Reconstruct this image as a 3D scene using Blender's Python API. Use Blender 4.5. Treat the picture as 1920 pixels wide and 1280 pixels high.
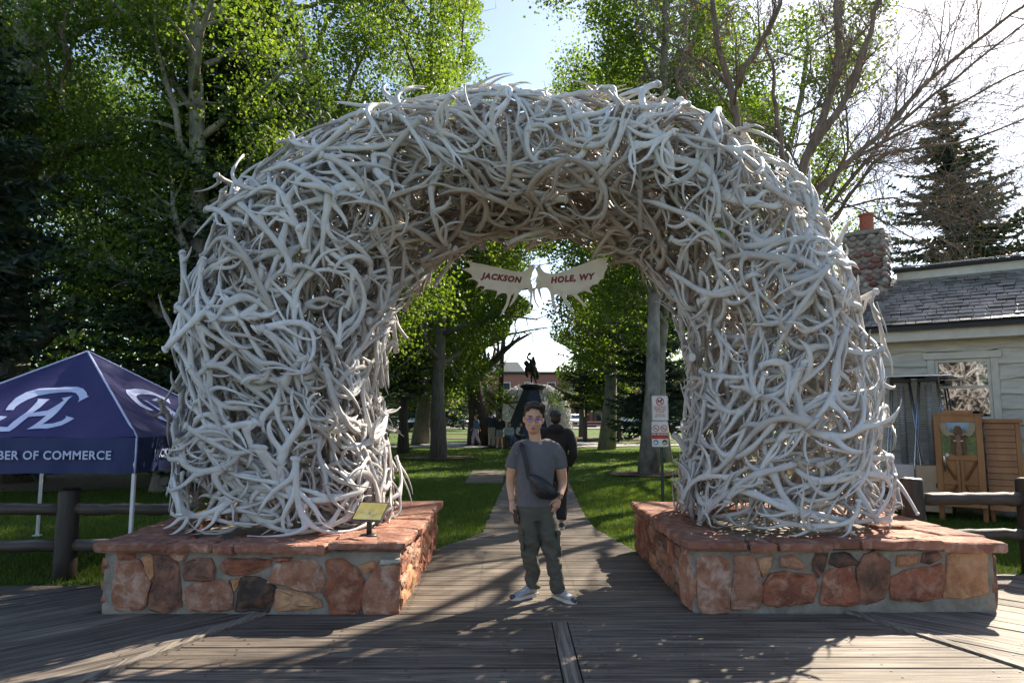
import bpy, bmesh, math, random
import numpy as np
from mathutils import Vector, Matrix, Euler, noise as mnoise

for o in list(bpy.data.objects):
    bpy.data.objects.remove(o, do_unlink=True)
SC = bpy.context.scene
COL = SC.collection
R = math.radians

# ---------------------------------------------------------------- camera
EYE = 1.62
FPX = 1280.0                      # focal length in photograph pixels (24 mm on full frame)
TILT = math.atan(138 / 1280.0)
cam_d = bpy.data.cameras.new('camera')
cam_d.lens = 24.0
cam_d.sensor_width = 36.0
cam_d.clip_start = 0.05
cam_d.clip_end = 3000.0
cam = bpy.data.objects.new('camera', cam_d)
cam.location = (0, 0, EYE)
cam.rotation_euler = (math.pi / 2 + TILT, 0, 0)
COL.objects.link(cam)
SC.camera = cam

# ---------------------------------------------------------------- sky and sun
SUN_AZ, SUN_EL = R(43), R(38)     # behind the arch, to the right
SUN_DIR = Vector((math.sin(SUN_AZ) * math.cos(SUN_EL), math.cos(SUN_AZ) * math.cos(SUN_EL), math.sin(SUN_EL)))
world = bpy.data.worlds.new('World')
SC.world = world
world.use_nodes = True
wn = world.node_tree
wn.nodes.clear()
sky = wn.nodes.new('ShaderNodeTexSky')
sky.sky_type = 'NISHITA'
sky.sun_disc = False
sky.sun_elevation = SUN_EL
sky.sun_rotation = SUN_AZ
sky.altitude = 1900
sky.air_density = 1.0
sky.dust_density = 2.6
sky.ozone_density = 0.6
bg = wn.nodes.new('ShaderNodeBackground')
bg.inputs['Strength'].default_value = 0.11
wo = wn.nodes.new('ShaderNodeOutputWorld')
wn.links.new(sky.outputs[0], bg.inputs[0])
wn.links.new(bg.outputs[0], wo.inputs[0])
sun_d = bpy.data.lights.new('sun', 'SUN')
sun_d.energy = 5.0
sun_d.angle = R(0.55)
sun_d.color = (1.0, 0.94, 0.84)
sun = bpy.data.objects.new('sun', sun_d)
sun.rotation_euler = SUN_DIR.to_track_quat('Z', 'Y').to_euler()
sun.location = (20, 25, 30)
COL.objects.link(sun)
SC.view_settings.view_transform = 'Standard'
SC.view_settings.look = 'None'
SC.view_settings.gamma = 1.0
SC.view_settings.use_curve_mapping = False
SC.view_settings.exposure = 1.6
SC.view_settings.use_white_balance = True        # the camera was balanced for open shade
SC.view_settings.white_balance_temperature = 7250
SC.render.engine = 'CYCLES'
SC.cycles.use_denoising = True
SC.cycles.max_bounces = 8
SC.cycles.diffuse_bounces = 4
SC.cycles.glossy_bounces = 4
SC.cycles.transmission_bounces = 4
SC.cycles.transparent_max_bounces = 8
SC.cycles.caustics_reflective = False
SC.cycles.caustics_refractive = False
SC.cycles.sample_clamp_indirect = 6.0

# ---------------------------------------------------------------- geometry helpers
CT, ST = math.cos(TILT), math.sin(TILT)


def ray(u, v):
    xc, yc = (u - 960) / FPX, -(v - 640) / FPX
    return np.array([xc, CT - yc * ST, ST + yc * CT])


def at_y(u, v, y):
    r = ray(u, v)
    return np.array([0, 0, EYE]) + r * (y / r[1])


def on_ground(u, v, z=0.0):
    r = ray(u, v)
    return np.array([0, 0, EYE]) + r * ((z - EYE) / r[2])


def on_plane(u, v, p0, n):
    r = ray(u, v)
    o = np.array([0, 0, EYE])
    return o + r * (np.dot(np.array(p0) - o, n) / np.dot(r, n))


class MB:
    """collects vertices and faces and links them as one mesh object"""

    def __init__(self):
        self.v = []
        self.f = []
        self.n = 0

    def add(self, verts, faces, M=None):
        a = np.asarray(verts, float).reshape(-1, 3)
        if M is not None:
            m = np.array(M)
            a = a @ m[:3, :3].T + m[:3, 3]
        self.v.append(a)
        b = self.n
        self.f.extend([tuple(i + b for i in f) for f in faces])
        self.n += len(a)
        return self

    def mesh(self, name):
        me = bpy.data.meshes.new(name)
        me.from_pydata(np.concatenate(self.v).tolist() if self.v else [], [], self.f)
        return me

    def build(self, name, mat, parent=None, smooth=False, **kw):
        return link(name, self.mesh(name), mat, parent, smooth, **kw)


def link(name, me, mat, parent=None, smooth=False, label=None):
    if mat is not None:
        me.materials.clear()
        me.materials.append(mat)
    if smooth:
        me.polygons.foreach_set('use_smooth', [True] * len(me.polygons))
    o = bpy.data.objects.new(name, me)
    COL.objects.link(o)
    if parent is not None:
        o.parent = parent
        o.matrix_parent_inverse = PINV.get(parent.name, Matrix.Identity(4))
    if label:
        o['label'] = label
    return o


PINV = {}


def thing(name, label, cat, loc=(0, 0, 0), group=None):
    """an empty at a thing's base; its parts are built in world coordinates"""
    o = bpy.data.objects.new(name, None)
    o.empty_display_size = 0.2
    COL.objects.link(o)
    o.location = loc
    PINV[o.name] = Matrix.Translation(-Vector(loc))
    return tag(o, label, cat, group)


def tag(o, label, cat, group=None):
    o['label'] = label
    o['category'] = cat
    if group:
        o['group'] = group
    return o


def structure(o):
    o['kind'] = 'structure'
    return o


def stuff(o):
    o['kind'] = 'stuff'
    return o


def copy_thing(root, M, label=None, group=None):
    """copy a thing with its parts and sub-parts, moved by the world matrix M"""
    r = root.copy()
    COL.objects.link(r)
    r.matrix_world = M @ root.matrix_basis
    if label:
        r['label'] = label
    if group:
        r['group'] = group
    for ch in [c for c in SC.objects if c.parent == root]:
        c = ch.copy()
        COL.objects.link(c)
        c.parent = r
        for g in [q for q in SC.objects if q.parent == ch]:
            d = g.copy()
            COL.objects.link(d)
            d.parent = c
    return r


def box(cx, cy, cz, sx, sy, sz, bev=0.0):
    """axis-aligned box by centre and size, chamfered when bev > 0"""
    x, y, z = sx / 2, sy / 2, sz / 2
    if bev <= 0:
        v = [(cx + a * x, cy + b * y, cz + c * z) for c in (-1, 1) for b in (-1, 1) for a in (-1, 1)]
        return v, [(0, 2, 3, 1), (4, 5, 7, 6), (0, 1, 5, 4), (2, 6, 7, 3), (0, 4, 6, 2), (1, 3, 7, 5)]
    b = min(bev, x * .49, y * .49, z * .49)
    v = []
    idx = {}
    for sx_ in (-1, 1):
        for sy_ in (-1, 1):
            for sz_ in (-1, 1):
                for ax in range(3):
                    p = [sx_ * (x - b), sy_ * (y - b), sz_ * (z - b)]
                    p[ax] = (sx_, sy_, sz_)[ax] * (x, y, z)[ax]
                    idx[(sx_, sy_, sz_, ax)] = len(v)
                    v.append((p[0] + cx, p[1] + cy, p[2] + cz))
    f = []
    for ax in range(3):
        a1, a2 = (ax + 1) % 3, (ax + 2) % 3
        for s in (-1, 1):
            q = []
            for t1, t2 in ((-1, -1), (1, -1), (1, 1), (-1, 1)):
                k = [0, 0, 0]
                k[ax], k[a1], k[a2] = s, t1, t2
                q.append(idx[(*k, ax)])
            f.append(tuple(q if s > 0 else q[::-1]))
        for t1 in (-1, 1):
            for t2 in (-1, 1):
                q = []
                for s in (-1, 1):
                    k = [0, 0, 0]
                    k[ax], k[a1], k[a2] = s, t1, t2
                    q.append((idx[(*k, a1)], idx[(*k, a2)]))
                quad = (q[0][0], q[1][0], q[1][1], q[0][1])
                f.append(quad if t1 * t2 > 0 else quad[::-1])
    for sx_ in (-1, 1):
        for sy_ in (-1, 1):
            for sz_ in (-1, 1):
                t = tuple(idx[(sx_, sy_, sz_, a)] for a in range(3))
                f.append(t if sx_ * sy_ * sz_ > 0 else t[::-1])
    return v, f


def frames(pts):
    """frames carried along a polyline without twist"""
    P = np.asarray(pts, float)
    T = np.empty_like(P)
    T[0], T[-1] = P[1] - P[0], P[-1] - P[-2]
    T[1:-1] = P[2:] - P[:-2]
    T /= np.sqrt((T * T).sum(1))[:, None] + 1e-9
    a = np.array([0, 0, 1.0]) if abs(T[0][2]) < 0.9 else np.array([1.0, 0, 0])
    n = a - T[0] * (a @ T[0])
    n /= math.sqrt(n @ n)
    if len(P) <= 6:
        N = n - T * (T @ n)[:, None]
    else:
        N = np.zeros_like(P)
        N[0] = n
        for i in range(1, len(P)):
            n = n - T[i] * (n @ T[i])
            n = n / (math.sqrt(n @ n) + 1e-9)
            N[i] = n
    N /= np.sqrt((N * N).sum(1))[:, None] + 1e-9
    B = T[:, [1, 2, 0]] * N[:, [2, 0, 1]] - T[:, [2, 0, 1]] * N[:, [1, 2, 0]]
    return P, T, N, B


_TF = {}


def tube_faces(n, sides, caps):
    k = (n, sides, caps)
    if k not in _TF:
        f = []
        for i in range(n - 1):
            for j in range(sides):
                q = (j + 1) % sides
                f.append((i * sides + j, i * sides + q, (i + 1) * sides + q, (i + 1) * sides + j))
        if caps:
            f.append(tuple(range(sides))[::-1])
            f.append(tuple(range((n - 1) * sides, n * sides)))
        _TF[k] = f
    return _TF[k]


def tube(pts, rad, sides=8, caps=True, flat=1.0):
    P, T, N, B = frames(pts)
    rad = np.broadcast_to(np.asarray(rad, float), (len(P),))
    ang = np.arange(sides) * 2 * math.pi / sides
    ring = np.cos(ang)[None, :, None] * N[:, None, :] + flat * np.sin(ang)[None, :, None] * B[:, None, :]
    V = (P[:, None, :] + ring * rad[:, None, None]).reshape(-1, 3)
    return V, tube_faces(len(P), sides, caps)


def lathe(profile, sides=16, cx=0, cy=0):
    """profile: list of (r, z)"""
    V, f = [], []
    for r, z in profile:
        for j in range(sides):
            a = 2 * math.pi * j / sides
            V.append((cx + r * math.cos(a), cy + r * math.sin(a), z))
    n = len(profile)
    for i in range(n - 1):
        for j in range(sides):
            k = (j + 1) % sides
            f.append((i * sides + j, i * sides + k, (i + 1) * sides + k, (i + 1) * sides + j))
    f.append(tuple(range(sides))[::-1])
    f.append(tuple(range((n - 1) * sides, n * sides)))
    return V, f


def prism(poly, d0, d1, to3):
    """extrude a 2-D polygon; to3(a, b, depth) gives the 3-D point"""
    n = len(poly)
    V = [to3(a, b, d0) for a, b in poly] + [to3(a, b, d1) for a, b in poly]
    f = [tuple(range(n))[::-1], tuple(range(n, 2 * n))]
    for i in range(n):
        j = (i + 1) % n
        f.append((i, j, n + j, n + i))
    return V, f


def fix_normals(me):
    bm = bmesh.new()
    bm.from_mesh(me)
    bmesh.ops.recalc_face_normals(bm, faces=bm.faces)
    bm.to_mesh(me)
    bm.free()
    return me


def text_mesh(s, size, bold=0.0, shear=0.0, align='CENTER', extrude=0.002, space=1.0):
    c = bpy.data.curves.new('lettering', 'FONT')
    c.body = s
    c.size = size
    c.offset = bold
    c.shear = shear
    c.align_x = align
    c.align_y = 'CENTER'
    c.extrude = extrude
    c.space_character = space
    c.resolution_u = 3
    o = bpy.data.objects.new('lettering', c)
    COL.objects.link(o)
    dg = bpy.context.evaluated_depsgraph_get()
    me = bpy.data.meshes.new_from_object(o.evaluated_get(dg))
    bpy.data.objects.remove(o, do_unlink=True)
    return me


def put_text(name, s, size, M, mat, parent, **kw):
    me = text_mesh(s, size, **kw)
    me.transform(M)
    return stuff(link(name, me, mat, parent))


# ---------------------------------------------------------------- materials
def new_mat(name):
    m = bpy.data.materials.new(name)
    m.use_nodes = True
    nt = m.node_tree
    b = nt.nodes['Principled BSDF']
    return m, nt, b


def mixc(nt, fac, a, b, mode='MIX'):
    n = nt.nodes.new('ShaderNodeMix')
    n.data_type = 'RGBA'
    n.blend_type = mode
    for s, v in ((0, fac), (6, a), (7, b)):
        if hasattr(v, 'is_output') or isinstance(v, bpy.types.NodeSocket):
            nt.links.new(v, n.inputs[s])
        else:
            n.inputs[s].default_value = v if s == 0 else (*v, 1) if len(v) == 3 else v
    return n.outputs[2]


def coords(nt, scale=(1, 1, 1), rot=(0, 0, 0), kind='Object'):
    tc = nt.nodes.new('ShaderNodeTexCoord')
    mp = nt.nodes.new('ShaderNodeMapping')
    mp.inputs['Scale'].default_value = scale
    mp.inputs['Rotation'].default_value = rot
    nt.links.new(tc.outputs[kind], mp.inputs['Vector'])
    return mp.outputs[0]


def noise_tex(nt, vec, scale, detail=4, rough=.55, dist=0):
    n = nt.nodes.new('ShaderNodeTexNoise')
    n.inputs['Scale'].default_value = scale
    n.inputs['Detail'].default_value = detail
    n.inputs['Roughness'].default_value = rough
    n.inputs['Distortion'].default_value = dist
    if vec is not None:
        nt.links.new(vec, n.inputs['Vector'])
    return n.outputs[0]


def ramp(nt, fac, stops):
    n = nt.nodes.new('ShaderNodeValToRGB')
    cr = n.color_ramp
    while len(cr.elements) > 1:
        cr.elements.remove(cr.elements[-1])
    for i, (p, c) in enumerate(stops):
        e = cr.elements[0] if i == 0 else cr.elements.new(p)
        e.position = p
        c = (c, c, c) if not hasattr(c, '__len__') else c
        e.color = (*c, 1)
    nt.links.new(fac, n.inputs[0])
    return n.outputs[0]


def bump(nt, h, b, strength=.3, dist=.02):
    n = nt.nodes.new('ShaderNodeBump')
    n.inputs['Strength'].default_value = strength
    n.inputs['Distance'].default_value = dist
    nt.links.new(h, n.inputs['Height'])
    nt.links.new(n.outputs[0], b.inputs['Normal'])


def obj_random(nt):
    n = nt.nodes.new('ShaderNodeObjectInfo')
    return n.outputs['Random']


def pmat(name, c1, c2=None, scale=6, stretch=(1, 1, 1), rot=(0, 0, 0), rough=.7, bstr=.25, bdist=.01, bscale=None, metal=0,
         vary=0.0, lo=.35, hi=.65, spec=.5, dirt=None, dscale=3, damt=.5, sheen=0):
    """general procedural material: two colours in a noise, bump, per-object variation, shaped dirt"""
    m, nt, b = new_mat(name)
    vec = coords(nt, stretch, rot)
    c2 = c2 or tuple(x * .75 for x in c1)
    n1 = noise_tex(nt, vec, scale, 5, .6)
    col = ramp(nt, n1, [(lo, c1), (hi, c2)])
    if dirt:
        n2 = noise_tex(nt, vec, dscale, 6, .65, .4)
        col = mixc(nt, ramp(nt, n2, [(.48, 0), (.68, damt)]), col, dirt)
    if vary > 0:
        mr = nt.nodes.new('ShaderNodeMapRange')
        mr.inputs[3].default_value = 1 - vary
        mr.inputs[4].default_value = 1 + vary
        nt.links.new(obj_random(nt), mr.inputs[0])
        hs = nt.nodes.new('ShaderNodeHueSaturation')
        nt.links.new(mr.outputs[0], hs.inputs['Value'])
        nt.links.new(col, hs.inputs['Color'])
        col = hs.outputs[0]
    nt.links.new(col, b.inputs['Base Color'])
    b.inputs['Roughness'].default_value = rough
    b.inputs['Metallic'].default_value = metal
    b.inputs['Specular IOR Level'].default_value = spec
    if sheen:
        b.inputs['Sheen Weight'].default_value = sheen
    if bstr > 0:
        nb = noise_tex(nt, vec, bscale or scale * 4, 5, .6)
        bump(nt, nb, b, bstr, bdist)
    return m


def leaf_mat(name, c1, c2, trans=.5, rough=.5):
    """thin leaf: reflects and lets light through; colour per leaf from its vertex attribute"""
    m, nt, b = new_mat(name)
    at = nt.nodes.new('ShaderNodeAttribute')
    at.attribute_name = 'tint'
    col = ramp(nt, at.outputs['Fac'], [(0, c1), (1, c2)])
    nt.links.new(col, b.inputs['Base Color'])
    b.inputs['Roughness'].default_value = rough
    b.inputs['Specular IOR Level'].default_value = .35
    tr = nt.nodes.new('ShaderNodeBsdfTranslucent')
    hs = nt.nodes.new('ShaderNodeHueSaturation')
    hs.inputs['Saturation'].default_value = 1.1
    hs.inputs['Value'].default_value = 1.9
    hs.inputs['Hue'].default_value = .485
    nt.links.new(col, hs.inputs['Color'])
    nt.links.new(hs.outputs[0], tr.inputs['Color'])
    mx = nt.nodes.new('ShaderNodeMixShader')
    mx.inputs[0].default_value = trans
    out = nt.nodes['Material Output']
    nt.links.new(b.outputs[0], mx.inputs[1])
    nt.links.new(tr.outputs[0], mx.inputs[2])
    nt.links.new(mx.outputs[0], out.inputs['Surface'])
    return m


MT = {}


def wood_mat(name, c1, c2, rotz=0.0, vary=.27, dark=(.045, .038, .032)):
    m, nt, b = new_mat(name)
    vec = coords(nt, (1, 1, 1), (0, 0, rotz))
    mp = nt.nodes.new('ShaderNodeMapping')
    mp.inputs['Scale'].default_value = (1.1, 34, 34)
    nt.links.new(vec, mp.inputs['Vector'])
    g = noise_tex(nt, mp.outputs[0], 1.0, 6, .65, .6)
    col = ramp(nt, g, [(.30, tuple(x * .7 for x in c2)), (.44, c2), (.54, c1), (.70, tuple(x * 1.3 for x in c1))])
    blot = noise_tex(nt, vec, 1.7, 5, .65, .5)
    col = mixc(nt, ramp(nt, blot, [(.50, 0), (.78, .5)]), col, dark)
    pale = noise_tex(nt, mp.outputs[0], .55, 4, .6)
    col = mixc(nt, ramp(nt, pale, [(.56, 0), (.74, .5)]), col, (.33, .31, .285))
    mr = nt.nodes.new('ShaderNodeMapRange')
    mr.inputs[3].default_value = 1 - vary
    mr.inputs[4].default_value = 1 + vary
    nt.links.new(obj_random(nt), mr.inputs[0])
    hs = nt.nodes.new('ShaderNodeHueSaturation')
    nt.links.new(mr.outputs[0], hs.inputs['Value'])
    nt.links.new(col, hs.inputs['Color'])
    nt.links.new(hs.outputs[0], b.inputs['Base Color'])
    b.inputs['Roughness'].default_value = .72
    b.inputs['Specular IOR Level'].default_value = .3
    bump(nt, g, b, .6, .008)
    return m
# ================================================================ materials of the setting
MT['plank'] = wood_mat('plank', (.165, .133, .108), (.075, .060, .049), 0)
MT['plank_l'] = wood_mat('plank_l', (.16, .131, .108), (.072, .059, .048), R(-45))
MT['plank_r'] = wood_mat('plank_r', (.205, .172, .142), (.095, .079, .065), R(45))
MT['plank_cover'] = wood_mat('plank_cover', (.225, .19, .158), (.12, .10, .083), R(90), .05)
MT['plank_path'] = wood_mat('plank_path', (.18, .146, .118), (.082, .066, .053), 0, .2)
MT['under'] = pmat('under_deck', (.02, .018, .016), rough=.95, bstr=0)
MT['nail'] = pmat('nail', (.03, .025, .022), rough=.6, bstr=0)
MT['mortar'] = pmat('mortar', (.30, .265, .22), (.19, .165, .135), 7, rough=.92, bstr=.6, bdist=.012, bscale=30, dirt=(.42, .40, .38), dscale=6)
MT['rock_red'] = pmat('rock_red', (.345, .115, .062), (.20, .066, .040), 5, rough=.85, bstr=1.0, bdist=.02, bscale=16, vary=.15, dirt=(0.46, 0.25, 0.17), dscale=9, damt=.85, lo=.40, hi=.60)
MT['rock_pink'] = pmat('rock_pink', (.40, .19, .118), (.27, .11, .066), 6, rough=.85, bstr=1.0, bdist=.02, bscale=16, vary=.14, dirt=(0.52, 0.38, 0.31), dscale=9, damt=.85, lo=.40, hi=.60)
MT['rock_tan'] = pmat('rock_tan', (0.554, 0.323, 0.178), (0.436, 0.198, 0.099), 6, rough=.85, bstr=1.0, bdist=.02, bscale=16, vary=.13, dirt=(0.3, 0.11, 0.055), dscale=9, damt=.85, lo=.40, hi=.60)
MT['rock_black'] = pmat('rock_black', (.035, .026, .022), (.055, .036, .03), 6, rough=.7, bstr=.7, bdist=.012, bscale=18, dirt=(.24, .085, .04), dscale=9, damt=.7)
MT['rock_dark'] = pmat('rock_dark', (0.304, 0.139, 0.086), (0.158, 0.073, 0.050), 5, rough=.8, bstr=.7, bdist=.012, bscale=20, vary=.1, dirt=(0.03, 0.022, 0.02), dscale=9, damt=.85, lo=.40, hi=.60)
MT['rock_pale'] = pmat('rock_pale', (.50, .47, .42), (.38, .34, .30), 8, rough=.9, bstr=.6, bdist=.01, bscale=25)
MT['slab'] = pmat('slab', (.31, .130, .085), (.205, .082, .054), 3.5, rough=.85, bstr=1.0, bdist=.02, bscale=11, vary=.18, dirt=(0.46, 0.28, 0.21), dscale=9, damt=.85, lo=.40, hi=.60)
MT['asphalt'] = pmat('asphalt', (.11, .11, .11), (.08, .08, .08), 8, rough=.9, bstr=.2)
MT['concrete'] = pmat('concrete', (.36, .345, .32), (.27, .26, .245), 2.5, rough=.9, bstr=.25, dirt=(.2, .19, .18))
MT['mulch'] = pmat('mulch', (.12, .068, .042), (.045, .026, .018), 9, rough=.95, bstr=1.0, bdist=.03, bscale=25)

m, nt, b = new_mat('lawn')
vec = coords(nt)
big = noise_tex(nt, vec, .35, 3)
fine = noise_tex(nt, vec, 9, 6, .7)
c = ramp(nt, fine, [(.3, (.030, .062, .010)), (.6, (.070, .125, .020)), (.8, (.115, .165, .032))])
c = mixc(nt, ramp(nt, big, [(.4, 0), (.7, .35)]), c, (.10, .145, .028))
nt.links.new(c, b.inputs['Base Color'])
b.inputs['Roughness'].default_value = .85
b.inputs['Specular IOR Level'].default_value = .15
bump(nt, noise_tex(nt, vec, 60, 4, .7), b, .9, .05)
MT['lawn'] = m
MT['grass'] = leaf_mat('grass', (.045, .095, .013), (.115, .175, .028), .42, .55)

# ================================================================ ground
rng = np.random.default_rng(7)


def sheet(name, poly, z, mat):
    mb = MB()
    mb.add([(x, y, z) for x, y in poly], [tuple(range(len(poly)))])
    return structure(mb.build(name, mat))


def lawn_height(x, y):
    return -0.03 + 0.0 * x


# lawn as a grid that is gently uneven away from the boards
gx = np.concatenate([np.linspace(-900, -60, 8), np.linspace(-50, 50, 41), np.linspace(60, 900, 8)])
gy = np.concatenate([np.linspace(-300, -20, 6), np.linspace(-15, 78, 63), np.linspace(85, 1500, 10)])
V = []
for y in gy:
    for x in gx:
        d = max(0, min(1, (abs(x - .6) - 5) / 10)) * max(0, min(1, (y - 9) / 10))
        V.append((x, y, -.03 + d * .12 * mnoise.noise(Vector((x * .12, y * .12, 0)))))
W = len(gx)
F = [(j * W + i, j * W + i + 1, (j + 1) * W + i + 1, (j + 1) * W + i) for j in range(len(gy) - 1) for i in range(W - 1)]
mb = MB()
mb.add(V, F)
lawn = structure(mb.build('lawn', MT['lawn'], smooth=True))

# street and pavement beyond the park
sheet('street', [(-200, 83), (200, 83), (200, 101), (-200, 101)], .02, MT['asphalt'])
mb = MB()
mb.add(*box(0, 104, .06, 400, 6, .14))
structure(mb.build('pavement', MT['concrete']))
mb = MB()
mb.add(*box(0, 81.6, .02, 400, 2.6, .1))
structure(mb.build('kerb', MT['concrete']))

# paved ring and cross path round the statue
mb = MB()
ring = []
for k in range(40):
    a = 2 * math.pi * k / 40
    ring.append((1.1 + 6.2 * math.cos(a), 38.4 + 3.6 * math.sin(a), 0.012))
mb.add(ring, [tuple(range(40))])
structure(mb.build('plaza', MT['concrete']))
mb = MB()
L_, R_ = [], []
for k in range(25):
    x = -26 + k * 2.2
    yc = 36.2 + 1.2 * math.sin(x * .09) + max(0, x - 4) * .22
    L_.append((x, yc - 1.0, .006))
    R_.append((x, yc + 1.0, .006))
mb.add(L_ + R_, [(i, i + 1, 25 + i + 1, 25 + i) for i in range(24)])
structure(mb.build('footpath', MT['concrete']))


# ================================================================ boardwalk
def clip(poly, a, b, c):
    """keep the part of a convex polygon with a*x + b*y <= c"""
    out = []
    for i in range(len(poly)):
        p, q = poly[i], poly[(i + 1) % len(poly)]
        dp, dq = a * p[0] + b * p[1] - c, a * q[0] + b * q[1] - c
        if dp <= 0:
            out.append(p)
        if dp * dq < 0:
            t = dp / (dp - dq)
            out.append((p[0] + t * (q[0] - p[0]), p[1] + t * (q[1] - p[1])))
    return out


def plank(poly, name, mat, parent, zt=0.0, thick=.045):
    if len(poly) < 3:
        return None
    ar = .5 * abs(sum(poly[i][0] * poly[(i + 1) % len(poly)][1] - poly[(i + 1) % len(poly)][0] * poly[i][1] for i in range(len(poly))))
    if ar < .01:
        return None
    c = np.mean(np.array(poly), axis=0)
    z = zt + rng.uniform(-.003, .003)
    tx, ty = rng.uniform(-.001, .001, 2)
    mb = MB()
    n = len(poly)
    e = .004
    top = [(x + (c[0] - x) * 0, y, z + (x - c[0]) * tx + (y - c[1]) * ty) for x, y in poly]
    # a worn arris: the top outline is drawn in by a few millimetres
    ins = []
    for i in range(n):
        p0, p1, p2 = np.array(poly[i - 1]), np.array(poly[i]), np.array(poly[(i + 1) % n])
        d1, d2 = p1 - p0, p2 - p1
        n1 = np.array([-d1[1], d1[0]]) / (np.linalg.norm(d1) + 1e-9)
        n2 = np.array([-d2[1], d2[0]]) / (np.linalg.norm(d2) + 1e-9)
        m_ = n1 + n2
        m_ = m_ / (np.dot(m_, m_) + 1e-9) * 2
        s = 1 if np.dot(c - p1, m_) > 0 else -1
        ins.append(p1 + m_ * s * e * .7)
    Vt = [(q[0], q[1], t[2]) for q, t in zip(ins, top)]
    Vm = [(p[0], p[1], t[2] - e) for p, t in zip(poly, top)]
    Vb = [(p[0], p[1], zt - thick) for p in poly]
    mb.add(Vt + Vm + Vb, [tuple(range(n))] + [(n + i, n + (i + 1) % n, (i + 1) % n, i) for i in range(n)] + [(2 * n + i, 2 * n + (i + 1) % n, n + (i + 1) % n, n + i) for i in range(n)])
    return link(name, fix_normals(mb.mesh(name)), mat, parent)


S22, C22 = math.sin(R(22.5)), math.cos(R(22.5))
SEAM_R = (3.02, 5.30)     # right mitre runs from here along (S22, -C22)
SEAM_L = (-2.33, 5.16)
GAP = .009
mb = MB()
mb.add([(-20, -8, -.10), (20, -8, -.10), (20, 7.25, -.10), (1.5, 7.25, -.10), (1.5, 8.6, -.10), (-1, 8.6, -.10), (-1, 6.8, -.10), (-20, 6.8, -.10)], [tuple(range(8))])
boardwalk = structure(mb.build('boardwalk', MT['under']))
NAILS = MB()


def nail(x, y):
    a = rng.uniform(0, 6)
    r = rng.uniform(.008, .0105)
    NAILS.add([(x + r * math.cos(a + k * 1.047), y + r * math.sin(a + k * 1.047), .0042) for k in range(6)], [tuple(range(6))])


def seam_x(side, y):
    return SEAM_R[0] + (SEAM_R[1] - y) * S22 / C22 if side > 0 else SEAM_L[0] - (SEAM_L[1] - y) * S22 / C22


BW = .055          # half width of the cover boards over the seams
PITCH = .20
DIVX = .375
y = 5.60 - PITCH * 40
while y < 5.75:
    y0, y1 = y + GAP / 2, y + PITCH - GAP / 2
    if y1 < 5.61:
        spans = [(lambda q: seam_x(-1, q) + BW + .01, lambda q: DIVX - BW - .01), (lambda q: DIVX + BW + .01, lambda q: seam_x(1, q) - BW - .01)]
    else:
        spans = [(lambda q: seam_x(-1, q) + BW + .01, lambda q: seam_x(1, q) - BW - .01)]
    for a, b_ in spans:
        plank([(a(y0), y0), (b_(y0), y0), (b_(y1), y1), (a(y1), y1)], 'plank', MT['plank'], boardwalk)
        if y > 1.5:
            for q in (y0 + .05, y1 - .05):
                xs = [a(q) + .04, b_(q) - .04] + list(np.arange(-1.9, 3.2, .62) + .02 * rng.standard_normal(9))
                for x in xs:
                    if a(q) < x < b_(q):
                        nail(x, q + rng.uniform(-.012, .012))
    y += PITCH
# cover boards on the three seams
plank([(DIVX - BW, -3), (DIVX + BW, -3), (DIVX + BW, 5.59), (DIVX - BW, 5.59)], 'cover_board', MT['plank_cover'], boardwalk, .004)
for s in (-1, 1):
    ya, yb = -2.0, (5.30 if s > 0 else 5.16)
    yb2 = 5.84
    cb = plank([(seam_x(s, ya) - BW * .8, ya), (seam_x(s, ya) + BW * .8, ya), (seam_x(s, yb2) + BW * .8, yb2), (seam_x(s, yb2) - BW * .8, yb2)], 'cover_board', MT['plank_cover'], boardwalk, .016)
# diagonal boards left and right of the mitres
for s, mat in ((-1, 'plank_l'), (1, 'plank_r')):
    d = np.array([s * math.sqrt(.5), -math.sqrt(.5)])          # towards the viewer and outwards
    nrm = np.array([s * math.sqrt(.5), math.sqrt(.5)])
    base = np.array([seam_x(s, 5.8), 5.8])
    for k in range(-30, 34):
        o0, o1 = k * PITCH + GAP / 2, (k + 1) * PITCH - GAP / 2
        p = [base + nrm * o0 - d * 14, base + nrm * o0 + d * 14, base + nrm * o1 + d * 14, base + nrm * o1 - d * 14]
        p = [tuple(q) for q in p]
        # outside of the mitre
        if s > 0:
            p = clip(p, -C22, -S22, -(C22 * (SEAM_R[0] + BW + .01) + S22 * SEAM_R[1]))
            p = clip(p, 1, 0, 13) if p else p
        else:
            p = clip(p, C22, -S22, C22 * (SEAM_L[0] - BW - .01) - S22 * SEAM_L[1])
            p = clip(p, -1, 0, 13) if p else p
        p = clip(p, 0, 1, 7.2 if s > 0 else 6.76) if p else p
        p = clip(p, 0, -1, 2.5) if p else p
        if p:
            plank(p, 'plank', MT[mat], boardwalk)
            for t in np.arange(0, 9, .62):
                for o in (o0 + .05, o1 - .05):
                    q = base + nrm * o + d * (t - 2)
                    if abs(q[0]) < 5.2 and 3.9 < q[1] < 7 and (q[0] - seam_x(s, q[1])) * s > .1:
                        nail(*q)

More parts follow.
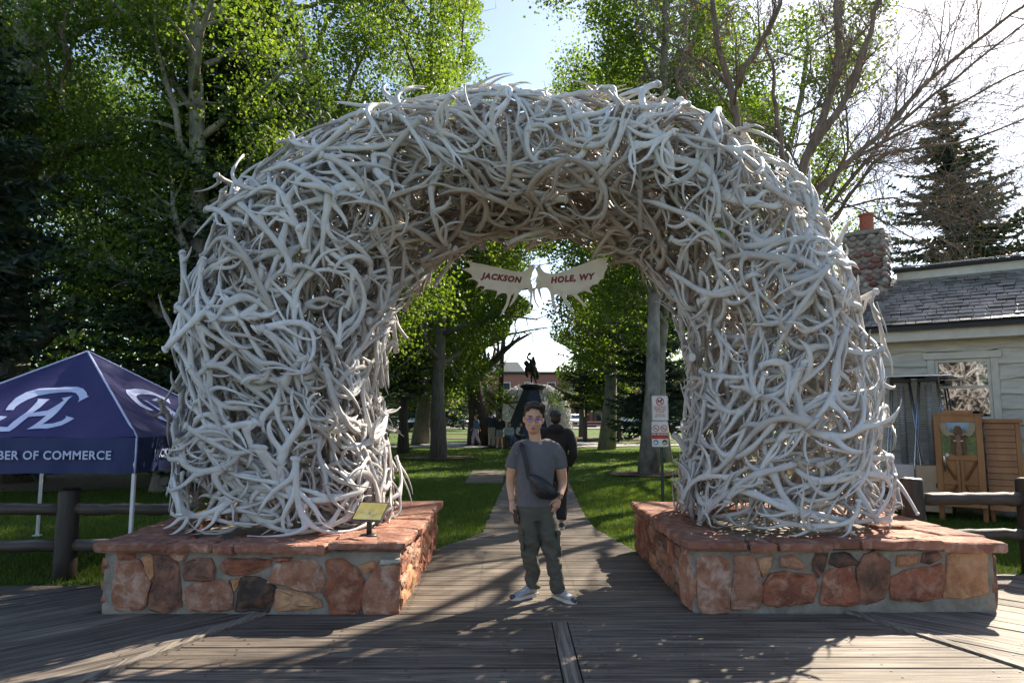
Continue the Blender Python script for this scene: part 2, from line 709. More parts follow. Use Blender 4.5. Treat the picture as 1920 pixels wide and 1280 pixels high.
# ================================================================ board path through the arch
PATH_L = np.array([(5.8, -.93), (8.45, -.95), (8.8, -.83), (9.2, -.60), (9.7, -.42), (12.4, -.33), (16.7, -.19), (20.4, -.15), (34, .28)])
PATH_R = np.array([(5.8, 1.5), (8.4, 1.5), (8.8, 1.42), (9.3, 1.32), (10.3, 1.19), (11.7, 1.20), (14.0, 1.29), (17.4, 1.42), (34, 1.95)])
mb = MB()
ys = np.linspace(8.6, 34.3, 30)
a_ = np.interp(ys, PATH_L[:, 0], PATH_L[:, 1])
b_ = np.interp(ys, PATH_R[:, 0], PATH_R[:, 1])
mb.add([(x, q, -.025) for x, q in zip(a_, ys)] + [(x, q, -.025) for x, q in zip(b_, ys)], [(i, 30 + i, 31 + i, 1 + i) for i in range(29)])
path = structure(mb.build('board_path', MT['under']))
y = 5.81
k = 0
while y < 34:
    pw = .185 + .02 * rng.uniform(-1, 1)
    y0, y1 = y + .004, y + pw - .004
    e = rng.uniform(-.015, .015, 2)
    fl = lambda q: float(np.interp(q, PATH_L[:, 0], PATH_L[:, 1])) + .005
    fr = lambda q: float(np.interp(q, PATH_R[:, 0], PATH_R[:, 1])) - .005
    xe0, xe1 = (e if y > 8.6 else (0, 0))
    plank([(fl(y0) + xe0, y0), (fr(y0) + xe1, y0), (fr(y1) + xe1, y1), (fl(y1) + xe0, y1)], 'plank', MT['plank_path'], path)
    if y < 11:
        for q in (y0 + .045, y1 - .045):
            for x in (fl(q) + .05, fl(q) + .62, fr(q) - .9, fr(q) - .35, fr(q) - .05):
                nail(x, q)
    y += pw
    k += 1
# small side landing on the left of the path
for k in range(18):
    y0 = 16.75 + k * .21
    plank([(-1.15, y0), (-.22, y0), (-.22, y0 + .2), (-1.15, y0 + .2)], 'plank', MT['plank_path'], path)
stuff(NAILS.build('nail_heads', MT['nail'], boardwalk))


# ================================================================ stone pedestals
def smooth_poly(P, it=1, jit=.0):
    P = [np.array(p, float) for p in P]
    for _ in range(it):
        Q = []
        for i in range(len(P)):
            p, q = P[i], P[(i + 1) % len(P)]
            Q += [p * .92 + q * .08, p * .08 + q * .92]
        P = Q
    if jit:
        P = [p + rng.uniform(-jit, jit, 2) for p in P]
    return P


def stone_mesh(poly, to3, proud=.035, back=-.03, dome=.012):
    P = smooth_poly(poly, 1, .0)
    Q = []
    for i in range(len(P)):
        p, q = P[i], P[(i + 1) % len(P)]
        k = max(1, int(np.linalg.norm(q - p) / .05))
        Q += [p + (q - p) * t / k + rng.uniform(-.006, .006, 2) for t in range(k)]
    P = Q
    n = len(P)
    c = np.mean(P, axis=0)
    P = [c + (p - c) * 1.10 for p in P]
    size = np.mean([np.linalg.norm(p - c) for p in P])
    tilt = rng.uniform(-.05, .05, 2)

    def ring_(f, d):
        return [to3(*(c + (p - c) * f), d + np.dot(tilt, (p - c)) * (d > back) + (.018 * mnoise.noise(Vector((p[0] * f * 9 + tilt[0] * 99, p[1] * f * 9, tilt[1] * 99))) + rng.uniform(-.003, .003)) * (f < .99)) for p in P]
    i1 = 1 - min(.14, .014 / size)
    V = ring_(1.0, back) + ring_(1.0, proud * .55) + ring_(i1, proud * .9) + ring_(.80, proud) + ring_(.45, proud + dome * .5) + [to3(*c, proud + dome * rng.uniform(.3, 1.2))]
    F = []
    for r_ in range(4):
        for i in range(n):
            j = (i + 1) % n
            F.append((r_ * n + i, r_ * n + j, (r_ + 1) * n + j, (r_ + 1) * n + i))
    for i in range(n):
        F.append((4 * n + i, 4 * n + (i + 1) % n, 5 * n))
    mb = MB()
    mb.add(V, F)
    return fix_normals(mb.mesh('stone'))


def slab_obj(poly, zt, thick, parent, name='cap_slab'):
    """flat capping stone with a broken, uneven edge"""
    P = []
    for i in range(len(poly)):
        p, q = np.array(poly[i]), np.array(poly[(i + 1) % len(poly)])
        k = max(2, int(np.linalg.norm(q - p) / .075))
        for t in range(k):
            P.append(p + (q - p) * t / k)
    c = np.mean(P, axis=0)
    n = len(P)
    J = [p + rng.uniform(-.02, .02, 2) for p in P]
    tz = rng.uniform(-.012, .012, 2)
    hz = lambda p: zt + np.dot(tz, p - c) + .006 * mnoise.noise(Vector((p[0] * 7, p[1] * 7, zt)))
    V = [(p[0] + (c[0] - p[0]) * .04, p[1] + (c[1] - p[1]) * .04, hz(p) - thick) for p in J]
    V += [(p[0], p[1], hz(p) - thick * rng.uniform(.55, .8)) for p in J]
    V += [(p[0] + rng.uniform(-.006, .006), p[1] + rng.uniform(-.006, .006), hz(p) - .010) for p in J]
    V += [(*(p + (c - p) * min(.3, .02 / (np.linalg.norm(c - p) + .01))), hz(p)) for p in J]
    V += [(*(p + (c - p) * .55), hz(p) + rng.uniform(-.004, .005)) for p in J]
    V += [(c[0], c[1], hz(c))]
    F = [tuple(range(n))[::-1]]
    for r_ in range(4):
        for i in range(n):
            j = (i + 1) % n
            F.append((r_ * n + i, r_ * n + j, (r_ + 1) * n + j, (r_ + 1) * n + i))
    for i in range(n):
        F.append((4 * n + i, 4 * n + (i + 1) % n, 5 * n))
    mb = MB()
    mb.add(V, F)
    return link(name, fix_normals(mb.mesh(name)), MT['slab'], parent)


def wall_stones(w, h, seed):
    """irregular stones filling a w x h face"""
    r = np.random.default_rng(seed)
    out = []
    x = .0
    prev = None
    while x < w - .08:
        cw = r.uniform(.17, .36)
        if w - x - cw < .15:
            cw = w - x
        x1 = x + cw
        n = r.choice([1, 2, 2, 3])
        zs = [0] + sorted(r.uniform(.28, .72, n - 1) * h) + [h]
        if n == 3:
            zs = [0, h * r.uniform(.28, .4), h * r.uniform(.6, .75), h]
        for k in range(n):
            z0, z1 = zs[k] + .014, zs[k + 1] - .014
            a, b = x + .012, x1 - .012
            j = lambda s=.03: r.uniform(-s, s)
            out.append([(a + abs(j()), z0 + abs(j(.02))), ((a + b) / 2, z0 + abs(j(.012))), (b - abs(j()), z0 + abs(j(.02))), (b + abs(j(.008)), (z0 + z1) / 2 + j()), (b - abs(j()), z1 - abs(j(.02))), ((a + b) / 2 + j(), z1 - abs(j(.012))), (a + abs(j()), z1 - abs(j(.02))), (a - abs(j(.008)), (z0 + z1) / 2 + j())])
        x = x1
    return out


ROCKS = ['rock_red', 'rock_pink', 'rock_tan', 'rock_red', 'rock_pink', 'rock_dark']
STONE_L = [
    ('rock_red', [(65, 340), (160, 340), (165, 385), (70, 385)]),
    ('rock_pink', [(60, 405), (190, 398), (230, 470), (255, 535), (225, 650), (200, 690), (60, 690), (38, 640), (50, 520)]),
    ('rock_tan', [(215, 365), (260, 355), (285, 400), (282, 470), (265, 520), (225, 430)]),
    ('rock_dark', [(290, 365), (395, 380), (420, 440), (425, 600), (430, 670), (330, 712), (258, 680), (262, 590), (290, 500), (283, 420)]),
    ('rock_pink', [(370, 350), (470, 345), (455, 380), (430, 400), (390, 375)]),
    ('rock_dark', [(455, 415), (520, 380), (610, 385), (630, 440), (615, 510), (470, 515), (450, 470)]),
    ('rock_red', [(700, 385), (800, 378), (945, 385), (940, 430), (850, 470), (740, 480), (690, 460), (670, 420)]),
    ('rock_pink', [(455, 575), (520, 530), (700, 518), (725, 580), (720, 690), (600, 705), (480, 695), (455, 640)]),
    ('rock_tan', [(728, 510), (778, 500), (772, 540), (747, 585), (737, 550)]),
    ('rock_black', [(797, 500), (880, 500), (975, 560), (960, 640), (935, 710), (850, 700), (755, 705), (772, 600)]),
    ('rock_pink', [(960, 500), (985, 420), (1060, 400), (1200, 395), (1240, 450), (1255, 530), (1225, 590), (1050, 552), (950, 528)]),
    ('rock_tan', [(990, 575), (1100, 580), (1230, 630), (1245, 680), (1100, 700), (985, 700)]),
    ('rock_red', [(1270, 400), (1370, 392), (1440, 440), (1485, 510), (1480, 620), (1455, 715), (1310, 715), (1290, 640), (1265, 600), (1290, 520)]),
    ('rock_tan', [(1470, 420), (1530, 395), (1580, 395), (1555, 440), (1510, 475), (1480, 450)]),
    ('rock_pale', [(1590, 380), (1700, 380), (1725, 400), (1650, 412), (1590, 415)]),
    ('rock_pink', [(1560, 445), (1735, 425), (1740, 700), (1700, 720), (1510, 720), (1490, 640), (1510, 540)]),
    ('rock_red', [(965, 375), (1080, 370), (1060, 392), (970, 394)]),
]
STONE_R = [
    ('rock_pink', [(352, 350), (440, 335), (510, 370), (517, 430), (505, 600), (380, 600), (360, 560), (350, 450)]),
    ('rock_pink', [(540, 345), (630, 340), (660, 400), (676, 480), (663, 580), (530, 585), (524, 540), (537, 440)]),
    ('rock_tan', [(658, 345), (730, 335), (720, 390), (688, 432), (668, 400)]),
    ('rock_pink', [(780, 345), (840, 330), (885, 360), (905, 395), (860, 400), (780, 380)]),
    ('rock_red', [(690, 480), (730, 424), (800, 412), (940, 432), (955, 480), (935, 555), (840, 565), (760, 570), (700, 560)]),
    ('rock_dark', [(945, 350), (960, 325), (1020, 320), (1008, 370), (975, 436), (945, 400)]),
    ('rock_black', [(1040, 325), (1120, 318), (1180, 372), (1080, 386), (1032, 370)]),
    ('rock_red', [(1015, 410), (1060, 397), (1140, 397), (1160, 470), (1172, 550), (1090, 565), (985, 560), (995, 480)]),
    ('rock_dark', [(1170, 400), (1215, 330), (1270, 318), (1335, 370), (1335, 450), (1310, 530), (1230, 555), (1188, 550), (1178, 470)]),
    ('rock_tan', [(1375, 335), (1480, 325), (1470, 370), (1380, 385)]),
    ('rock_dark', [(1510, 320), (1580, 312), (1605, 345), (1545, 372), (1505, 362)]),
    ('rock_red', [(1355, 440), (1420, 407), (1500, 397), (1600, 376), (1618, 440), (1590, 530), (1470, 545), (1352, 535)]),
    ('rock_tan', [(1645, 330), (1828, 318), (1832, 510), (1720, 525), (1618, 520), (1636, 430)]),
]


def pedestal(x0, x1, y0, y1, label, front, org, sc, inner, caps, seed):
    t = thing('stone_pedestal', label, 'pedestal', ((x0 + x1) / 2, (y0 + y1) / 2, 0))
    zt = .50
    mb = MB()
    mb.add(*box((x0 + x1) / 2, (y0 + y1) / 2, zt / 2 - .03, x1 - x0, y1 - y0, zt + .06, .012))
    mb.add(*box((x0 + x1) / 2, (y0 + y1) / 2, .505, x1 - x0 - .1, y1 - y0 - .1, .05))
    mb.build('mortar', MT['mortar'], t)
    zz = [at_y(org[0] + a / sc, org[1] + b_ / sc, y0)[2] for _, poly in front for a, b_ in poly]
    lo_, hi_ = min(zz), max(zz)
    for mat, poly in front:
        pts = []
        for a, b_ in poly:
            p = at_y(org[0] + a / sc, org[1] + b_ / sc, y0)
            pts.append((min(max(p[0], x0 + .002), x1 - .002), min(max((p[2] - lo_) * (.484 / (hi_ - lo_)) + .006, .006), .492)))
        link('stone', stone_mesh(pts, lambda a, b, d: (a, y0 - d, b), .026), MT[mat], t)
    k = 0
    for face in ('inner', 'outer', 'back'):
        w = (y1 - y0) if face != 'back' else (x1 - x0)
        for poly in wall_stones(w, .47, seed + len(face)):
            xi = (x1 if inner > 0 else x0) if face == 'inner' else (x0 if inner > 0 else x1)
            sg = (1 if xi == x1 else -1)
            if face == 'back':
                f3 = lambda a, b, d: (x0 + a, y1 + d, b)
            else:
                f3 = lambda a, b, d, xi=xi, sg=sg: (xi + sg * d, y0 + a, b)
            link('stone', stone_mesh(poly, f3, .022, dome=.018), MT[ROCKS[int(rng.integers(0, 6))]], t)
            k += 1
    for poly, zoff in caps:
        slab_obj(poly, .572 + zoff + rng.uniform(-.006, .006), rng.uniform(.062, .085), t)
    return t


capsL = [
    ([(-3.44, 5.77), (-2.86, 5.75), (-2.78, 6.2), (-2.95, 6.45), (-3.44, 6.42)], .004),
    ([(-2.845, 5.79), (-2.775, 5.79), (-2.74, 6.1), (-2.77, 6.2), (-2.80, 6.05)], -.006),
    ([(-2.765, 5.76), (-2.49, 5.74), (-2.50, 6.12), (-2.72, 6.2)], -.004),
    ([(-2.48, 5.77), (-2.30, 5.76), (-2.18, 6.3), (-2.46, 6.35)], -.012),
    ([(-2.29, 5.75), (-1.52, 5.74), (-1.52, 6.35), (-2.16, 6.3)], .0),
    ([(-1.505, 5.73), (-.87, 5.75), (-.86, 6.45), (-1.1, 6.52), (-1.49, 6.44)], .012),
    ([(-1.30, 6.55), (-1.08, 6.54), (-.86, 6.48), (-.85, 7.05), (-1.28, 7.1)], .0),
    ([(-1.30, 7.12), (-.85, 7.07), (-.87, 7.75), (-1.33, 7.72)], .014),
    ([(-1.35, 7.74), (-.87, 7.77), (-.86, 8.56), (-1.4, 8.55)], .004),
    ([(-3.44, 6.45), (-2.98, 6.48), (-2.95, 7.2), (-3.45, 7.22)], .012),
    ([(-3.45, 7.24), (-2.97, 7.22), (-2.92, 7.9), (-3.43, 7.92)], .0),
    ([(-3.43, 7.95), (-2.9, 7.92), (-2.85, 8.54), (-3.42, 8.55)], .01),
    ([(-2.83, 7.95), (-2.1, 7.92), (-2.1, 8.55), (-2.82, 8.56)], .0),
    ([(-2.08, 7.92), (-1.43, 7.76), (-1.43, 8.56), (-2.07, 8.55)], .006),
]
capsR = [
    ([(1.45, 5.80), (1.93, 5.79), (1.98, 6.1), (1.88, 6.35), (1.45, 6.42)], .006),
    ([(1.99, 5.82), (2.19, 5.81), (2.2, 6.1), (2.02, 6.12)], -.012),
    ([(2.205, 5.79), (2.66, 5.80), (2.6, 6.15), (2.22, 6.12)], -.006),
    ([(2.63, 5.82), (2.96, 5.80), (2.92, 6.2), (2.62, 6.17)], .008),
    ([(2.90, 5.79), (3.56, 5.79), (3.48, 6.02), (3.2, 6.22), (2.94, 6.2)], .012),
    ([(3.575, 5.79), (4.09, 5.78), (4.1, 6.05), (3.78, 6.13), (3.50, 6.03)], .004),
    ([(3.22, 6.24), (3.49, 6.05), (3.77, 6.15), (3.66, 6.42), (3.3, 6.5)], -.004),
    ([(3.79, 6.15), (4.1, 6.07), (4.1, 6.6), (3.7, 6.66), (3.68, 6.42)], .008),
    ([(3.5, 6.68), (4.1, 6.62), (4.08, 7.3), (3.52, 7.28)], .0),
    ([(3.5, 7.3), (4.08, 7.32), (4.09, 8.5), (3.5, 8.48)], .008),
    ([(1.45, 6.44), (1.86, 6.38), (1.92, 7.0), (1.44, 7.06)], .0),
    ([(1.44, 7.08), (1.92, 7.02), (1.95, 7.7), (1.45, 7.75)], .012),
    ([(1.45, 7.77), (1.96, 7.72), (2.0, 8.5), (1.44, 8.5)], .0),
    ([(2.02, 7.74), (2.8, 7.7), (2.8, 8.5), (2.02, 8.5)], .006),
    ([(2.82, 7.7), (3.48, 7.7), (3.48, 8.48), (2.82, 8.5)], .0),
]
pedL = pedestal(-3.38, -.93, 5.82, 8.5, 'red sandstone pedestal on the left carrying the yellow information plaque', STONE_L, (200, 920), 3.097, 1, capsL, 11)
pedR = pedestal(1.50, 4.02, 5.86, 8.45, 'red sandstone pedestal under the right leg of the antler arch', STONE_R, (1180, 930), 2.743, -1, capsR, 23)
# ================================================================ antler arch
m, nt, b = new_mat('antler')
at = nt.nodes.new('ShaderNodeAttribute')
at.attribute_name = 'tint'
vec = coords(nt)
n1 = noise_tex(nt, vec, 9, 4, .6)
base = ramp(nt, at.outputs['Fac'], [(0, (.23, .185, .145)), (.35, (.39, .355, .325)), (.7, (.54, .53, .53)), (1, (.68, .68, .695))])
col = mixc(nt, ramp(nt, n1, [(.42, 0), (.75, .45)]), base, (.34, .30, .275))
nt.links.new(col, b.inputs['Base Color'])
b.inputs['Roughness'].default_value = .55
b.inputs['Specular IOR Level'].default_value = .35
bump(nt, noise_tex(nt, vec, 45, 3, .6), b, .18, .004)
MT['antler'] = m

OUTER = [(322, 1000), (336, 860), (346, 700), (340, 600), (360, 520), (395, 445), (440, 375), (505, 305), (575, 262), (660, 228), (760, 200), (860, 185), (960, 178), (1060, 178), (1150, 182), (1250, 200), (1335, 226), (1402, 270), (1468, 335), (1526, 405), (1566, 480), (1594, 560), (1618, 660), (1642, 800), (1668, 1000)]
INNER = [(742, 985), (730, 850), (712, 740), (714, 650), (736, 588), (774, 532), (832, 486), (912, 455), (1000, 442), (1092, 450), (1168, 478), (1228, 532), (1274, 596), (1300, 680), (1298, 760), (1286, 860), (1262, 990)]


def resample(P, n):
    P = np.asarray(P, float)
    s = np.concatenate([[0], np.cumsum(np.linalg.norm(np.diff(P, axis=0), axis=1))])
    q = np.linspace(0, s[-1], n)
    return np.stack([np.interp(q, s, P[:, i]) for i in range(P.shape[1])], 1)


NT_ = 121
_o = resample([at_y(u, v, 6.75)[[0, 2]] for u, v in OUTER], NT_)
_i = resample([at_y(u, v, 7.45)[[0, 2]] for u, v in INNER], NT_)
_k = np.ones(9) / 9


def _sm(a):
    p = np.concatenate([np.repeat(a[:1], 4, 0), a, np.repeat(a[-1:], 4, 0)])
    return np.stack([np.convolve(p[:, i], _k, 'valid') for i in range(a.shape[1])], 1)


_o, _i = _sm(_o), _sm(_i)
AC = (_o + _i) / 2                      # centre line, x and z
AN = (_o - _i)
AW = np.linalg.norm(AN, axis=1) / 2     # half thickness in the plane of the arch
AN = AN / np.linalg.norm(AN, axis=1)[:, None]
_s = np.concatenate([[0], np.cumsum(np.linalg.norm(np.diff(AC, axis=0), axis=1))])
ALEN = _s[-1]
AD = np.interp(AC[:, 1], [.6, 2.5, 4.3], [1.06, 1.03, .88])   # half depth
AY = np.interp(AC[:, 1], [.6, 4.3], [7.12, 7.08])
NPHI = 96
_ph = np.linspace(0, 2 * math.pi, NPHI, endpoint=False)
_e = 2 / 2.7
_cx = np.sign(np.cos(_ph)) * np.abs(np.cos(_ph)) ** _e
_cy = np.sign(np.sin(_ph)) * np.abs(np.sin(_ph)) ** _e
GRID = np.zeros((NT_, NPHI, 3))
GRID[:, :, 0] = AC[:, 0, None] + AN[:, 0, None] * AW[:, None] * _cx
GRID[:, :, 2] = AC[:, 1, None] + AN[:, 1, None] * AW[:, None] * _cx
GRID[:, :, 1] = AY[:, None] + AD[:, None] * _cy
_dt = np.gradient(GRID, axis=0)
_dp = (np.roll(GRID, -1, 1) - np.roll(GRID, 1, 1)) / 2
GNRM = np.cross(_dt, _dp)
GNRM /= np.linalg.norm(GNRM, axis=2)[:, :, None] + 1e-9
_out = GRID - np.stack([AC[:, 0], AY, AC[:, 1]], 1)[:, None, :]
if (GNRM * _out).sum() < 0:
    GNRM = -GNRM


def samp(G, t, p):
    """bilinear sample of a grid field; t in rows, p in columns (periodic)"""
    t = np.clip(t, 0, NT_ - 1.001)
    p = np.mod(p, NPHI)
    i = t.astype(int)
    j = p.astype(int) % NPHI
    a, c = (t - i)[:, None], (p - np.floor(p))[:, None]
    j2 = (j + 1) % NPHI
    return G[i, j] * (1 - a) * (1 - c) + G[i + 1, j] * a * (1 - c) + G[i, j2] * (1 - a) * c + G[i + 1, j2] * a * c


def make_antler(r, fine=True, small=False):
    """one shed elk antler lying near the plane h = 0: beam, burr and tines as (V, F)"""
    L = r.uniform(.95, 1.35) if fine else r.uniform(.85, 1.2) * (.75 if small else 1)
    n = 18 if fine else 11
    s = np.linspace(0, 1, n)
    bend = r.uniform(1.6, 2.7)
    th = -bend / 2 + bend * s ** r.uniform(.8, 1.2) + .26 * np.sin(s * 7.5 + r.uniform(0, 6))
    h_ang = r.uniform(-.22, .22) + .25 * np.sin(s * 4 + r.uniform(0, 6))
    d = np.stack([np.cos(th) * np.cos(h_ang), np.sin(th) * np.cos(h_ang), np.sin(h_ang)], 1)
    P = np.concatenate([[[0, 0, 0]], np.cumsum(d[:-1] * L / (n - 1), axis=0)])
    rb = r.uniform(.029, .040) if fine else r.uniform(.024, .033) * (.82 if small else 1)
    rad = rb * np.interp(s, [0, .1, .45, .75, 1], [1.0, .92, .82, .62, .13])
    pos = [r.uniform(.045, .07), r.uniform(.13, .18), r.uniform(.32, .42), r.uniform(.56, .64), r.uniform(.76, .84)]
    ln = np.array([.40, .40, .34, .46, .31]) * r.uniform(.72, 1.15, 5) * L / 1.15
    keep = r.random(5) > .1
    for q in pos[2:]:
        rad = rad * (1 + .55 * np.exp(-((s - q) / .055) ** 2))
    V, F = [], []
    nv = 0

    def put(v, f):
        nonlocal nv
        V.append(v)
        F.extend([tuple(i + nv for i in q) for q in f])
        nv += len(v)
    sd = 8 if fine else 6
    v, f = tube(P, rad, sd, True, .86)
    put(v, f)
    # burr: a knobbly coronet and the seal it was shed from
    dd = d[0]
    bp = np.array([P[0] - dd * .012, P[0] - dd * .008, P[0] + dd * .004, P[0] + dd * .014])
    v, f = tube(bp, np.array([1.08, 1.2, 1.22, 1.0]) * rb, sd, False)
    v = np.asarray(v) + r.uniform(-.0035, .0035, (len(v), 3))
    put(v, f)
    rim_ = v[:sd] - dd * .0005
    put(np.vstack([rim_, [P[0] - dd * .022]]), [((j + 1) % sd, j, sd) for j in range(sd)])
    side = 1 if r.random() < .85 else -1
    if r.random() < .5:
        side = -side
    nr = 9 if fine else 6
    for k in range(5):
        if not keep[k]:
            continue
        x = pos[k] * (n - 1)
        i = int(x)
        p0 = P[i] + (P[i + 1] - P[i]) * (x - i)
        T = d[i]
        Nn = np.array([-T[1], T[0], 0]) * side
        Nn /= np.linalg.norm(Nn)
        up = np.array([0, 0, 1.0])
        lift = r.uniform(-.42, .36) if k not in (2,) else r.uniform(0, .75)
        ang = np.radians([62, 66, 74, 52, 42][k] + r.uniform(-12, 12))
        out = Nn * math.cos(lift) + up * math.sin(lift)
        curl = r.uniform(.9, 2.0) * (1 if r.random() < .8 else -.7)
        q = [p0 - T * .028]
        cur = p0.copy()
        st = ln[k] / (nr - 1)
        rr = float(np.interp(pos[k], s, rad))
        for j in range(1, nr):
            tt = j / (nr - 1)
            a = ang * (.35 + .65 * min(1, tt * 3)) + .25 * tt - curl * tt ** 1.3
            dj = T * math.cos(a) + out * math.sin(a)
            cur = cur + dj * st
            q.append(cur.copy())
        tr = rr * np.interp(np.linspace(0, 1, nr), [0, .12, .3, .7, 1], [.95, .76, .58, .42, .10])
        tr = np.maximum(tr, .0035)
        v, f = tube(q, tr, 6 if fine else 5, True)
        put(v, f)
    V = np.concatenate(V)
    V[:, :2] -= (P.min(0) + P.max(0))[None, :2] / 2
    V[:, 2] -= P[:, 2].mean()
    return V, F


def lay_antler(r, t0, p0, depth, fine, flat=.35, small=False, tilt=.13):
    V, F = make_antler(r, fine, small)
    # tilt about a random axis in the plane so that some tips stand off the pile
    a, b_ = r.normal(0, tilt, 2)
    turn = r.uniform(0, 2 * math.pi)
    if t0 < 9 or t0 > NT_ - 10:
        flat = .0
        V = V * np.array([1, 1, .6])
        turn = (math.pi / 2 if r.random() < .5 else -math.pi / 2) + r.normal(0, .35)      # those at the feet lie along the slab
    M = np.array(Euler((a, b_, turn)).to_matrix())
    V = V * np.array([1, 1, .8])
    if r.random() < .5:
        V = V * np.array([1, -1, 1])
        F = [f[::-1] for f in F]
    V = V @ M.T
    t0a, p0a = np.array([t0]), np.array([p0])
    P0, N0 = samp(GRID, t0a, p0a)[0], samp(GNRM, t0a, p0a)[0]
    N0 = N0 / np.linalg.norm(N0)
    i, j = int(min(max(t0, 1), NT_ - 2)), int(p0) % NPHI
    et, ep = _dt[i, j], _dp[i, j]
    lt, lp = np.linalg.norm(et), np.linalg.norm(ep)
    lt, lp = max(lt, .03), max(lp, .02)
    et, ep = et / np.linalg.norm(et), ep / np.linalg.norm(ep)
    tt, pp = t0 + V[:, 0] / lt, p0 + V[:, 1] / lp
    over = tt - np.clip(tt, 0, NT_ - 1.001)          # past the feet
    S = samp(GRID, tt, pp)
    N = samp(GNRM, tt, pp)
    N /= np.linalg.norm(N, axis=1)[:, None] + 1e-9
    conf = S + N * (V[:, 2] - depth)[:, None]
    flt = P0 + et * V[:, :1] + ep * V[:, 1:2] + N0 * (V[:, 2:] - depth)
    diff = (flt - conf) * flat
    nd = np.linalg.norm(diff, axis=1, keepdims=True)
    W = conf + diff * np.minimum(1, .13 / (nd + 1e-6))       # tips stand off the pile by a hand at most
    lo = W[:, 2].min()
    if lo < .575:
        W[:, 2] += .575 - lo
    return W, F


def set_tint(me, vals):
    a = me.attributes.new('tint', 'FLOAT', 'POINT')
    a.data.foreach_set('value', np.asarray(vals, np.float32))


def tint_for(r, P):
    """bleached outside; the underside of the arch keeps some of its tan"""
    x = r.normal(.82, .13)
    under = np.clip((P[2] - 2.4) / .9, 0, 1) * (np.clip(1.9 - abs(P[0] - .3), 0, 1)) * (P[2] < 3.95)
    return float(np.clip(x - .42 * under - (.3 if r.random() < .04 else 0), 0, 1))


arng = np.random.default_rng(2024)
arch = thing('antler_arch', 'large arch of bleached elk antlers standing on two stone pedestals', 'arch', (.3, 7.1, .57))
CAM = np.array([0, 0, EYE])


def scatter(r, n, sep, want_front):
    """blue-noise spots on the arch surface, as (t, phi)"""
    out, pts = [], np.zeros((0, 3))
    area = np.linalg.norm(np.cross(_dt, _dp), axis=2)
    w = (area / area.sum()).ravel()
    tries = 0
    while len(out) < n and tries < 60:
        tries += 1
        pick = r.choice(w.size, 1500, p=w)
        T = np.clip(pick // NPHI + r.random(1500) - .5, 3.5, NT_ - 4.5)
        Q = pick % NPHI + r.random(1500)
        PP, NN = samp(GRID, T, Q), samp(GNRM, T, Q)
        D = CAM - PP
        vis = (NN * D).sum(1) / np.linalg.norm(D, axis=1)
        for t, p, P, vz in zip(T, Q, PP, vis):
            if want_front is True and vz < -.12 or want_front is False and vz > -.05:
                continue
            if len(pts) and np.min(((pts - P) ** 2).sum(1)) < sep * sep:
                continue
            out.append((t, p))
            pts = np.vstack([pts, P])
            if len(out) >= n:
                break
    return out


front = scatter(arng, 300, .20, True)
for t, p in front:
    W, F = lay_antler(arng, t, p, arng.uniform(-.035, .035), True, flat=arng.uniform(.08, .36))
    mb = MB()
    mb.add(W, F)
    me = mb.mesh('antler')
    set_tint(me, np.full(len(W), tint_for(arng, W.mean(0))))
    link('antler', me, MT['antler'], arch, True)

# everything deeper in the pile and round the back
mass = MB()
tints = []
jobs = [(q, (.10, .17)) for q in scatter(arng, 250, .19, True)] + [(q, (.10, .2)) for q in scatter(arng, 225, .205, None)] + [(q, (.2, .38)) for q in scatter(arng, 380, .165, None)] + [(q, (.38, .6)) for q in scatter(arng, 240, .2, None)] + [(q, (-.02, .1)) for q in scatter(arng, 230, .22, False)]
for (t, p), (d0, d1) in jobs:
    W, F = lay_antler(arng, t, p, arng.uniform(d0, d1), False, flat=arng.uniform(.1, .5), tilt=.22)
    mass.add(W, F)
    tints.append(np.full(len(W), tint_for(arng, W.mean(0)) - (.42 if d0 > .15 else .24) + arng.normal(0, .08)))  # inner antlers less bleached, with recess shade also painted into the tint
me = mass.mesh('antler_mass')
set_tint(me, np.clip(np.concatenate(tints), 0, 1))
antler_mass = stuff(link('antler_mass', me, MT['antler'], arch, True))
ARCH_MASS_ME = me
# ================================================================ house on the right
MT['siding'] = pmat('siding', (.62, .585, .49), (.53, .50, .42), 3, (1, 1, 6), rough=.75, bstr=.25, bdist=.006, bscale=20, vary=.04, dirt=(.33, .31, .27), dscale=3, damt=.4)
MT['trim'] = pmat('trim', (.66, .625, .53), (.58, .55, .465), 4, rough=.7, bstr=.2, bdist=.004, dirt=(.35, .33, .29), damt=.3)
MT['shingle'] = pmat('shingle', (.235, .21, .19), (.13, .115, .10), 4, (1, 1, 1), rough=.33, bstr=.5, bdist=.006, bscale=22, vary=.3, spec=.7)
MT['black_edge'] = pmat('black_edge', (.02, .02, .02), rough=.6, bstr=0)
MT['cobble'] = pmat('cobble', (.30, .24, .21), (.21, .16, .14), 5, rough=.6, bstr=.25, vary=.35, dirt=(.2, .1, .08), dscale=3, damt=.3)
MT['cobble_red'] = pmat('cobble_red', (.22, .09, .075), (.15, .06, .05), 6, rough=.6, bstr=.25, vary=.25)
MT['cobble_pale'] = pmat('cobble_pale', (.42, .38, .32), (.32, .28, .24), 6, rough=.6, bstr=.25, vary=.15)
MT['clay'] = pmat('clay', (.36, .10, .055), (.27, .075, .04), 5, rough=.75, bstr=.2)
m, nt, b = new_mat('window_glass')
b.inputs['Base Color'].default_value = (.012, .014, .016, 1)
b.inputs['Roughness'].default_value = .03
b.inputs['Specular IOR Level'].default_value = 1.0
b.inputs['Coat Weight'].default_value = 1.0
b.inputs['Coat Roughness'].default_value = .02
b.inputs['IOR'].default_value = 1.9
MT['window_glass'] = m

HP0 = np.array([7.63, 11.75, 0.0])
HA = np.array([.816, -.578, 0.0])       # along the wall, towards the viewer's right
HN = np.array([-.578, -.816, 0.0])      # out of the wall, towards the viewer


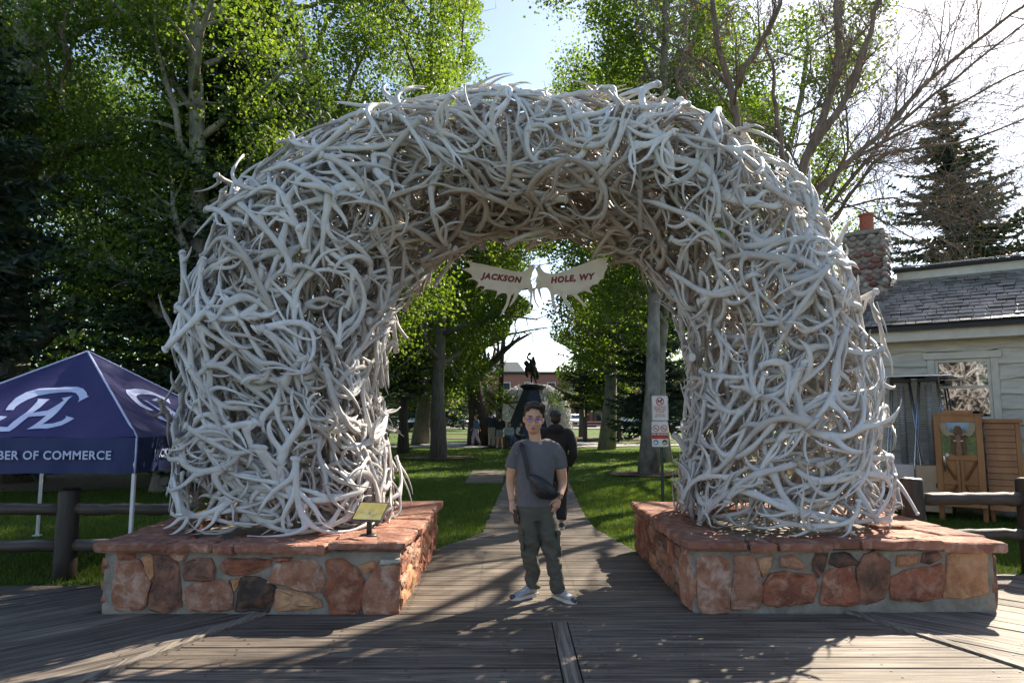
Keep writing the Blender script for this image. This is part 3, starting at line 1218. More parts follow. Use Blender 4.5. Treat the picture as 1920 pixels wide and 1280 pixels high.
def hw(s, d, z):
    return HP0 + HA * s + HN * d + np.array([0, 0, z])


HM = Matrix(((HA[0], HN[0], 0, HP0[0]), (HA[1], HN[1], 0, HP0[1]), (0, 0, 1, 0), (0, 0, 0, 1)))
HFLIP = True


def hbox(s0, s1, d0, d1, z0, z1, bev=0.006):
    v, f = box((s0 + s1) / 2, (d0 + d1) / 2, (z0 + z1) / 2, s1 - s0, d1 - d0, z1 - z0, bev)
    v = [hw(*p) for p in v]
    return v, [q[::-1] for q in f]


house = thing('house', 'pale sage clapboard house with a shingled roof and cobblestone chimney at the right', 'house', tuple(HP0))
SL, SR = -2.3, 9.0                       # ends of the wall
mb = MB()
mb.add(*hbox(SL + .02, SR, -6.0, -.04, .45, 3.3, 0))
mb.build('wall', MT['siding'], house)
mb = MB()
mb.add(*hbox(SL + .01, SR, -6.0, -.0, -.1, .46, 0))
mb.build('foundation', MT['mortar'], house)
# stones set in the foundation
for k in range(34):
    s0 = SL + .1 + k * .3
    z0 = .06 + .16 * (k % 2)
    poly = [(s0 + rng.uniform(0, .04), z0), (s0 + .24, z0 + rng.uniform(0, .03)), (s0 + .25, z0 + .17), (s0 + .03, z0 + .19)]
    link('stone', stone_mesh(poly, lambda a, b, d: tuple(hw(a, d, b)), .02), MT[ROCKS[k % 6]], house)
# wavy edged boards, each lapping the one below
WIN = (-.40, .62, 1.50, 2.70)           # outer window trim: s0 s1 z0 z1
zb = [.46, .72, .98, 1.22, 1.46, 1.72, 1.97, 2.23, 2.47, 2.72, 2.93]
wr = random.Random(5)
for i in range(len(zb) - 1):
    z0, z1 = zb[i], zb[i + 1] + .04
    segs = [(SL, SR)]
    if z1 > WIN[2] and z0 < WIN[3]:
        segs = [(SL, WIN[0] - .002), (WIN[1] + .002, SR)]
    ph = wr.uniform(0, 6)
    for s0, s1 in segs:
        n = max(4, int((s1 - s0) / .12))
        V, F = [], []
        for k in range(n + 1):
            s = s0 + (s1 - s0) * k / n
            w = .018 * math.sin(s * 4.1 + ph) + .012 * math.sin(s * 9.3 + ph * 2)
            V += [hw(s, .05, z0 + w), hw(s, .006, z1), hw(s, -.02, z1), hw(s, -.0, z0 + w + .004)]
        for k in range(n):
            a = k * 4
            for q in ((0, 1), (1, 2), (2, 3), (3, 0)):
                F.append((a + q[0], a + q[1], a + 4 + q[1], a + 4 + q[0]))
        F += [(0, 1, 2, 3), (n * 4, n * 4 + 3, n * 4 + 2, n * 4 + 1)]
        mb = MB()
        mb.add(V, F)
        link('siding_board', fix_normals(mb.mesh('siding_board')), MT['siding'], house)
# corner board at the left end, fascia under the eave
mb = MB()
mb.add(*hbox(SL - .1, SL + .02, -.05, .05, .3, 2.95))
mb.build('corner_board', MT['trim'], house)
mb = MB()
mb.add(*hbox(SL - .3, SR, .30, .34, 2.90, 3.14))
mb.add(*hbox(SL - .3, SR, -.04, .30, 2.90, 2.925))
mb.build('fascia', MT['trim'], house)
mb = MB()
mb.add(*hbox(SL - .32, SR, .28, .40, 3.142, 3.185))
mb.build('drip_edge', MT['black_edge'], house)
# window
wf = MB()
s0, s1, z0, z1 = WIN
wf.add(*hbox(s0, s0 + .11, -.02, .055, z0 + .04, z1 - .12))
wf.add(*hbox(s1 - .11, s1, -.02, .055, z0 + .04, z1 - .12))
wf.add(*hbox(s0 - .05, s1 + .05, -.02, .075, z1 - .12, z1))
win = wf.build('window', MT['trim'], house)
mb = MB()
mb.add(*hbox(s0 - .05, s1 + .05, -.02, .10, z0 - .01, z0 + .04))
mb.build('sill', MT['trim'], win)
mb = MB()
a, c = s0 + .112, s1 - .112
for bx_ in ((a, a + .05, z0 + .04, z1 - .12), (c - .05, c, z0 + .04, z1 - .12), (a + .05, c - .05, z1 - .18, z1 - .12), (a + .05, c - .05, z0 + .04, z0 + .1), (a + .05, c - .05, 2.075, 2.12)):
    mb.add(*hbox(bx_[0], bx_[1], -.03, .03, bx_[2], bx_[3], .004))
mb.build('sash', MT['trim'], win)
for q0, q1 in ((z0 + .1, 2.075), (2.12, z1 - .18)):
    mb = MB()
    g0_, g1_ = a + .05, c - .05            # panes angled on purpose so that the arch mirrors in them
    V = [hw(g0_, -.012, q0), hw(g1_, .024, q0), hw(g1_, .024, q1), hw(g0_, -.012, q1)]
    V += [p - HN * .004 for p in V]
    mb.add(V, [(0, 1, 2, 3), (7, 6, 5, 4), (0, 4, 5, 1), (1, 5, 6, 2), (2, 6, 7, 3), (3, 7, 4, 0)])
    mb.build('pane', MT['window_glass'], win)

# roof: lower slope, then a raised ridge with its own white band
PITCHR = R(31)
cr, srr = math.cos(PITCHR), math.sin(PITCHR)


def roof_pt(s, t, h=0):
    """t metres up the slope from the eave, h above the roof plane"""
    return hw(s, .42 - t * cr - h * -srr * 1.0 * -1 * 0 + h * srr, 3.19 + t * srr + h * cr)


RT = 2.1
mb = MB()
V = [roof_pt(SL - .3, -.02, -.03), roof_pt(SR, -.02, -.03), roof_pt(SR, RT + .2, -.03), roof_pt(SL - .3, RT + .2, -.03)]
V += [p - np.array([0, 0, .08]) for p in V]
mb.add(V, [(0, 1, 2, 3), (7, 6, 5, 4), (0, 4, 5, 1), (1, 5, 6, 2), (2, 6, 7, 3), (3, 7, 4, 0)])
roof = link('roof', fix_normals(mb.mesh('roof')), MT['black_edge'], house)
# back slope closes the roof
mb = MB()
top = roof_pt(0, RT + 2.4)
V = [roof_pt(SL - .3, RT + .2, -.03), roof_pt(SR, RT + .2, -.03), hw(SR, -6.4, 3.1), hw(SL - .3, -6.4, 3.1)]
mb.add(V, [(0, 1, 2, 3)])
mb.build('back_slope', MT['shingle'], house)
# shingles: every one its own piece where the photograph shows them
shr = random.Random(12)
cnt = 0
rest = MB()
rows = 14
for rI in range(rows):
    t0 = rI * .15
    s = SL - .3 + shr.uniform(0, .2)
    while s < SR - .1:
        w = shr.uniform(.12, .27)
        h1 = .020 + shr.uniform(0, .012)
        V = []
        for ss in (s + .005, s + w - .005):
            lift = shr.uniform(0, .006)
            V += [roof_pt(ss, t0 - .035 + shr.uniform(-.012, .012), h1 + lift - .014), roof_pt(ss, t0 - .033, h1 + lift), roof_pt(ss, t0 + .18, .006), roof_pt(ss, t0 + .18, -.004)]
        F = [(0, 1, 2, 3), (4, 7, 6, 5), (0, 4, 5, 1), (1, 5, 6, 2), (3, 2, 6, 7), (0, 3, 7, 4)]
        if -1.5 < s < 1.6 and cnt < 298:
            mb = MB()
            mb.add(V, F)
            link('shingle', fix_normals(mb.mesh('shingle')), MT['shingle'], roof)
            cnt += 1
        else:
            rest.add(V, F)
        s += w
me = fix_normals(rest.mesh('shingle_field'))
stuff(link('shingle_field', me, MT['shingle'], roof))
# raised ridge: pale band, dark gap and metal cap
rb0 = roof_pt(0, RT)
dz, dd = float(rb0[2]), float(np.dot(rb0 - HP0, HN))
mb = MB()
mb.add(*hbox(-.92, SR, dd - .10, dd + .0, dz - .05, dz + .17))
mb.build('ridge_band', MT['trim'], roof)
mb = MB()
mb.add(*hbox(-.97, SR, dd - .10, dd + .10, dz + .172, dz + .225))
mb.build('ridge_shadow_board', MT['black_edge'], roof)
s = -.97
while s < 2.2:
    mb = MB()
    w = .42
    V = [hw(s, dd + .14, dz + .225), hw(s + w - .01, dd + .14, dz + .225), hw(s + w - .01, dd - .30, dz + .31), hw(s, dd - .30, dz + .31)]
    V += [p + np.array([0, 0, .03]) for p in V]
    mb.add(V, [(3, 2, 1, 0), (4, 5, 6, 7), (0, 1, 5, 4), (1, 2, 6, 5), (2, 3, 7, 6), (3, 0, 4, 7)])
    link('ridge_shingle', fix_normals(mb.mesh('ridge_shingle')), MT['shingle'], roof)
    s += w

# chimney of river cobbles
chs, chd = -1.42, -1.15
ch = MB()
ch.add(*hbox(chs - .36, chs + .36, chd - .36, chd + .36, 3.2, 5.16, .05))
ch.add(*hbox(chs - .40, chs + .40, chd - .40, chd + .40, 5.162, 5.25, .03))
chim = ch.build('chimney', MT['mortar'], house)
mb = MB()
mb.add(*[q for q in lathe([(.13, 5.25), (.15, 5.30), (.13, 5.34), (.13, 5.60), (.15, 5.62), (.15, 5.66), (.11, 5.66), (.11, 5.4)], 14, *hw(chs + .05, chd, 0)[:2])])
mb.build('chimney_pot', MT['clay'], chim)
cob = random.Random(4)


def pebble(c, ax, ay, az, sx, sy, sz):
    V, F = [], []
    for i in range(5):
        th = math.pi * i / 4
        for j in range(8):
            ph = 2 * math.pi * j / 8
            V.append(c + ax * sx * math.sin(th) * math.cos(ph) + ay * sy * math.sin(th) * math.sin(ph) + az * sz * math.cos(th))
    for i in range(4):
        for j in range(8):
            k = (j + 1) % 8
            F.append((i * 8 + j, i * 8 + k, (i + 1) * 8 + k, (i + 1) * 8 + j))
    return V, F


UP = np.array([0, 0, 1.0])
for face in range(2):
    z = 3.65
    while z < 5.12:
        h = cob.uniform(.09, .15)
        x = -.37
        while x < .36:
            w = cob.uniform(.09, .24)
            if face == 0:
                c = hw(chs + x + w / 2, chd + .36, z + h / 2)
                ax, az = HA, HN
            else:
                c = hw(chs + .36, chd + x + w / 2, z + h / 2)
                ax, az = HN, HA
            mb = MB()
            mb.add(*pebble(c, ax, UP, az, w * .5, h * .5, .055))
            mat = cob.choice(['cobble', 'cobble', 'cobble_red', 'cobble_pale', 'cobble'])
            o = link('cobble', fix_normals(mb.mesh('cobble')), MT[mat], chim, True)
            x += w
        z += h
# ================================================================ log fences
m, nt, b = new_mat('log')
vec = coords(nt, (1, 8, 8))
g = noise_tex(nt, vec, 3, 6, .65)
col = ramp(nt, g, [(.3, (.030, .022, .018)), (.62, (.075, .056, .046))])
geo = nt.nodes.new('ShaderNodeNewGeometry')
sep = nt.nodes.new('ShaderNodeSeparateXYZ')
nt.links.new(geo.outputs['Normal'], sep.inputs[0])
wear = nt.nodes.new('ShaderNodeMath')
wear.operation = 'MULTIPLY'
nt.links.new(ramp(nt, sep.outputs['Z'], [(.55, 0), (.9, 1)]), wear.inputs[0])
nt.links.new(ramp(nt, noise_tex(nt, vec, 5, 5, .7), [(.35, .1), (.6, 1)]), wear.inputs[1])
col = mixc(nt, wear.outputs[0], col, (.26, .24, .225))      # paint worn off along the top of the rails
nt.links.new(col, b.inputs['Base Color'])
b.inputs['Roughness'].default_value = .6
bump(nt, g, b, .5, .01)
MT['log'] = m
MT['log_post'] = pmat('log_post', (.050, .036, .030), (.022, .017, .014), 5, (6, 6, .6), rough=.6, bstr=.5, bdist=.01, bscale=10, vary=.1)
frng = np.random.default_rng(31)


def log_post(parent, x, y, h=.87, r=.105):
    k = [(r * 1.0, -.2), (r * 1.02, .2), (r * .97, h * .6), (r * .95, h - .03), (r * .88, h - .008), (r * .6, h)]
    v, f = lathe(k, 14, x, y)
    v = np.array(v) + frng.normal(0, .003, (len(v), 3))
    mb = MB()
    mb.add(v, f)
    mb.build('post', MT['log_post'], parent, True)


def log_rail(parent, p, q, r=.06):
    P = resample([p, q], 12)
    P[1:-1] += frng.normal(0, .006, (10, 3))
    mb = MB()
    mb.add(*tube(P, r * (1 + frng.normal(0, .05, 12)), 12))
    mb.build('rail', MT['log'], parent, True)


fl = thing('log_fence', 'dark two rail log fence crossing in front of the blue tent', 'fence', (-4.6, 7.12, 0))
for x in (-9.9, -7.2, -4.53):
    log_post(fl, x, 7.12)
for z in (.665, .30):
    for a, c in ((-12, -9.95), (-9.85, -7.25), (-7.15, -4.6), (-4.46, -3.3)):
        log_rail(fl, (a, 7.12, z + .01), (c, 7.12, z - .005))
fr_ = thing('log_fence', 'dark two rail log fence in front of the house on the right', 'fence', (4.3, 7.4, 0))
for x in (4.26, 5.50, 8.0):
    log_post(fr_, x, 7.4, .955, .118)
for z, r in ((.735, .064), (.365, .058)):
    for a, c in ((4.36, 5.40), (5.60, 7.9), (8.1, 11)):
        log_rail(fr_, (a, 7.4, z), (c, 7.4, z + .004), r)

# ================================================================ blue canopy tent
def cloth_mat(name, c1, c2, trans=.15):
    m, nt, b = new_mat(name)
    vec = coords(nt)
    col = ramp(nt, noise_tex(nt, vec, 1.3, 4), [(.35, c1), (.65, c2)])
    nt.links.new(col, b.inputs['Base Color'])
    b.inputs['Roughness'].default_value = .55
    b.inputs['Specular IOR Level'].default_value = .3
    bump(nt, noise_tex(nt, coords(nt, (1, 1, .5)), 2.2, 3), b, .5, .05)
    tr = nt.nodes.new('ShaderNodeBsdfTranslucent')
    nt.links.new(col, tr.inputs['Color'])
    mx = nt.nodes.new('ShaderNodeMixShader')
    mx.inputs[0].default_value = trans
    nt.links.new(b.outputs[0], mx.inputs[1])
    nt.links.new(tr.outputs[0], mx.inputs[2])
    nt.links.new(mx.outputs[0], nt.nodes['Material Output'].inputs['Surface'])
    return m


MT['canopy'] = cloth_mat('canopy', (.036, .034, .125), (.048, .044, .15), .2)
MT['valance'] = cloth_mat('valance', (.026, .040, .135), (.034, .050, .16), .22)
MT['logo'] = pmat('logo', (.50, .56, .78), (.46, .52, .74), 3, rough=.6, bstr=0)
MT['white_metal'] = pmat('white_metal', (.70, .72, .74), (.62, .64, .67), 5, rough=.4, bstr=0)
TFR, TFL = np.array([-3.70, 6.80, 1.40]), np.array([-6.50, 6.84, 1.40])
TBR, TBL = np.array([-3.62, 9.45, 1.40]), np.array([-6.42, 9.45, 1.40])
TAP = np.array([-5.15, 8.25, 2.385])
tent = thing('canopy_tent', 'navy blue canopy tent lettered COMMERCE standing behind the log fence', 'tent', (-5.1, 8.2, 0))
panels = [(TFL, TFR), (TFR, TBR), (TBR, TBL), (TBL, TFL)]


def tent_pt(k, a, h, off=0.0):
    """a 0..1 along the eave, h 0..1 up to the peak"""
    p, q = panels[k]
    e = p + (q - p) * a
    n = np.cross(q - p, TAP - p)
    n = n / np.linalg.norm(n)
    sag = -.075 * math.sin(math.pi * h) * math.sin(math.pi * min(max(a, 0), 1)) - .010 * math.sin(a * 17 + h * 9) * (1 - h) - .008 * math.sin(a * 31 - h * 22) * (1 - h)
    return e + (TAP - e) * h + n * (off + sag)


for k in range(4):
    mb = MB()
    n = 14
    V = [tent_pt(k, i / n, j / n) for j in range(n) for i in range(n + 1)] + [TAP]
    F = [(j * (n + 1) + i, j * (n + 1) + i + 1, (j + 1) * (n + 1) + i + 1, (j + 1) * (n + 1) + i) for j in range(n - 1) for i in range(n)]
    F += [((n - 1) * (n + 1) + i, (n - 1) * (n + 1) + i + 1, n * (n + 1)) for i in range(n)]
    mb.add(V, F)
    mb.build('canopy_panel', MT['canopy'], tent, True)
    p, q = panels[k]
    nn = np.cross(q - p, np.array([0, 0, 1.0]))
    nn /= np.linalg.norm(nn)
    V, F = [], []
    cols = 40
    for i in range(cols + 1):
        e = p + (q - p) * i / cols
        for j in range(5):
            w = .012 * math.sin(i * .55 + k) * j / 4 + .006 * math.sin(i * 1.3 + j)
            V.append(e + nn * (w + .004) + np.array([0, 0, -.35 * j / 4 + .004 * math.sin(i * .8) * j / 4]))
    for i in range(cols):
        for j in range(4):
            F.append((i * 5 + j, (i + 1) * 5 + j, (i + 1) * 5 + j + 1, i * 5 + j + 1))
    mb = MB()
    mb.add(V, F)
    mb.build('valance', MT['valance'], tent, True)
    mb = MB()
    mb.add(*tube([p + (TAP - p) * t + np.array([0, 0, .006 - .0 * t]) for t in np.linspace(0, 1, 8)], .011, 6))
    mb.build('piping', MT['logo'], tent, True)
    mb = MB()
    inn = (np.array([-5.1, 8.15, 0]) - np.array([p[0], p[1], 0])) * .012
    mb.add(*box(p[0] + inn[0], p[1] + inn[1], .66, .034, .034, 1.36, .004))
    mb.add(*box(p[0] + inn[0], p[1] + inn[1], .012, .09, .09, .012, .002))
    mb.build('leg', MT['white_metal'], tent)
mb = MB()
mb.add(*tube([TFR + np.array([0, -.006, .0]), TFR + np.array([0, -.006, -.35])], .010, 6))
mb.build('piping', MT['logo'], tent, True)
# emblem on the slopes, drawn once in the front slope's own frame
E_ARC = [(35, 597), (60, 545), (130, 485), (230, 432), (350, 397), (470, 379), (600, 374), (700, 385), (760, 410), (790, 445), (800, 482), (820, 484), (705, 528), (722, 505), (715, 475), (690, 445), (640, 425), (560, 420), (450, 430), (330, 455), (240, 490), (170, 530), (130, 565), (110, 597)]
E_H = [(335, 485), (440, 482), (410, 503), (290, 627), (425, 600), (575, 500), (550, 474), (660, 468), (625, 490), (600, 515), (385, 752), (480, 742), (560, 712), (600, 680), (597, 658), (678, 686), (560, 755), (430, 800), (245, 812), (290, 778), (412, 648), (255, 672), (130, 780), (80, 814), (-120, 818), (-160, 780), (-120, 760), (60, 774), (225, 620), (330, 508)]
E_TAIL = [(-130, 650), (52, 654), (20, 676), (-40, 705), (-70, 760), (-125, 762)]
pn = np.cross(TFR - TFL, TAP - TFL)


def densify(P, d):
    out = []
    for i in range(len(P)):
        p, q = np.array(P[i], float), np.array(P[(i + 1) % len(P)], float)
        k = max(1, int(np.linalg.norm(q - p) / d))
        out += [tuple(p + (q - p) * t / k) for t in range(k)]
    return out


from mathutils.geometry import tessellate_polygon
for k in (0, 1):
    for poly in (E_ARC, E_H, E_TAIL):
        loc = []
        for x, y in densify(poly, 60):
            P = on_plane(x / 4.924, 640 + y / 4.924, TFL, pn)
            M3 = np.stack([TFR - TFL, TAP - (TFL + TFR) / 2, pn], 1)
            a, h, _ = np.linalg.solve(M3, P - TFL)
            loc.append((a, h))
        if k == 1:
            loc = [(a - .0, h) for a, h in loc]
        # a, h measured from the eave with a kept parallel; turn into tent_pt's fan parameter
        V = []
        for a, h in loc:
            aa = (a - .5 * h) / (1 - h) if h < .97 else .5
            V.append(tent_pt(k, aa, h, .007))
        tris = tessellate_polygon([[Vector((a, h, 0)) for a, h in loc]])
        mb = MB()
        mb.add(V, [tuple(t) for t in tris])
        mb.build('emblem', MT['logo'], tent)
put_text('lettering', 'JACKSON HOLE CHAMBER OF COMMERCE', .118, Matrix.Translation((-3.93, 6.775, 1.225)) @ Matrix.Rotation(math.pi / 2, 4, 'X') @ Matrix.Scale(1.0, 4), MT['logo'], tent, bold=.0022, align='RIGHT', space=1.08, extrude=.001)
put_text('lettering', 'JACKSON HOLE CHAMBER OF COMMERCE', .118, Matrix.Translation((-3.655, 7.06, 1.225)) @ Matrix.Rotation(math.pi / 2, 4, 'Z') @ Matrix.Rotation(math.pi / 2, 4, 'X'), MT['logo'], tent, bold=.0022, align='LEFT', space=1.04, extrude=.001)

# ================================================================ information plaque on the left pedestal
MT['black_metal'] = pmat('black_metal', (.022, .022, .024), (.03, .03, .032), 8, rough=.45, bstr=.1)
MT['frame_metal'] = pmat('frame_metal', (.10, .10, .105), (.07, .07, .072), 8, rough=.35, metal=.6, bstr=.1)
MT['yellow_print'] = pmat('yellow_print', (.78, .58, .16), (.82, .68, .30), 6, rough=.35, bstr=0, dirt=(.48, .30, .07), dscale=9, damt=.6)
MT['brown_print'] = pmat('brown_print', (.20, .14, .06), rough=.5, bstr=0)
pq = on_ground(692, 1003, .585)
plq = thing('information_plaque', 'small yellow information panel on a black post in front of the left antlers', 'plaque', tuple(pq))
mb = MB()
mb.add(*tube([pq + np.array([0, 0, 0]), pq + np.array([0, 0, .17])], .024, 12))
mb.add(*[lathe([(.075, pq[2] - .004), (.075, pq[2] + .008), (.03, pq[2] + .012)], 14, pq[0], pq[1])][0])
mb.build('post', MT['black_metal'], plq, True)
PM = Matrix.Translation((pq[0] + .01, pq[1] - .01, pq[2] + .20)) @ Matrix.Rotation(R(-14), 4, 'Z') @ Matrix.Rotation(R(38), 4, 'X')
mb = MB()
v, f = box(0, 0, 0, .285, .225, .016, .004)
mb.add(v, f, PM)
pan = mb.build('panel', MT['frame_metal'], plq)
mb = MB()
v, f = box(0, 0, .0095, .255, .195, .003)
mb.add(v, f, PM)
mb.build('print', MT['yellow_print'], pan)
mb = MB()
for p, q, w in [((-.09, -.02), (.0, -.03), .004), ((0, -.03), (.055, -.06), .005), ((0, -.03), (-.012, .03), .004), ((0, -.03), (.02, .025), .004), ((.01, -.03), (.045, .01), .004), ((-.05, -.025), (-.07, .01), .003), ((.055, -.06), (.08, -.03), .003), ((.03, -.05), (.05, -.02), .003)]:
    p, q = np.array(p), np.array(q)
    d = (q - p) / np.linalg.norm(q - p)
    n = np.array([-d[1], d[0]]) * w / 2
    mb.add([(*(p - n), .0118), (*(q - n * .4), .0118), (*(q + n * .4), .0118), (*(p + n), .0118)], [(0, 1, 2, 3)], PM)
stuff(mb.build('drawing', MT['brown_print'], pan))

# ================================================================ moose antler sign
MT['moose'] = pmat('moose', (.70, .62, .52), (.60, .52, .43), 5, rough=.6, bstr=.35, bdist=.006, bscale=14, dirt=(.28, .20, .13), dscale=2.6, damt=.55)
MT['red_paint'] = pmat('red_paint', (.20, .018, .020), (.15, .014, .016), 8, rough=.55, bstr=0)
M_L = [(75, 158), (180, 178), (300, 195), (400, 215), (520, 232), (640, 265), (760, 275), (825, 262), (860, 225), (878, 180), (940, 205), (915, 240), (882, 265), (890, 340), (905, 430), (900, 520), (880, 530), (860, 480), (820, 475), (770, 510), (720, 580), (690, 640), (630, 710), (640, 670), (680, 590), (690, 540), (650, 570), (610, 690), (570, 770), (515, 830), (545, 760), (590, 660), (605, 580), (590, 545), (540, 540), (490, 570), (450, 620), (470, 570), (480, 520), (420, 505), (350, 500), (300, 530), (260, 560), (310, 505), (330, 470), (280, 460), (220, 490), (250, 440), (240, 410), (190, 385), (110, 390), (180, 360), (170, 330), (130, 300), (55, 265), (140, 245), (155, 225), (130, 190)]
M_R = [(965, 212), (1010, 175), (1020, 225), (1060, 275), (1120, 295), (1200, 298), (1290, 275), (1400, 235), (1520, 195), (1640, 150), (1740, 125), (1830, 120), (1815, 180), (1825, 240), (1790, 310), (1780, 375), (1740, 390), (1710, 440), (1650, 450), (1610, 490), (1615, 520), (1660, 560), (1600, 540), (1550, 520), (1490, 540), (1460, 560), (1520, 640), (1590, 720), (1540, 705), (1460, 620), (1390, 560), (1320, 570), (1350, 660), (1430, 800), (1370, 750), (1310, 650), (1270, 580), (1220, 550), (1185, 560), (1185, 640), (1230, 750), (1180, 710), (1150, 620), (1130, 520), (1100, 470), (1050, 465), (1010, 480), (1030, 600), (1030, 625), (990, 520), (965, 450), (960, 380), (985, 300), (1000, 250)]
SY = 7.32
msign = thing('moose_antler_sign', 'pair of pale moose antler palms lettered JACKSON HOLE, WY hanging under the arch', 'sign', tuple(at_y(963, 500, SY)))
for poly, sx in ((M_L, -1), (M_R, 1)):
    pts = []
    for x, y in poly:
        p = at_y(860 + x / 6.62, 470 + y / 6.62, SY)
        pts.append((p[0], p[2]))
    cx = .265
    fy = lambda a: SY - .16 * abs(a - cx) - .02                 # palms open towards the viewer
    V, F = prism(pts, -.012, .014, lambda a, b, d: (a, fy(a) + d, b))
    mb = MB()
    mb.add(V, F)
    me = fix_normals(mb.mesh('antler_palm'))
    bm = bmesh.new()
    bm.from_mesh(me)
    bmesh.ops.bevel(bm, geom=[e for e in bm.edges if all(len(f.verts) > 4 for f in e.link_faces) is False and any(len(f.verts) > 4 for f in e.link_faces)], offset=.006, segments=2, affect='EDGES', clamp_overlap=True)
    bm.to_mesh(me)
    bm.free()
    palm = link('antler_palm', me, MT['moose'], msign)
for chain, r0 in (([(905, 420), (902, 540), (893, 660), (838, 790)], .016), ([(935, 470), (935, 560), (955, 640), (1000, 705)], .014), ([(930, 205), (905, 260), (895, 340)], .017), ([(975, 205), (995, 270), (985, 380), (950, 480)], .017)):
    P = resample([at_y(860 + x / 6.62, 470 + y / 6.62, SY - .025) for x, y in chain], 9)
    mb = MB()
    mb.add(*tube(P, np.linspace(r0, r0 * .35, 9), 8))
    mb.build('brow_tine', MT['moose'], msign, True)
for p0, p1 in (((898, 180), (880, -60)), ((1005, 178), (1015, -60)), ((1800, 130), (1840, 20)), ((120, 165), (90, 30))):
    a = at_y(860 + p0[0] / 6.62, 470 + p0[1] / 6.62, SY - .08)
    c = at_y(860 + p1[0] / 6.62, 470 + p1[1] / 6.62, SY - .02)
    mb = MB()
    mb.add(*tube([a, c], .0035, 5))
    mb.build('hanging_wire', MT['frame_metal'], msign)


def sign_text(s, u, v, size, rot, turn, space):
    p = at_y(u, v, SY)
    M = Matrix.Translation((p[0], fy(p[0]) - .0135, p[2])) @ Matrix.Rotation(turn, 4, 'Z') @ Matrix.Rotation(math.pi / 2, 4, 'X') @ Matrix.Rotation(rot, 4, 'Z')
    return put_text('lettering', s, size, M, MT['red_paint'], msign, bold=.0055, shear=.22, space=space, extrude=.0012)


sign_text('JACKSON', 940.5, 524.5, .087, R(-5), math.atan(.16), 1.16)
sign_text('HOLE, WY', 1070.5, 525.5, .087, R(4), -math.atan(.16), 1.16)

# ================================================================ park rule signs on a green post
MT['sign_white'] = pmat('sign_white', (.74, .73, .70), (.68, .66, .63), 4, rough=.35, bstr=0)
MT['sign_red'] = pmat('sign_red', (.52, .03, .03), rough=.4, bstr=0)
MT['sign_black'] = pmat('sign_black', (.02, .02, .02), rough=.4, bstr=0)
MT['green_metal'] = pmat('green_metal', (.022, .05, .035), (.03, .06, .042), 6, rough=.5, bstr=.1)
MT['sign_blue'] = pmat('sign_blue', (.05, .25, .42), rough=.4, bstr=0)
MT['sign_yellow'] = pmat('sign_yellow', (.60, .55, .12), rough=.4, bstr=0)
GY = 12.7
c1, c2 = at_y(1237.5, 765, GY), at_y(1237.5, 813.5, GY)
rs = thing('park_rule_signs', 'green post with a no dogs sign above a no smoking sign', 'sign', (c1[0], GY + .03, 0))
mb = MB()
mb.add(*box(c1[0] + .02, GY + .035, .85, .055, .03, 1.8, .004))
mb.build('post', MT['green_metal'], rs)


def round_rect(w, h, r, n=5):
    out = []
    for cx, cy, a0 in ((w / 2 - r, h / 2 - r, 0), (-w / 2 + r, h / 2 - r, 90), (-w / 2 + r, -h / 2 + r, 180), (w / 2 - r, -h / 2 + r, 270)):
        for k in range(n + 1):
            a = R(a0 + 90 * k / n)
            out.append((cx + r * math.cos(a), cy + r * math.sin(a)))
    return out


def plate(parent, c, poly, d0, d1, mat, name):
    mb = MB()
    mb.add(*prism(poly, d0, d1, lambda a, b, d: (c[0] + a, c[1] - d, c[2] + b)))
    return link(name, fix_normals(mb.mesh(name)), mat, parent)


def annulus(parent, c, x, y, r0, r1, d, mat, slash=True):
    mb = MB()
    n = 28
    V = [(c[0] + x + r * math.cos(2 * math.pi * k / n), c[1] - d, c[2] + y + r * math.sin(2 * math.pi * k / n)) for r in (r0, r1) for k in range(n)]
    mb.add(V, [(k, n + k, n + (k + 1) % n, (k + 1) % n) for k in range(n)])
    if slash:
        s = math.sqrt(.5)
        w = (r1 - r0) * .45
        V = [(c[0] + x + s * (t * r0 * 1.04) + s * q, c[1] - d - .0008, c[2] + y - s * (t * r0 * 1.04) + s * q) for t, q in ((-1, -w), (1, -w), (1, w), (-1, w))]
        mb.add(V, [(0, 1, 2, 3)])
    mb.build('ban_circle', mat, parent)


def stext(parent, c, s, x, y, size, mat, bold=.001, space=1.0):
    put_text('lettering', s, size, Matrix.Translation((c[0] + x, c[1] - .0065, c[2] + y)) @ Matrix.Rotation(math.pi / 2, 4, 'X'), mat, parent, bold=bold, extrude=.0005, space=space)


W_, H_ = .305, .462
pA = plate(rs, c1, round_rect(W_, H_, .03), 0, .004, MT['sign_white'], 'no_dogs_plate')
rim = MB()
po, pi_ = round_rect(W_ - .018, H_ - .018, .024), round_rect(W_ - .028, H_ - .028, .02)
n = len(po)
rim.add([(c1[0] + a, c1[1] - .0055, c1[2] + b_) for a, b_ in po] + [(c1[0] + a, c1[1] - .0055, c1[2] + b_) for a, b_ in pi_], [(k, (k + 1) % n, n + (k + 1) % n, n + k) for k in range(n)])
rim.build('border', MT['frame_metal'], pA)
annulus(pA, c1, 0, .125, .062, .076, .0075, MT['sign_red'])
dog = [(-.045, -.035), (-.032, -.035), (-.028, -.008), (.008, -.008), (.012, -.038), (.026, -.038), (.028, .005), (.04, .022), (.052, .02), (.05, .036), (.034, .05), (.024, .04), (.012, .016), (-.03, .014), (-.045, .03), (-.05, .025), (-.042, .0)]
plate(pA, c1 + np.array([0, 0, .125]), dog, .0055, .0062, MT['sign_black'], 'dog_symbol')
for i, s in enumerate(('DOGS NOT', 'PERMITTED', 'IN PARK')):
    stext(pA, c1, s, 0, .022 - i * .042, .044, MT['sign_red'], .0006)
mb = MB()
mb.add(*box(c1[0], c1[1] - .006, c1[2] - .094, .11, .0006, .003))
mb.build('rule_line', MT['sign_red'], pA)
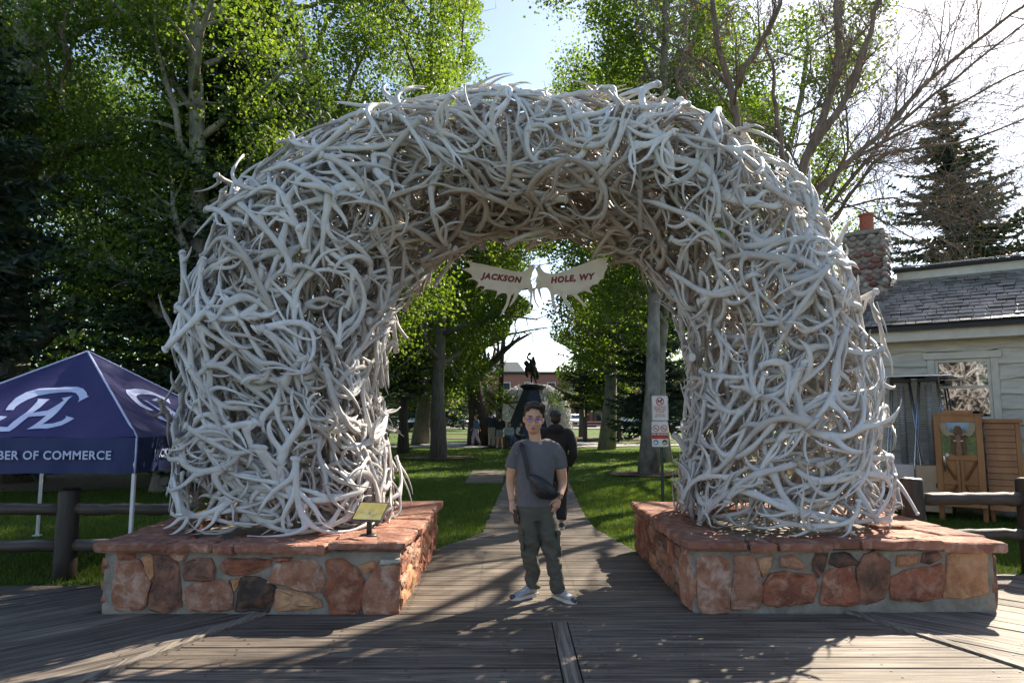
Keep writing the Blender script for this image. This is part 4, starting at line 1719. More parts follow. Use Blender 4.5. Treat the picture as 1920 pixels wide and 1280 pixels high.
for i, s in enumerate(('VIOLATORS', 'MAY BE CITED')):
    stext(pA, c1, s, 0, -.12 - i * .032, .031, MT['sign_red'], .0004)
pB = plate(rs, c2, round_rect(W_, H_, .026), 0, .004, MT['sign_white'], 'no_smoking_plate')
for x in (-.075, .073):
    annulus(pB, c2, x, .105, .050, .062, .0075, MT['sign_red'])
    mb = MB()
    mb.add(*box(c2[0] + x - .004, c2[1] - .0058, c2[2] + .1, .062, .001, .011))
    mb.build('cigarette_symbol', MT['sign_black'], pB)
plate(pB, c2, [(-W_ / 2 + .002, -.085), (W_ / 2 - .002, -.085), (W_ / 2 - .002, .025), (-W_ / 2 + .002, .025)], .0045, .0055, MT['sign_red'], 'red_band')
stext(pB, c2, 'NO SMOKING', 0, -.003, .047, MT['sign_white'], .001, .98)
for x, mat in ((-.08, 'sign_blue'), (.085, 'sign_black')):
    plate(pB, c2 + np.array([x, 0, -.15]), [(.048 * math.cos(k * .314), .048 * math.sin(k * .314)) for k in range(20)], .0045, .0052, MT[mat], 'round_badge')
plate(pB, c2 + np.array([.085, 0, -.162]), [(.034 * math.cos(k * .314), .026 * math.sin(k * .314)) for k in range(20)], .0055, .006, MT['sign_yellow'], 'badge_centre')
plate(pB, c2 + np.array([-.086, 0, -.156]), [(.034 * math.cos(k * .314), .026 * math.sin(k * .314)) for k in range(20)], .0055, .006, MT['sign_white'], 'badge_centre')

# ================================================================ flagpole
fp = at_y(275, 740, 21.0)
pole = thing('flagpole', 'slim white flagpole rising behind the tent', 'flagpole', (fp[0], 21.0, 0))
mb = MB()
mb.add(*tube([(fp[0], 21, -.05), (fp[0], 21, 2.9)], .085, 12))
mb.build('sleeve', MT['white_metal'], pole, True)
mb = MB()
mb.add(*tube([(fp[0] + .02, 21, 2.9), (fp[0] + .05, 21, 11)], [.05, .035], 12))
mb.build('mast', MT['white_metal'], pole, True)

# ================================================================ patio heaters by the wall
MT['chrome'] = pmat('chrome', (.52, .54, .58), (.45, .47, .51), 6, rough=.22, metal=.9, bstr=0)
MT['heater_panel'] = pmat('heater_panel', (.50, .43, .33), (.42, .35, .26), 3, rough=.3, bstr=0, metal=.2)
MT['heater_panel_w'] = pmat('heater_panel_w', (.55, .57, .62), (.48, .50, .55), 3, rough=.35, bstr=0, metal=.3)
MT['tube_glass'] = pmat('tube_glass', (.42, .42, .40), (.30, .30, .29), 3, (1, 1, 10), rough=.12, bstr=0)


def hs(u, v, d):
    p = on_plane(u, v, HP0 + HN * d, HN)
    return float(np.dot(p - HP0, HA)), float(p[2])


def heater(label, u, d, panel):
    s, _ = hs(u, 780, d)
    c = hw(s, d, 0)
    t = thing('patio_heater', label, 'heater', tuple(c), 'pyramid patio heaters by the house wall')
    zb, zt, wb, wt = .80, 2.18, .25, .13
    for i in range(4):
        a0, a1 = R(45 + 90 * i), R(135 + 90 * i)
        co = lambda a, w, z: hw(s + w * 1.414 * math.cos(a), d + w * 1.414 * math.sin(a), z)
        mb = MB()
        mb.add(*tube([co(a0, wb, .05), co(a0, wb, zb), co(a0, wt, zt)], .014, 6))
        mb.build('corner_post', MT['chrome'], t, True)
        mb = MB()
        mb.add([co(a0, wb - .006, .06), co(a1, wb - .006, .06), co(a1, wb - .006, zb), co(a0, wb - .006, zb)], [(0, 1, 2, 3)])
        mb.build('base_panel', MT[panel], t)
        g = MB()
        for k in range(46):
            z = zb + .03 + (zt - zb - .06) * k / 45
            w = wb + (wt - wb) * (z - zb) / (zt - zb)
            g.add(*tube([co(a0, w, z), co(a1, w, z)], .0028, 4, False))
        stuff(g.build('wire_guard', MT['chrome'], t))
    mb = MB()
    mb.add(*tube([hw(s, d, zb), hw(s, d, zt - .06)], .052, 12))
    mb.build('glass_tube', MT['tube_glass'], t, True)
    mb = MB()
    mb.add(*hbox(s - wt - .02, s + wt + .02, d - wt - .02, d + wt + .02, zt, zt + .06))
    mb.build('burner_head', MT['black_metal'], t)
    mb = MB()
    mb.add(*hbox(s - .37, s + .37, d - .37, d + .37, zt + .075, zt + .10, .008))
    mb.build('top_reflector', MT['chrome'], t)
    mb = MB()
    p = hw(s + .12, d + wb + .004, .48)
    mb.add([p + HA * .085 * math.cos(k * .314) + UP * .085 * math.sin(k * .314) for k in range(20)], [tuple(range(20))])
    mb.build('vent_hole', MT['sign_black'], t)
    return t


heater('pyramid patio heater with a cream base beside the moose cabinet', 1744, .55, 'heater_panel')
heater('pyramid patio heater half hidden behind the right edge of the arch', 1692, .50, 'heater_panel_w')

# ================================================================ wooden cabinets
MT['cedar'] = pmat('cedar', (.43, .20, .075), (.33, .14, .05), 5, (1.2, 1.2, .35), rough=.5, bstr=.2, bdist=.004, bscale=30, vary=.1, dirt=(.24, .09, .03), dscale=3, damt=.5)
MT['cedar_dark'] = pmat('cedar_dark', (.30, .125, .045), (.22, .09, .03), 5, rough=.5, bstr=.2, vary=.12)
MT['paint_sky'] = pmat('paint_sky', (.28, .44, .56), (.42, .52, .55), 4, rough=.5, bstr=0)
MT['paint_green'] = pmat('paint_green', (.07, .13, .05), (.16, .20, .07), 16, rough=.6, bstr=0, dirt=(.34, .30, .07), dscale=22, damt=.9)
MT['moose_fur'] = pmat('moose_fur', (.20, .10, .05), (.13, .062, .032), 12, rough=.7, bstr=.4, bscale=60)
MT['moose_fur_l'] = pmat('moose_fur_l', (.30, .17, .09), (.24, .13, .07), 12, rough=.7, bstr=.3, bscale=60)
MT['moose_horn'] = pmat('moose_horn', (.42, .33, .21), (.32, .24, .15), 9, rough=.6, bstr=.2)
D1 = 1.15
sl, zt = hs(1749, 779, D1)
sr, _ = hs(1840, 777, D1)
zbot = .20
cab = thing('moose_cabinet', 'wooden cabinet with a carved moose head picture on its front', 'cabinet', tuple(hw((sl + sr) / 2, D1 - .3, 0)))
mb = MB()
mb.add(*hbox(sl, sr, D1 - .6, D1 - .03, zbot, zt))
mb.build('body', MT['cedar'], cab)
for i in range(4):
    mb = MB()
    mb.add(*hbox((sl if i % 2 else sr - .07), (sl + .07 if i % 2 else sr), D1 - (.59 if i < 2 else .12), D1 - (.52 if i < 2 else .05), -.02, zbot - .002))
    mb.build('leg', MT['cedar_dark'], cab)
mb = MB()
mb.add(*hbox(sl - .02, sr + .02, D1 - .62, D1 + .0, zt + .001, zt + .03))
mb.add(*hbox(sl + .11, sr - .12, D1 - .5, D1 - .05, zt + .031, zt + .085))
mb.build('top_board', MT['cedar'], cab)
wid = sr - sl
pz0, pz1 = zt - .60, zt - .10            # picture
mid = (sl + sr) / 2
for q in ((sl, sl + .09, zbot, zt - .001), (sr - .09, sr, zbot, zt - .001), (sl + .092, sr - .092, pz1, zt - .001), (sl + .092, sr - .092, pz0 - .09, pz0), (sl + .092, sr - .092, zbot, zbot + .06), (sl + .092, sr - .092, zbot + .34, zbot + .41), (mid - .05, mid - .003, zbot + .062, pz0 - .092), (mid + .003, mid + .05, zbot + .062, pz0 - .092)):
    mb = MB()
    off = .012 if abs(q[0] - mid) < .06 else 0
    mb.add(*hbox(q[0], q[1], D1 - .032, D1 + off, q[2], q[3], .004))
    mb.build('rail_board', MT['cedar'], cab)
for sgn in (-1, 1):
    for za, zb_ in ((zbot + .36, pz0 - .1), (zbot + .36, zbot + .07)):
        a, c = hw(mid + sgn * .05, D1 - .018, za), hw(mid + sgn * (wid / 2 - .10), D1 - .018, zb_)
        if za < zb_:
            a, c = hw(mid + sgn * .05, D1 - .018, za + .03), hw(mid + sgn * (wid / 2 - .10), D1 - .018, zb_)
        mb = MB()
        mb.add(*tube([a, c], .022, 4))
        mb.build('brace', MT['cedar_dark'], cab)
mb = MB()
for k in range(6):
    for sgn in (-1, 1):
        mb.add(*hbox(mid + sgn * .14 - .07, mid + sgn * .14 + .07, D1 - .03, D1 - .018, zbot + .12 + k * .03, zbot + .128 + k * .03, 0))
stuff(mb.build('louvre_slots', MT['moose_fur'], cab))


def hpoly(parent, pts, d0, d1, mat, name):
    """polygon in picture units (0..1 across, 0..1 up) on the cabinet front"""
    A = lambda a, b, d: tuple(hw(sl + .092 + a * (wid - .184), d, pz0 + b * (pz1 - pz0)))
    mb = MB()
    mb.add(*prism(pts, d0, d1, A))
    return link(name, fix_normals(mb.mesh(name)), mat, parent)


pic = hpoly(cab, [(0, 0), (1, 0), (1, 1), (0, 1)], D1 - .03, D1 - .012, MT['paint_sky'], 'picture')
hills = [(0, 0), (1, 0)] + [(1 - k / 24, (.62 + (.26 if k % 2 else 0) * (1 - .6 * math.sin(math.pi * k / 24)) + .05 * math.sin(k * 1.9))) for k in range(25)]
hpoly(pic, hills, D1 - .012, D1 - .006, MT['paint_green'], 'painted_woods')
hpoly(pic, [(.28, .0), (.38, -.03), (.44, .30), (.56, .30), (.62, -.03), (.72, .0), (.72, .4), (.66, .62), (.62, .78), (.56, .88), (.44, .88), (.38, .78), (.34, .62), (.28, .4)], D1 - .004, D1 + .02, MT['moose_fur'], 'moose_head')
hpoly(pic, [(.45, .0), (.5, -.04), (.57, .0), (.60, .12), (.56, .34), (.58, .55), (.5, .62), (.42, .55), (.45, .34), (.41, .12)], D1 + .022, D1 + .055, MT['moose_fur_l'], 'muzzle')
for s in (-1, 1):
    X = lambda a: .5 + s * a
    hpoly(pic, [(X(.08), .58), (X(.2), .60), (X(.30), .55), (X(.40), .60), (X(.50), .78), (X(.53), 1.02), (X(.46), .92), (X(.43), 1.04), (X(.38), .93), (X(.34), 1.0), (X(.31), .84), (X(.27), .70), (X(.16), .66)], D1 + .008, D1 + .035, MT['moose_horn'], 'moose_antler')
    hpoly(pic, [(X(.10), .70), (X(.20), .86), (X(.16), .70)], D1 + .021, D1 + .03, MT['moose_fur_l'], 'moose_ear')
    hpoly(pic, [(X(.06), .43), (X(.14), .45), (X(.14), .41), (X(.07), .40)], D1 + .057, D1 + .06, MT['sign_white'], 'moose_eye')
mb = MB()
mb.add(*tube([hw(sl + .12, D1 + .004, zbot + .55), hw(sl + .12, D1 + .035, zbot + .56), hw(sl + .12, D1 + .035, zbot + .78), hw(sl + .12, D1 + .004, zbot + .79)], .013, 8))
mb.build('handle', MT['chrome'], cab, True)
mb = MB()
mb.add(*tube([hw(sl + .16, D1 + .0, zbot + .80), hw(sl + .16, D1 + .012, zbot + .80)], .025, 12))
mb.build('lock', MT['white_metal'], cab)
# second cabinet, plain slats
D2 = .95
a2, z2 = hs(1845, 789, D2)
b2, _ = hs(1912, 789, D2)
cab2 = thing('slatted_cabinet', 'plain cedar cabinet of horizontal boards right of the moose cabinet', 'cabinet', tuple(hw((a2 + b2) / 2, D2 - .3, 0)))
mb = MB()
mb.add(*hbox(a2 + .02, b2 - .02, D2 - .5, D2 - .02, .16, z2 - .03))
mb.build('body', MT['cedar_dark'], cab2)
mb = MB()
mb.add(*hbox(a2 - .03, b2 + .04, D2 - .54, D2 + .03, z2 - .029, z2 + .03))
mb.build('top_board', MT['cedar'], cab2)
for i in range(14):
    h = (z2 - .03 - .16) / 14
    mb = MB()
    V = []
    for s_ in (a2, b2 - .07):
        V += [hw(s_, D2 - .02, .16 + i * h), hw(s_, D2 + .012, .16 + i * h + .004), hw(s_, D2 - .004, .16 + (i + 1) * h - .006), hw(s_, D2 - .02, .16 + (i + 1) * h - .006)]
    mb.add(V, [(0, 1, 2, 3), (4, 7, 6, 5), (0, 4, 5, 1), (1, 5, 6, 2), (2, 6, 7, 3), (3, 7, 4, 0)])
    link('slat', fix_normals(mb.mesh('slat')), MT['cedar'], cab2)
mb = MB()
mb.add(*hbox(b2 - .068, b2, D2 - .02, D2 + .01, .16, z2 - .031))
mb.build('corner_board', MT['cedar'], cab2)
for i in range(2):
    mb = MB()
    mb.add(*hbox((a2 if i else b2 - .06), (a2 + .06 if i else b2), D2 - .4, D2 - .05, -.02, .158))
    mb.build('leg', MT['cedar_dark'], cab2)
# ================================================================ trees
MT['bark_pale'] = pmat('bark_pale', (.34, .315, .275), (.21, .19, .165), 5, (1, 1, .5), rough=.9, bstr=.8, bdist=.03, bscale=16, dirt=(.07, .06, .05), dscale=4, damt=.7)
MT['bark_grey'] = pmat('bark_grey', (.22, .20, .175), (.11, .10, .088), 7, (2.2, 2.2, .35), rough=.92, bstr=1, bdist=.04, bscale=14)
MT['bark_dark'] = pmat('bark_dark', (.10, .078, .062), (.045, .036, .030), 7, (2.2, 2.2, .35), rough=.95, bstr=1, bdist=.04, bscale=14)
MT['bark_brown'] = pmat('bark_brown', (.25, .175, .135), (.13, .09, .07), 7, (2, 2, .4), rough=.92, bstr=.9, bdist=.03, bscale=14)
MT['twig'] = pmat('twig', (.235, .185, .155), (.15, .115, .095), 9, rough=.9, bstr=0)
MT['twig_pale'] = pmat('twig_pale', (.30, .27, .235), (.19, .165, .145), 9, rough=.9, bstr=0)
MT['leaf'] = leaf_mat('leaf', (.046, .094, .016), (.118, .18, .030), .54)
MT['leaf_dark'] = leaf_mat('leaf_dark', (.040, .084, .016), (.092, .150, .027), .5)
MT['leaf_yellow'] = leaf_mat('leaf_yellow', (.13, .13, .03), (.26, .21, .045), .5)
MT['needle'] = leaf_mat('needle', (.018, .038, .016), (.050, .082, .034), .12, .6)
MT['needle_blue'] = leaf_mat('needle_blue', (.028, .050, .034), (.070, .105, .072), .12, .6)
MT['bud'] = leaf_mat('bud', (.24, .10, .03), (.34, .19, .06), .3)

trng = np.random.default_rng(99)


def unit(v):
    if v.ndim == 1:
        return v / (math.sqrt(v @ v) + 1e-9)
    return v / (np.linalg.norm(v, axis=-1, keepdims=True) + 1e-9)


def leaves_obj(C, size, name, mat, parent, r, fold=.25, hang=0.0):
    """one small folded leaf blade at every point of C"""
    n = len(C)
    a = unit(r.standard_normal((n, 3)) + np.array([0, 0, -hang]))
    b_ = unit(np.cross(a, r.standard_normal((n, 3))))
    c = np.cross(a, b_)
    s = size * r.uniform(.5, 1.4, (n, 1))
    tip, root = C + a * s * .55, C - a * s * .45
    lf, rt = C + b_ * s * .42 + c * s * fold * .4, C - b_ * s * .42 + c * s * fold * .4
    V = np.stack([root, rt, tip, lf], 1).reshape(-1, 3)
    me = bpy.data.meshes.new(name)
    me.vertices.add(4 * n)
    me.vertices.foreach_set('co', V.astype(np.float32).ravel())
    idx = np.arange(n)[:, None] * 4
    tri = np.concatenate([idx + [0, 1, 2], idx + [0, 2, 3]], 1).reshape(-1)
    me.loops.add(len(tri))
    me.loops.foreach_set('vertex_index', tri.astype(np.int32))
    me.polygons.add(2 * n)
    me.polygons.foreach_set('loop_start', (np.arange(2 * n) * 3).astype(np.int32))
    me.polygons.foreach_set('loop_total', np.full(2 * n, 3, np.int32))
    me.update(calc_edges=True)
    me.validate()
    set_tint(me, np.repeat(np.clip(r.normal(.5, .28, n), 0, 1), 4))
    return link(name, me, mat, parent)


class Tree:
    def __init__(self, seed):
        self.r = np.random.default_rng(seed)
        self.wood = MB()
        self.twigs = MB()
        self.tips = []
        self.draw_tips = False

    def limb(self, p, d, L, rad, level, spec):
        """grow one branch; spec[level] = (n_children, length ratio, angle, droop/lift, wander)"""
        r = self.r
        n = 9 if level == 0 else 6 if level == 1 else 4 if level == 2 else 3
        pts = [np.array(p, float)]
        d = unit(np.array(d, float))
        nch, ratio, ang, lift, wander = spec[level]
        for i in range(n - 1):
            d = unit(d + r.standard_normal(3) * wander + np.array([0, 0, lift]))
            pts.append(pts[-1] + d * L / (n - 1))
        pts = np.array(pts)
        s = np.linspace(0, 1, n)
        rr = rad * (1 - s * (.72 if level == 0 else .8))
        if level == 0:
            rr = rr * (1 + .55 * np.exp(-s * n * 1.3))
        sides = 10 if level == 0 else 6 if level == 1 else 4 if level == 2 else 3
        if level < 3 or self.draw_tips or self.r.random() < .22:
            (self.wood if level < 2 else self.twigs).add(*tube(pts, rr, sides, level < 2))
        if level + 1 >= len(spec):
            self.tips.append(pts)
            return pts
        for k in range(nch):
            lo = self.first if level == 0 else .22
            t = lo + (1 - lo) * ((k + r.random()) / nch)
            x = t * (n - 1)
            i = min(int(x), n - 2)
            q = pts[i] + (pts[i + 1] - pts[i]) * (x - i)
            T = unit(pts[i + 1] - pts[i])
            az = k * 2.4 + r.uniform(-.5, .5) if level == 0 else r.uniform(0, 6.28)
            cz_, sz_ = math.cos(az), math.sin(az)
            h = np.array([T[1] * .3 - T[2] * sz_, T[2] * cz_ - T[0] * .3, T[0] * sz_ - T[1] * cz_])
            h = h / (math.sqrt(h @ h) + 1e-9)
            a = R(ang) * r.uniform(.75, 1.25)
            dd = T * math.cos(a) + h * math.sin(a)
            f = (1 - .55 * abs(t - .45)) if level == 0 else (1 - .5 * t)
            self.limb(q, dd, L * ratio * f * r.uniform(.8, 1.2), max(rr[i] * .55, .008), level + 1, spec)
        return pts


def leafy_tree(name, label, base, H, rad, lean, spec, first, leaf, nleaf, mat, bark, seed, group=None, twigmat='twig_pale', spread=.2, keep=None, hang=.3):
    t = thing(name, label, 'tree', base, group)
    T = Tree(seed)
    T.first = first
    T.limb(base, (lean[0], lean[1], 1), H, rad, 0, spec)
    T.wood.build('trunk', MT[bark], t, True)
    if T.twigs.n:
        stuff(T.twigs.build('branches', MT[twigmat], t))
    pts = np.concatenate(T.tips)
    r = T.r
    C = pts[r.integers(0, len(pts), nleaf)] + r.standard_normal((nleaf, 3)) * spread * np.array([1, 1, .8])
    if keep is not None:
        C = C[keep(C)]
    u, v = uv(C)
    C = C[((v > -160) & (u > -250) & (u < 2170)) | (r.random(len(C)) < .22)]      # the tops, far above the picture, are thinner
    leaves_obj(C, leaf, 'crown', MT[mat], t, r, hang=hang)
    return t


def spruce(name, label, base, H, rmax, seed, mat='needle', clear=.1, group=None, dens=1.0):
    t = thing(name, label, 'tree', base, group)
    r = np.random.default_rng(seed)
    B = np.array(base, float)
    mb = MB()
    zs = np.linspace(0, 1, 8)
    mb.add(*tube([B + np.array([0, 0, z * H]) for z in zs], H * .022 * (1 - zs * .93) * (1 + .4 * np.exp(-zs * 14)), 8))
    mb.build('trunk', MT['bark_dark'], t, True)
    TRI = []
    nw = int(H / .28 * dens)
    for w in range(nw):
        f = clear + (1 - clear) * (w + r.random()) / nw
        L0 = rmax * (1 - f) ** .8 + .12
        L0 *= min(1, .55 + (f - clear) * 4)
        for k in range(5 if f < .85 else 4):
            az = r.uniform(0, 6.28)
            L = L0 * r.uniform(.65, 1.15)
            out = np.array([math.cos(az), math.sin(az), 0])
            sid = np.array([-math.sin(az), math.cos(az), 0])
            slope = r.uniform(-.35, -.02) + .35 * (f - .4)
            m_ = max(5, int(L / .13))
            s = (np.arange(m_) + r.random(m_)) / m_
            P = B + np.array([0, 0, f * H]) + out * (s * L)[:, None] + np.array([0, 0, 1]) * ((slope * s + .22 * s ** 3) * L)[:, None]
            for sg in (-1, 1):
                tl = (.22 + .34 * (1 - s) * min(1, L / 1.6)) * r.uniform(.6, 1.2, m_) * min(1.3, .5 + L * .4)
                d = unit(out * .75 + sid * sg * 1.0 + np.array([0, 0, -.22]) + r.standard_normal((m_, 3)) * .22)
                for j in range(2):
                    dd = unit(d + r.standard_normal((m_, 3)) * .28)
                    wv = unit(np.cross(dd, r.standard_normal((m_, 3)))) * .065
                    st = P + r.standard_normal((m_, 3)) * .02
                    TRI.append(np.stack([st - wv, st + wv, st + dd * tl[:, None]], 1))
            wv = np.array([0, 0, .05])
            TRI.append(np.stack([P[::3] - sid * .05, P[::3] + sid * .05, P[::3] + out * .35 + wv * 0], 1))
    A = np.concatenate(TRI).reshape(-1, 3)
    n = len(A) // 3
    me = bpy.data.meshes.new('crown')
    me.vertices.add(3 * n)
    me.vertices.foreach_set('co', A.astype(np.float32).ravel())
    me.loops.add(3 * n)
    me.loops.foreach_set('vertex_index', np.arange(3 * n, dtype=np.int32))
    me.polygons.add(n)
    me.polygons.foreach_set('loop_start', (np.arange(n) * 3).astype(np.int32))
    me.polygons.foreach_set('loop_total', np.full(n, 3, np.int32))
    me.update(calc_edges=True)
    set_tint(me, np.repeat(np.clip(r.normal(.45, .3, n), 0, 1), 3))
    link('crown', me, MT[mat], t)
    return t


def move_spruce(src, base, s, rot, label, group=None):
    o = Vector(src.location)
    M = Matrix.Translation(base) @ Matrix.Rotation(rot, 4, 'Z') @ Matrix.Scale(s, 4) @ Matrix.Translation(-o)
    return copy_thing(src, M, label, group)


SP = [(26, .25, 62, .03, .08), (9, .45, 52, .01, .16), (5, .5, 52, -.02, .2), (0, 0, 0, -.04, .2)]
SP_T = [(30, .19, 55, .04, .05), (9, .48, 50, .02, .14), (5, .5, 50, -.02, .2), (0, 0, 0, -.05, .2)]


def uv(C):
    """where points of the place stand in the photograph"""
    d = C - np.array([0, 0, EYE])
    f = d[:, 1] * CT + d[:, 2] * ST
    return 960 + FPX * d[:, 0] / f, 640 - FPX * (d[:, 2] * CT - d[:, 1] * ST) / f


# --- broad-leaved trees: label, base, height, trunk radius, lean, spec, first limb, leaf size, leaves, leaf, bark, seed, twig, leaf spread
for a in [
    ('huge dark cottonwood at the left edge with a thick leaning trunk', (-12.3, 16.9, -.05), 17, .52, (.05, -.05), SP, .11, .09, 100000, 'leaf_dark', 'bark_grey', 5, 'twig', .34),
    ('tall aspen with a bare pale trunk rising left of the arch', (-7.55, 15.2, -.05), 18, .24, (.085, 0), SP_T, .12, .085, 66000, 'leaf', 'bark_pale', 17, 'twig_pale', .3),
    ('bright green cottonwood behind the left shoulder of the arch', (-6.2, 22.5, -.05), 21, .33, (.02, .02), SP, .08, .10, 88000, 'leaf', 'bark_pale', 29, 'twig_pale', .36),
    ('grey trunked cottonwood in the grass seen through the arch, left of the man', (-2.8, 26.4, -.05), 22, .225, (-.09, .02), SP, .13, .11, 68000, 'leaf', 'bark_grey', 37, 'twig_pale', .36),
    ('cottonwood with a scarred pale trunk behind the dog and smoking signs', (3.80, 19.3, -.05), 19, .205, (.075, .05), SP_T, .22, .095, 66000, 'leaf', 'bark_pale', 43, 'twig_pale', .34),
    ('dark thick trunked tree beside the standing visitors beyond the path', (-1.7, 37.5, -.05), 15, .5, (-.10, .05), SP, .16, .15, 34000, 'leaf', 'bark_dark', 53, 'twig', .45),
    ('young leafy tree with a thin trunk beyond the black bollard', (5.2, 50.5, -.05), 11, .22, (.05, .02), SP, .2, .14, 16000, 'leaf', 'bark_grey', 59, 'twig', .45),
    ('leafy tree far behind the right shoulder of the arch', (11.8, 33.0, -.05), 19, .3, (-.03, .02), SP, .1, .13, 40000, 'leaf', 'bark_pale', 61, 'twig_pale', .4),
    ('small sunlit tree with low leaves seen through the arch beside its left leg', (-6.4, 34.5, -.05), 10.5, .2, (.03, .03), SP, .14, .12, 26000, 'leaf', 'bark_grey', 67, 'twig', .42),
    ('yellowish leaved tree at the right edge above the shingled roof', (19.4, 25.5, -.05), 6.6, .2, (0, 0), SP, .12, .11, 26000, 'leaf_yellow', 'bark_grey', 71, 'twig', .42),
    ('leafy cottonwood between the tent and the left edge of the arch', (-10.2, 21.5, -.05), 16, .26, (.0, 0), SP, .08, .11, 52000, 'leaf_dark', 'bark_grey', 73, 'twig', .38),
    ('pale leaved tree just right of the patch of open blue sky', (4.6, 33.5, -.05), 19, .3, (.06, .02), SP_T, .18, .14, 40000, 'leaf', 'bark_pale', 79, 'twig_pale', .4),
    ('broad leafy tree filling the gap behind the aspen trunk', (-11.5, 31.5, -.05), 19, .35, (.02, 0), SP, .08, .16, 36000, 'leaf_dark', 'bark_grey', 91, 'twig', .5),
    ('leafy tree rising over the left haunch of the arch', (-5.2, 39.0, -.05), 22, .35, (.02, 0), SP, .08, .17, 36000, 'leaf', 'bark_grey', 93, 'twig', .5),
    ('leafy tree at the far left behind the spruces', (-21.0, 33.0, -.05), 20, .35, (0, 0), SP, .06, .17, 36000, 'leaf_dark', 'bark_grey', 95, 'twig', .55),
    ('thin leafy tree whose crown hangs above the statue and the far arch', (-.9, 45.5, -.05), 15, .2, (.02, 0), SP, .42, .15, 30000, 'leaf', 'bark_dark', 99, 'twig', .5),
    ('slender leafy tree whose crown shows right above the hanging sign', (5.4, 24.5, -.05), 14, .2, (-.03, 0), SP, .3, .11, 36000, 'leaf', 'bark_pale', 101, 'twig_pale', .4),
    ('leafy tree behind the forked reddish trunk', (8.6, 42.0, -.05), 21, .35, (0, 0), SP, .1, .17, 30000, 'leaf', 'bark_grey', 97, 'twig', .55),
]:
    lab, base, H, rad, lean, spec, first, leaf, nl, mat, bark, seed, tw, spread = a

    def keep(C, base=base):
        u, v = uv(C)
        wob = 18 * np.sin(v * .045) + 12 * np.sin(v * .11 + 1)
        lim = np.interp(v, [-400, 0, 120, 200, 330, 480, 560, 640, 720], [860, 885, 920, 945, 1015, 1015, 985, 935, 935]) + wob
        rim = np.interp(v, [-400, 0, 90, 190, 260, 330, 420, 540, 700], [965, 960, 1000, 1055, 1000, 985, 985, 1030, 1050]) - wob
        return (u < lim) if base[0] < 0 else (u > rim)
    nm = 'aspen_tree' if 'aspen' in lab else 'cottonwood_tree'
    leafy_tree(nm, lab, base, H, rad, lean, spec, first, leaf, nl, mat, bark, seed, twigmat=tw, spread=spread, keep=keep)

# --- conifers
sp1 = spruce('spruce_tree', 'dark spruce with a stout trunk in a mulch bed, right of the hooded man', (7.2, 48.0, -.05), 16, 5.0, 3, 'needle', .13, dens=1.25)
spruce('spruce_tree', 'spruce with high boughs in front of the far cars, beside the grey trunk', (-4.7, 29.8, -.05), 9.5, 2.9, 14, 'needle_blue', .27)
sp2 = spruce('spruce_tree', 'pale blue-green spruce close behind the scarred pale trunk', (6.6, 30.5, -.05), 13, 3.3, 4, 'needle_blue', .07)
sp3 = spruce('spruce_tree', 'tall dark conifer behind the bare branches at the upper right', (20.6, 31, -.05), 17.0, 6.6, 6, 'needle', .05, dens=1.2)
for args in [
    (sp1, (-15.2, 23.5, -.05), 1.25, 1.0, 'dense dark spruce directly behind the peak of the blue tent'),
    (sp3, (-19.5, 24.0, -.05), 1.3, 2.1, 'dense dark spruce at the far left edge behind the big cottonwood'),
    (sp3, (-11.2, 27.0, -.05), 1.15, 4.0, 'dark spruce behind the white flagpole left of the arch'),
    (sp2, (-16.8, 19.8, -.05), 1.05, 4.4, 'low boughed spruce beside the big leaning trunk at the left edge'),
    (sp1, (-4.1, 61.5, -.05), .8, 2.5, 'spruce with a straight reddish trunk left of the far antler arch'),
    (sp2, (-7.9, 56.5, -.05), .95, .7, 'spruce standing in front of the parked silver car'),
    (sp2, (-9.6, 43.0, -.05), .95, 3.3, 'spruce seen through the arch beside its left leg'),
    (sp1, (11.5, 52.0, -.05), .95, 5.2, 'spruce hanging over the far park fence on the right'),
    (sp3, (10.8, 36.0, -.05), .9, 1.9, 'spruce seen through the arch beside its right leg'),
    (sp3, (25.2, 29.5, -.05), .95, .4, 'lower dark conifer at the very right edge of the roofline'),
    (sp1, (14.6, 30.5, -.05), .85, 4.9, 'dark conifer behind the cobblestone chimney'),
    (sp1, (-13.2, 20.5, -.05), .95, 3.0, 'dark spruce hanging low behind the left slope of the tent'),
    (sp3, (-22.5, 28.0, -.05), 1.3, .3, 'tall dark spruce between the big cottonwood and the left picture edge'),
    (sp2, (-9.0, 30.0, -.05), 1.1, 1.3, 'dark spruce showing between the tent and the left antlers'),
    (sp3, (17.2, 30.0, -.05), .74, 2.7, 'dark conifer mass just above the ridge of the shingled roof'),
    (sp1, (13.0, 40.0, -.05), .9, 2.2, 'dark spruce closing the view past the right leg of the arch'),
]:
    move_spruce(*args)


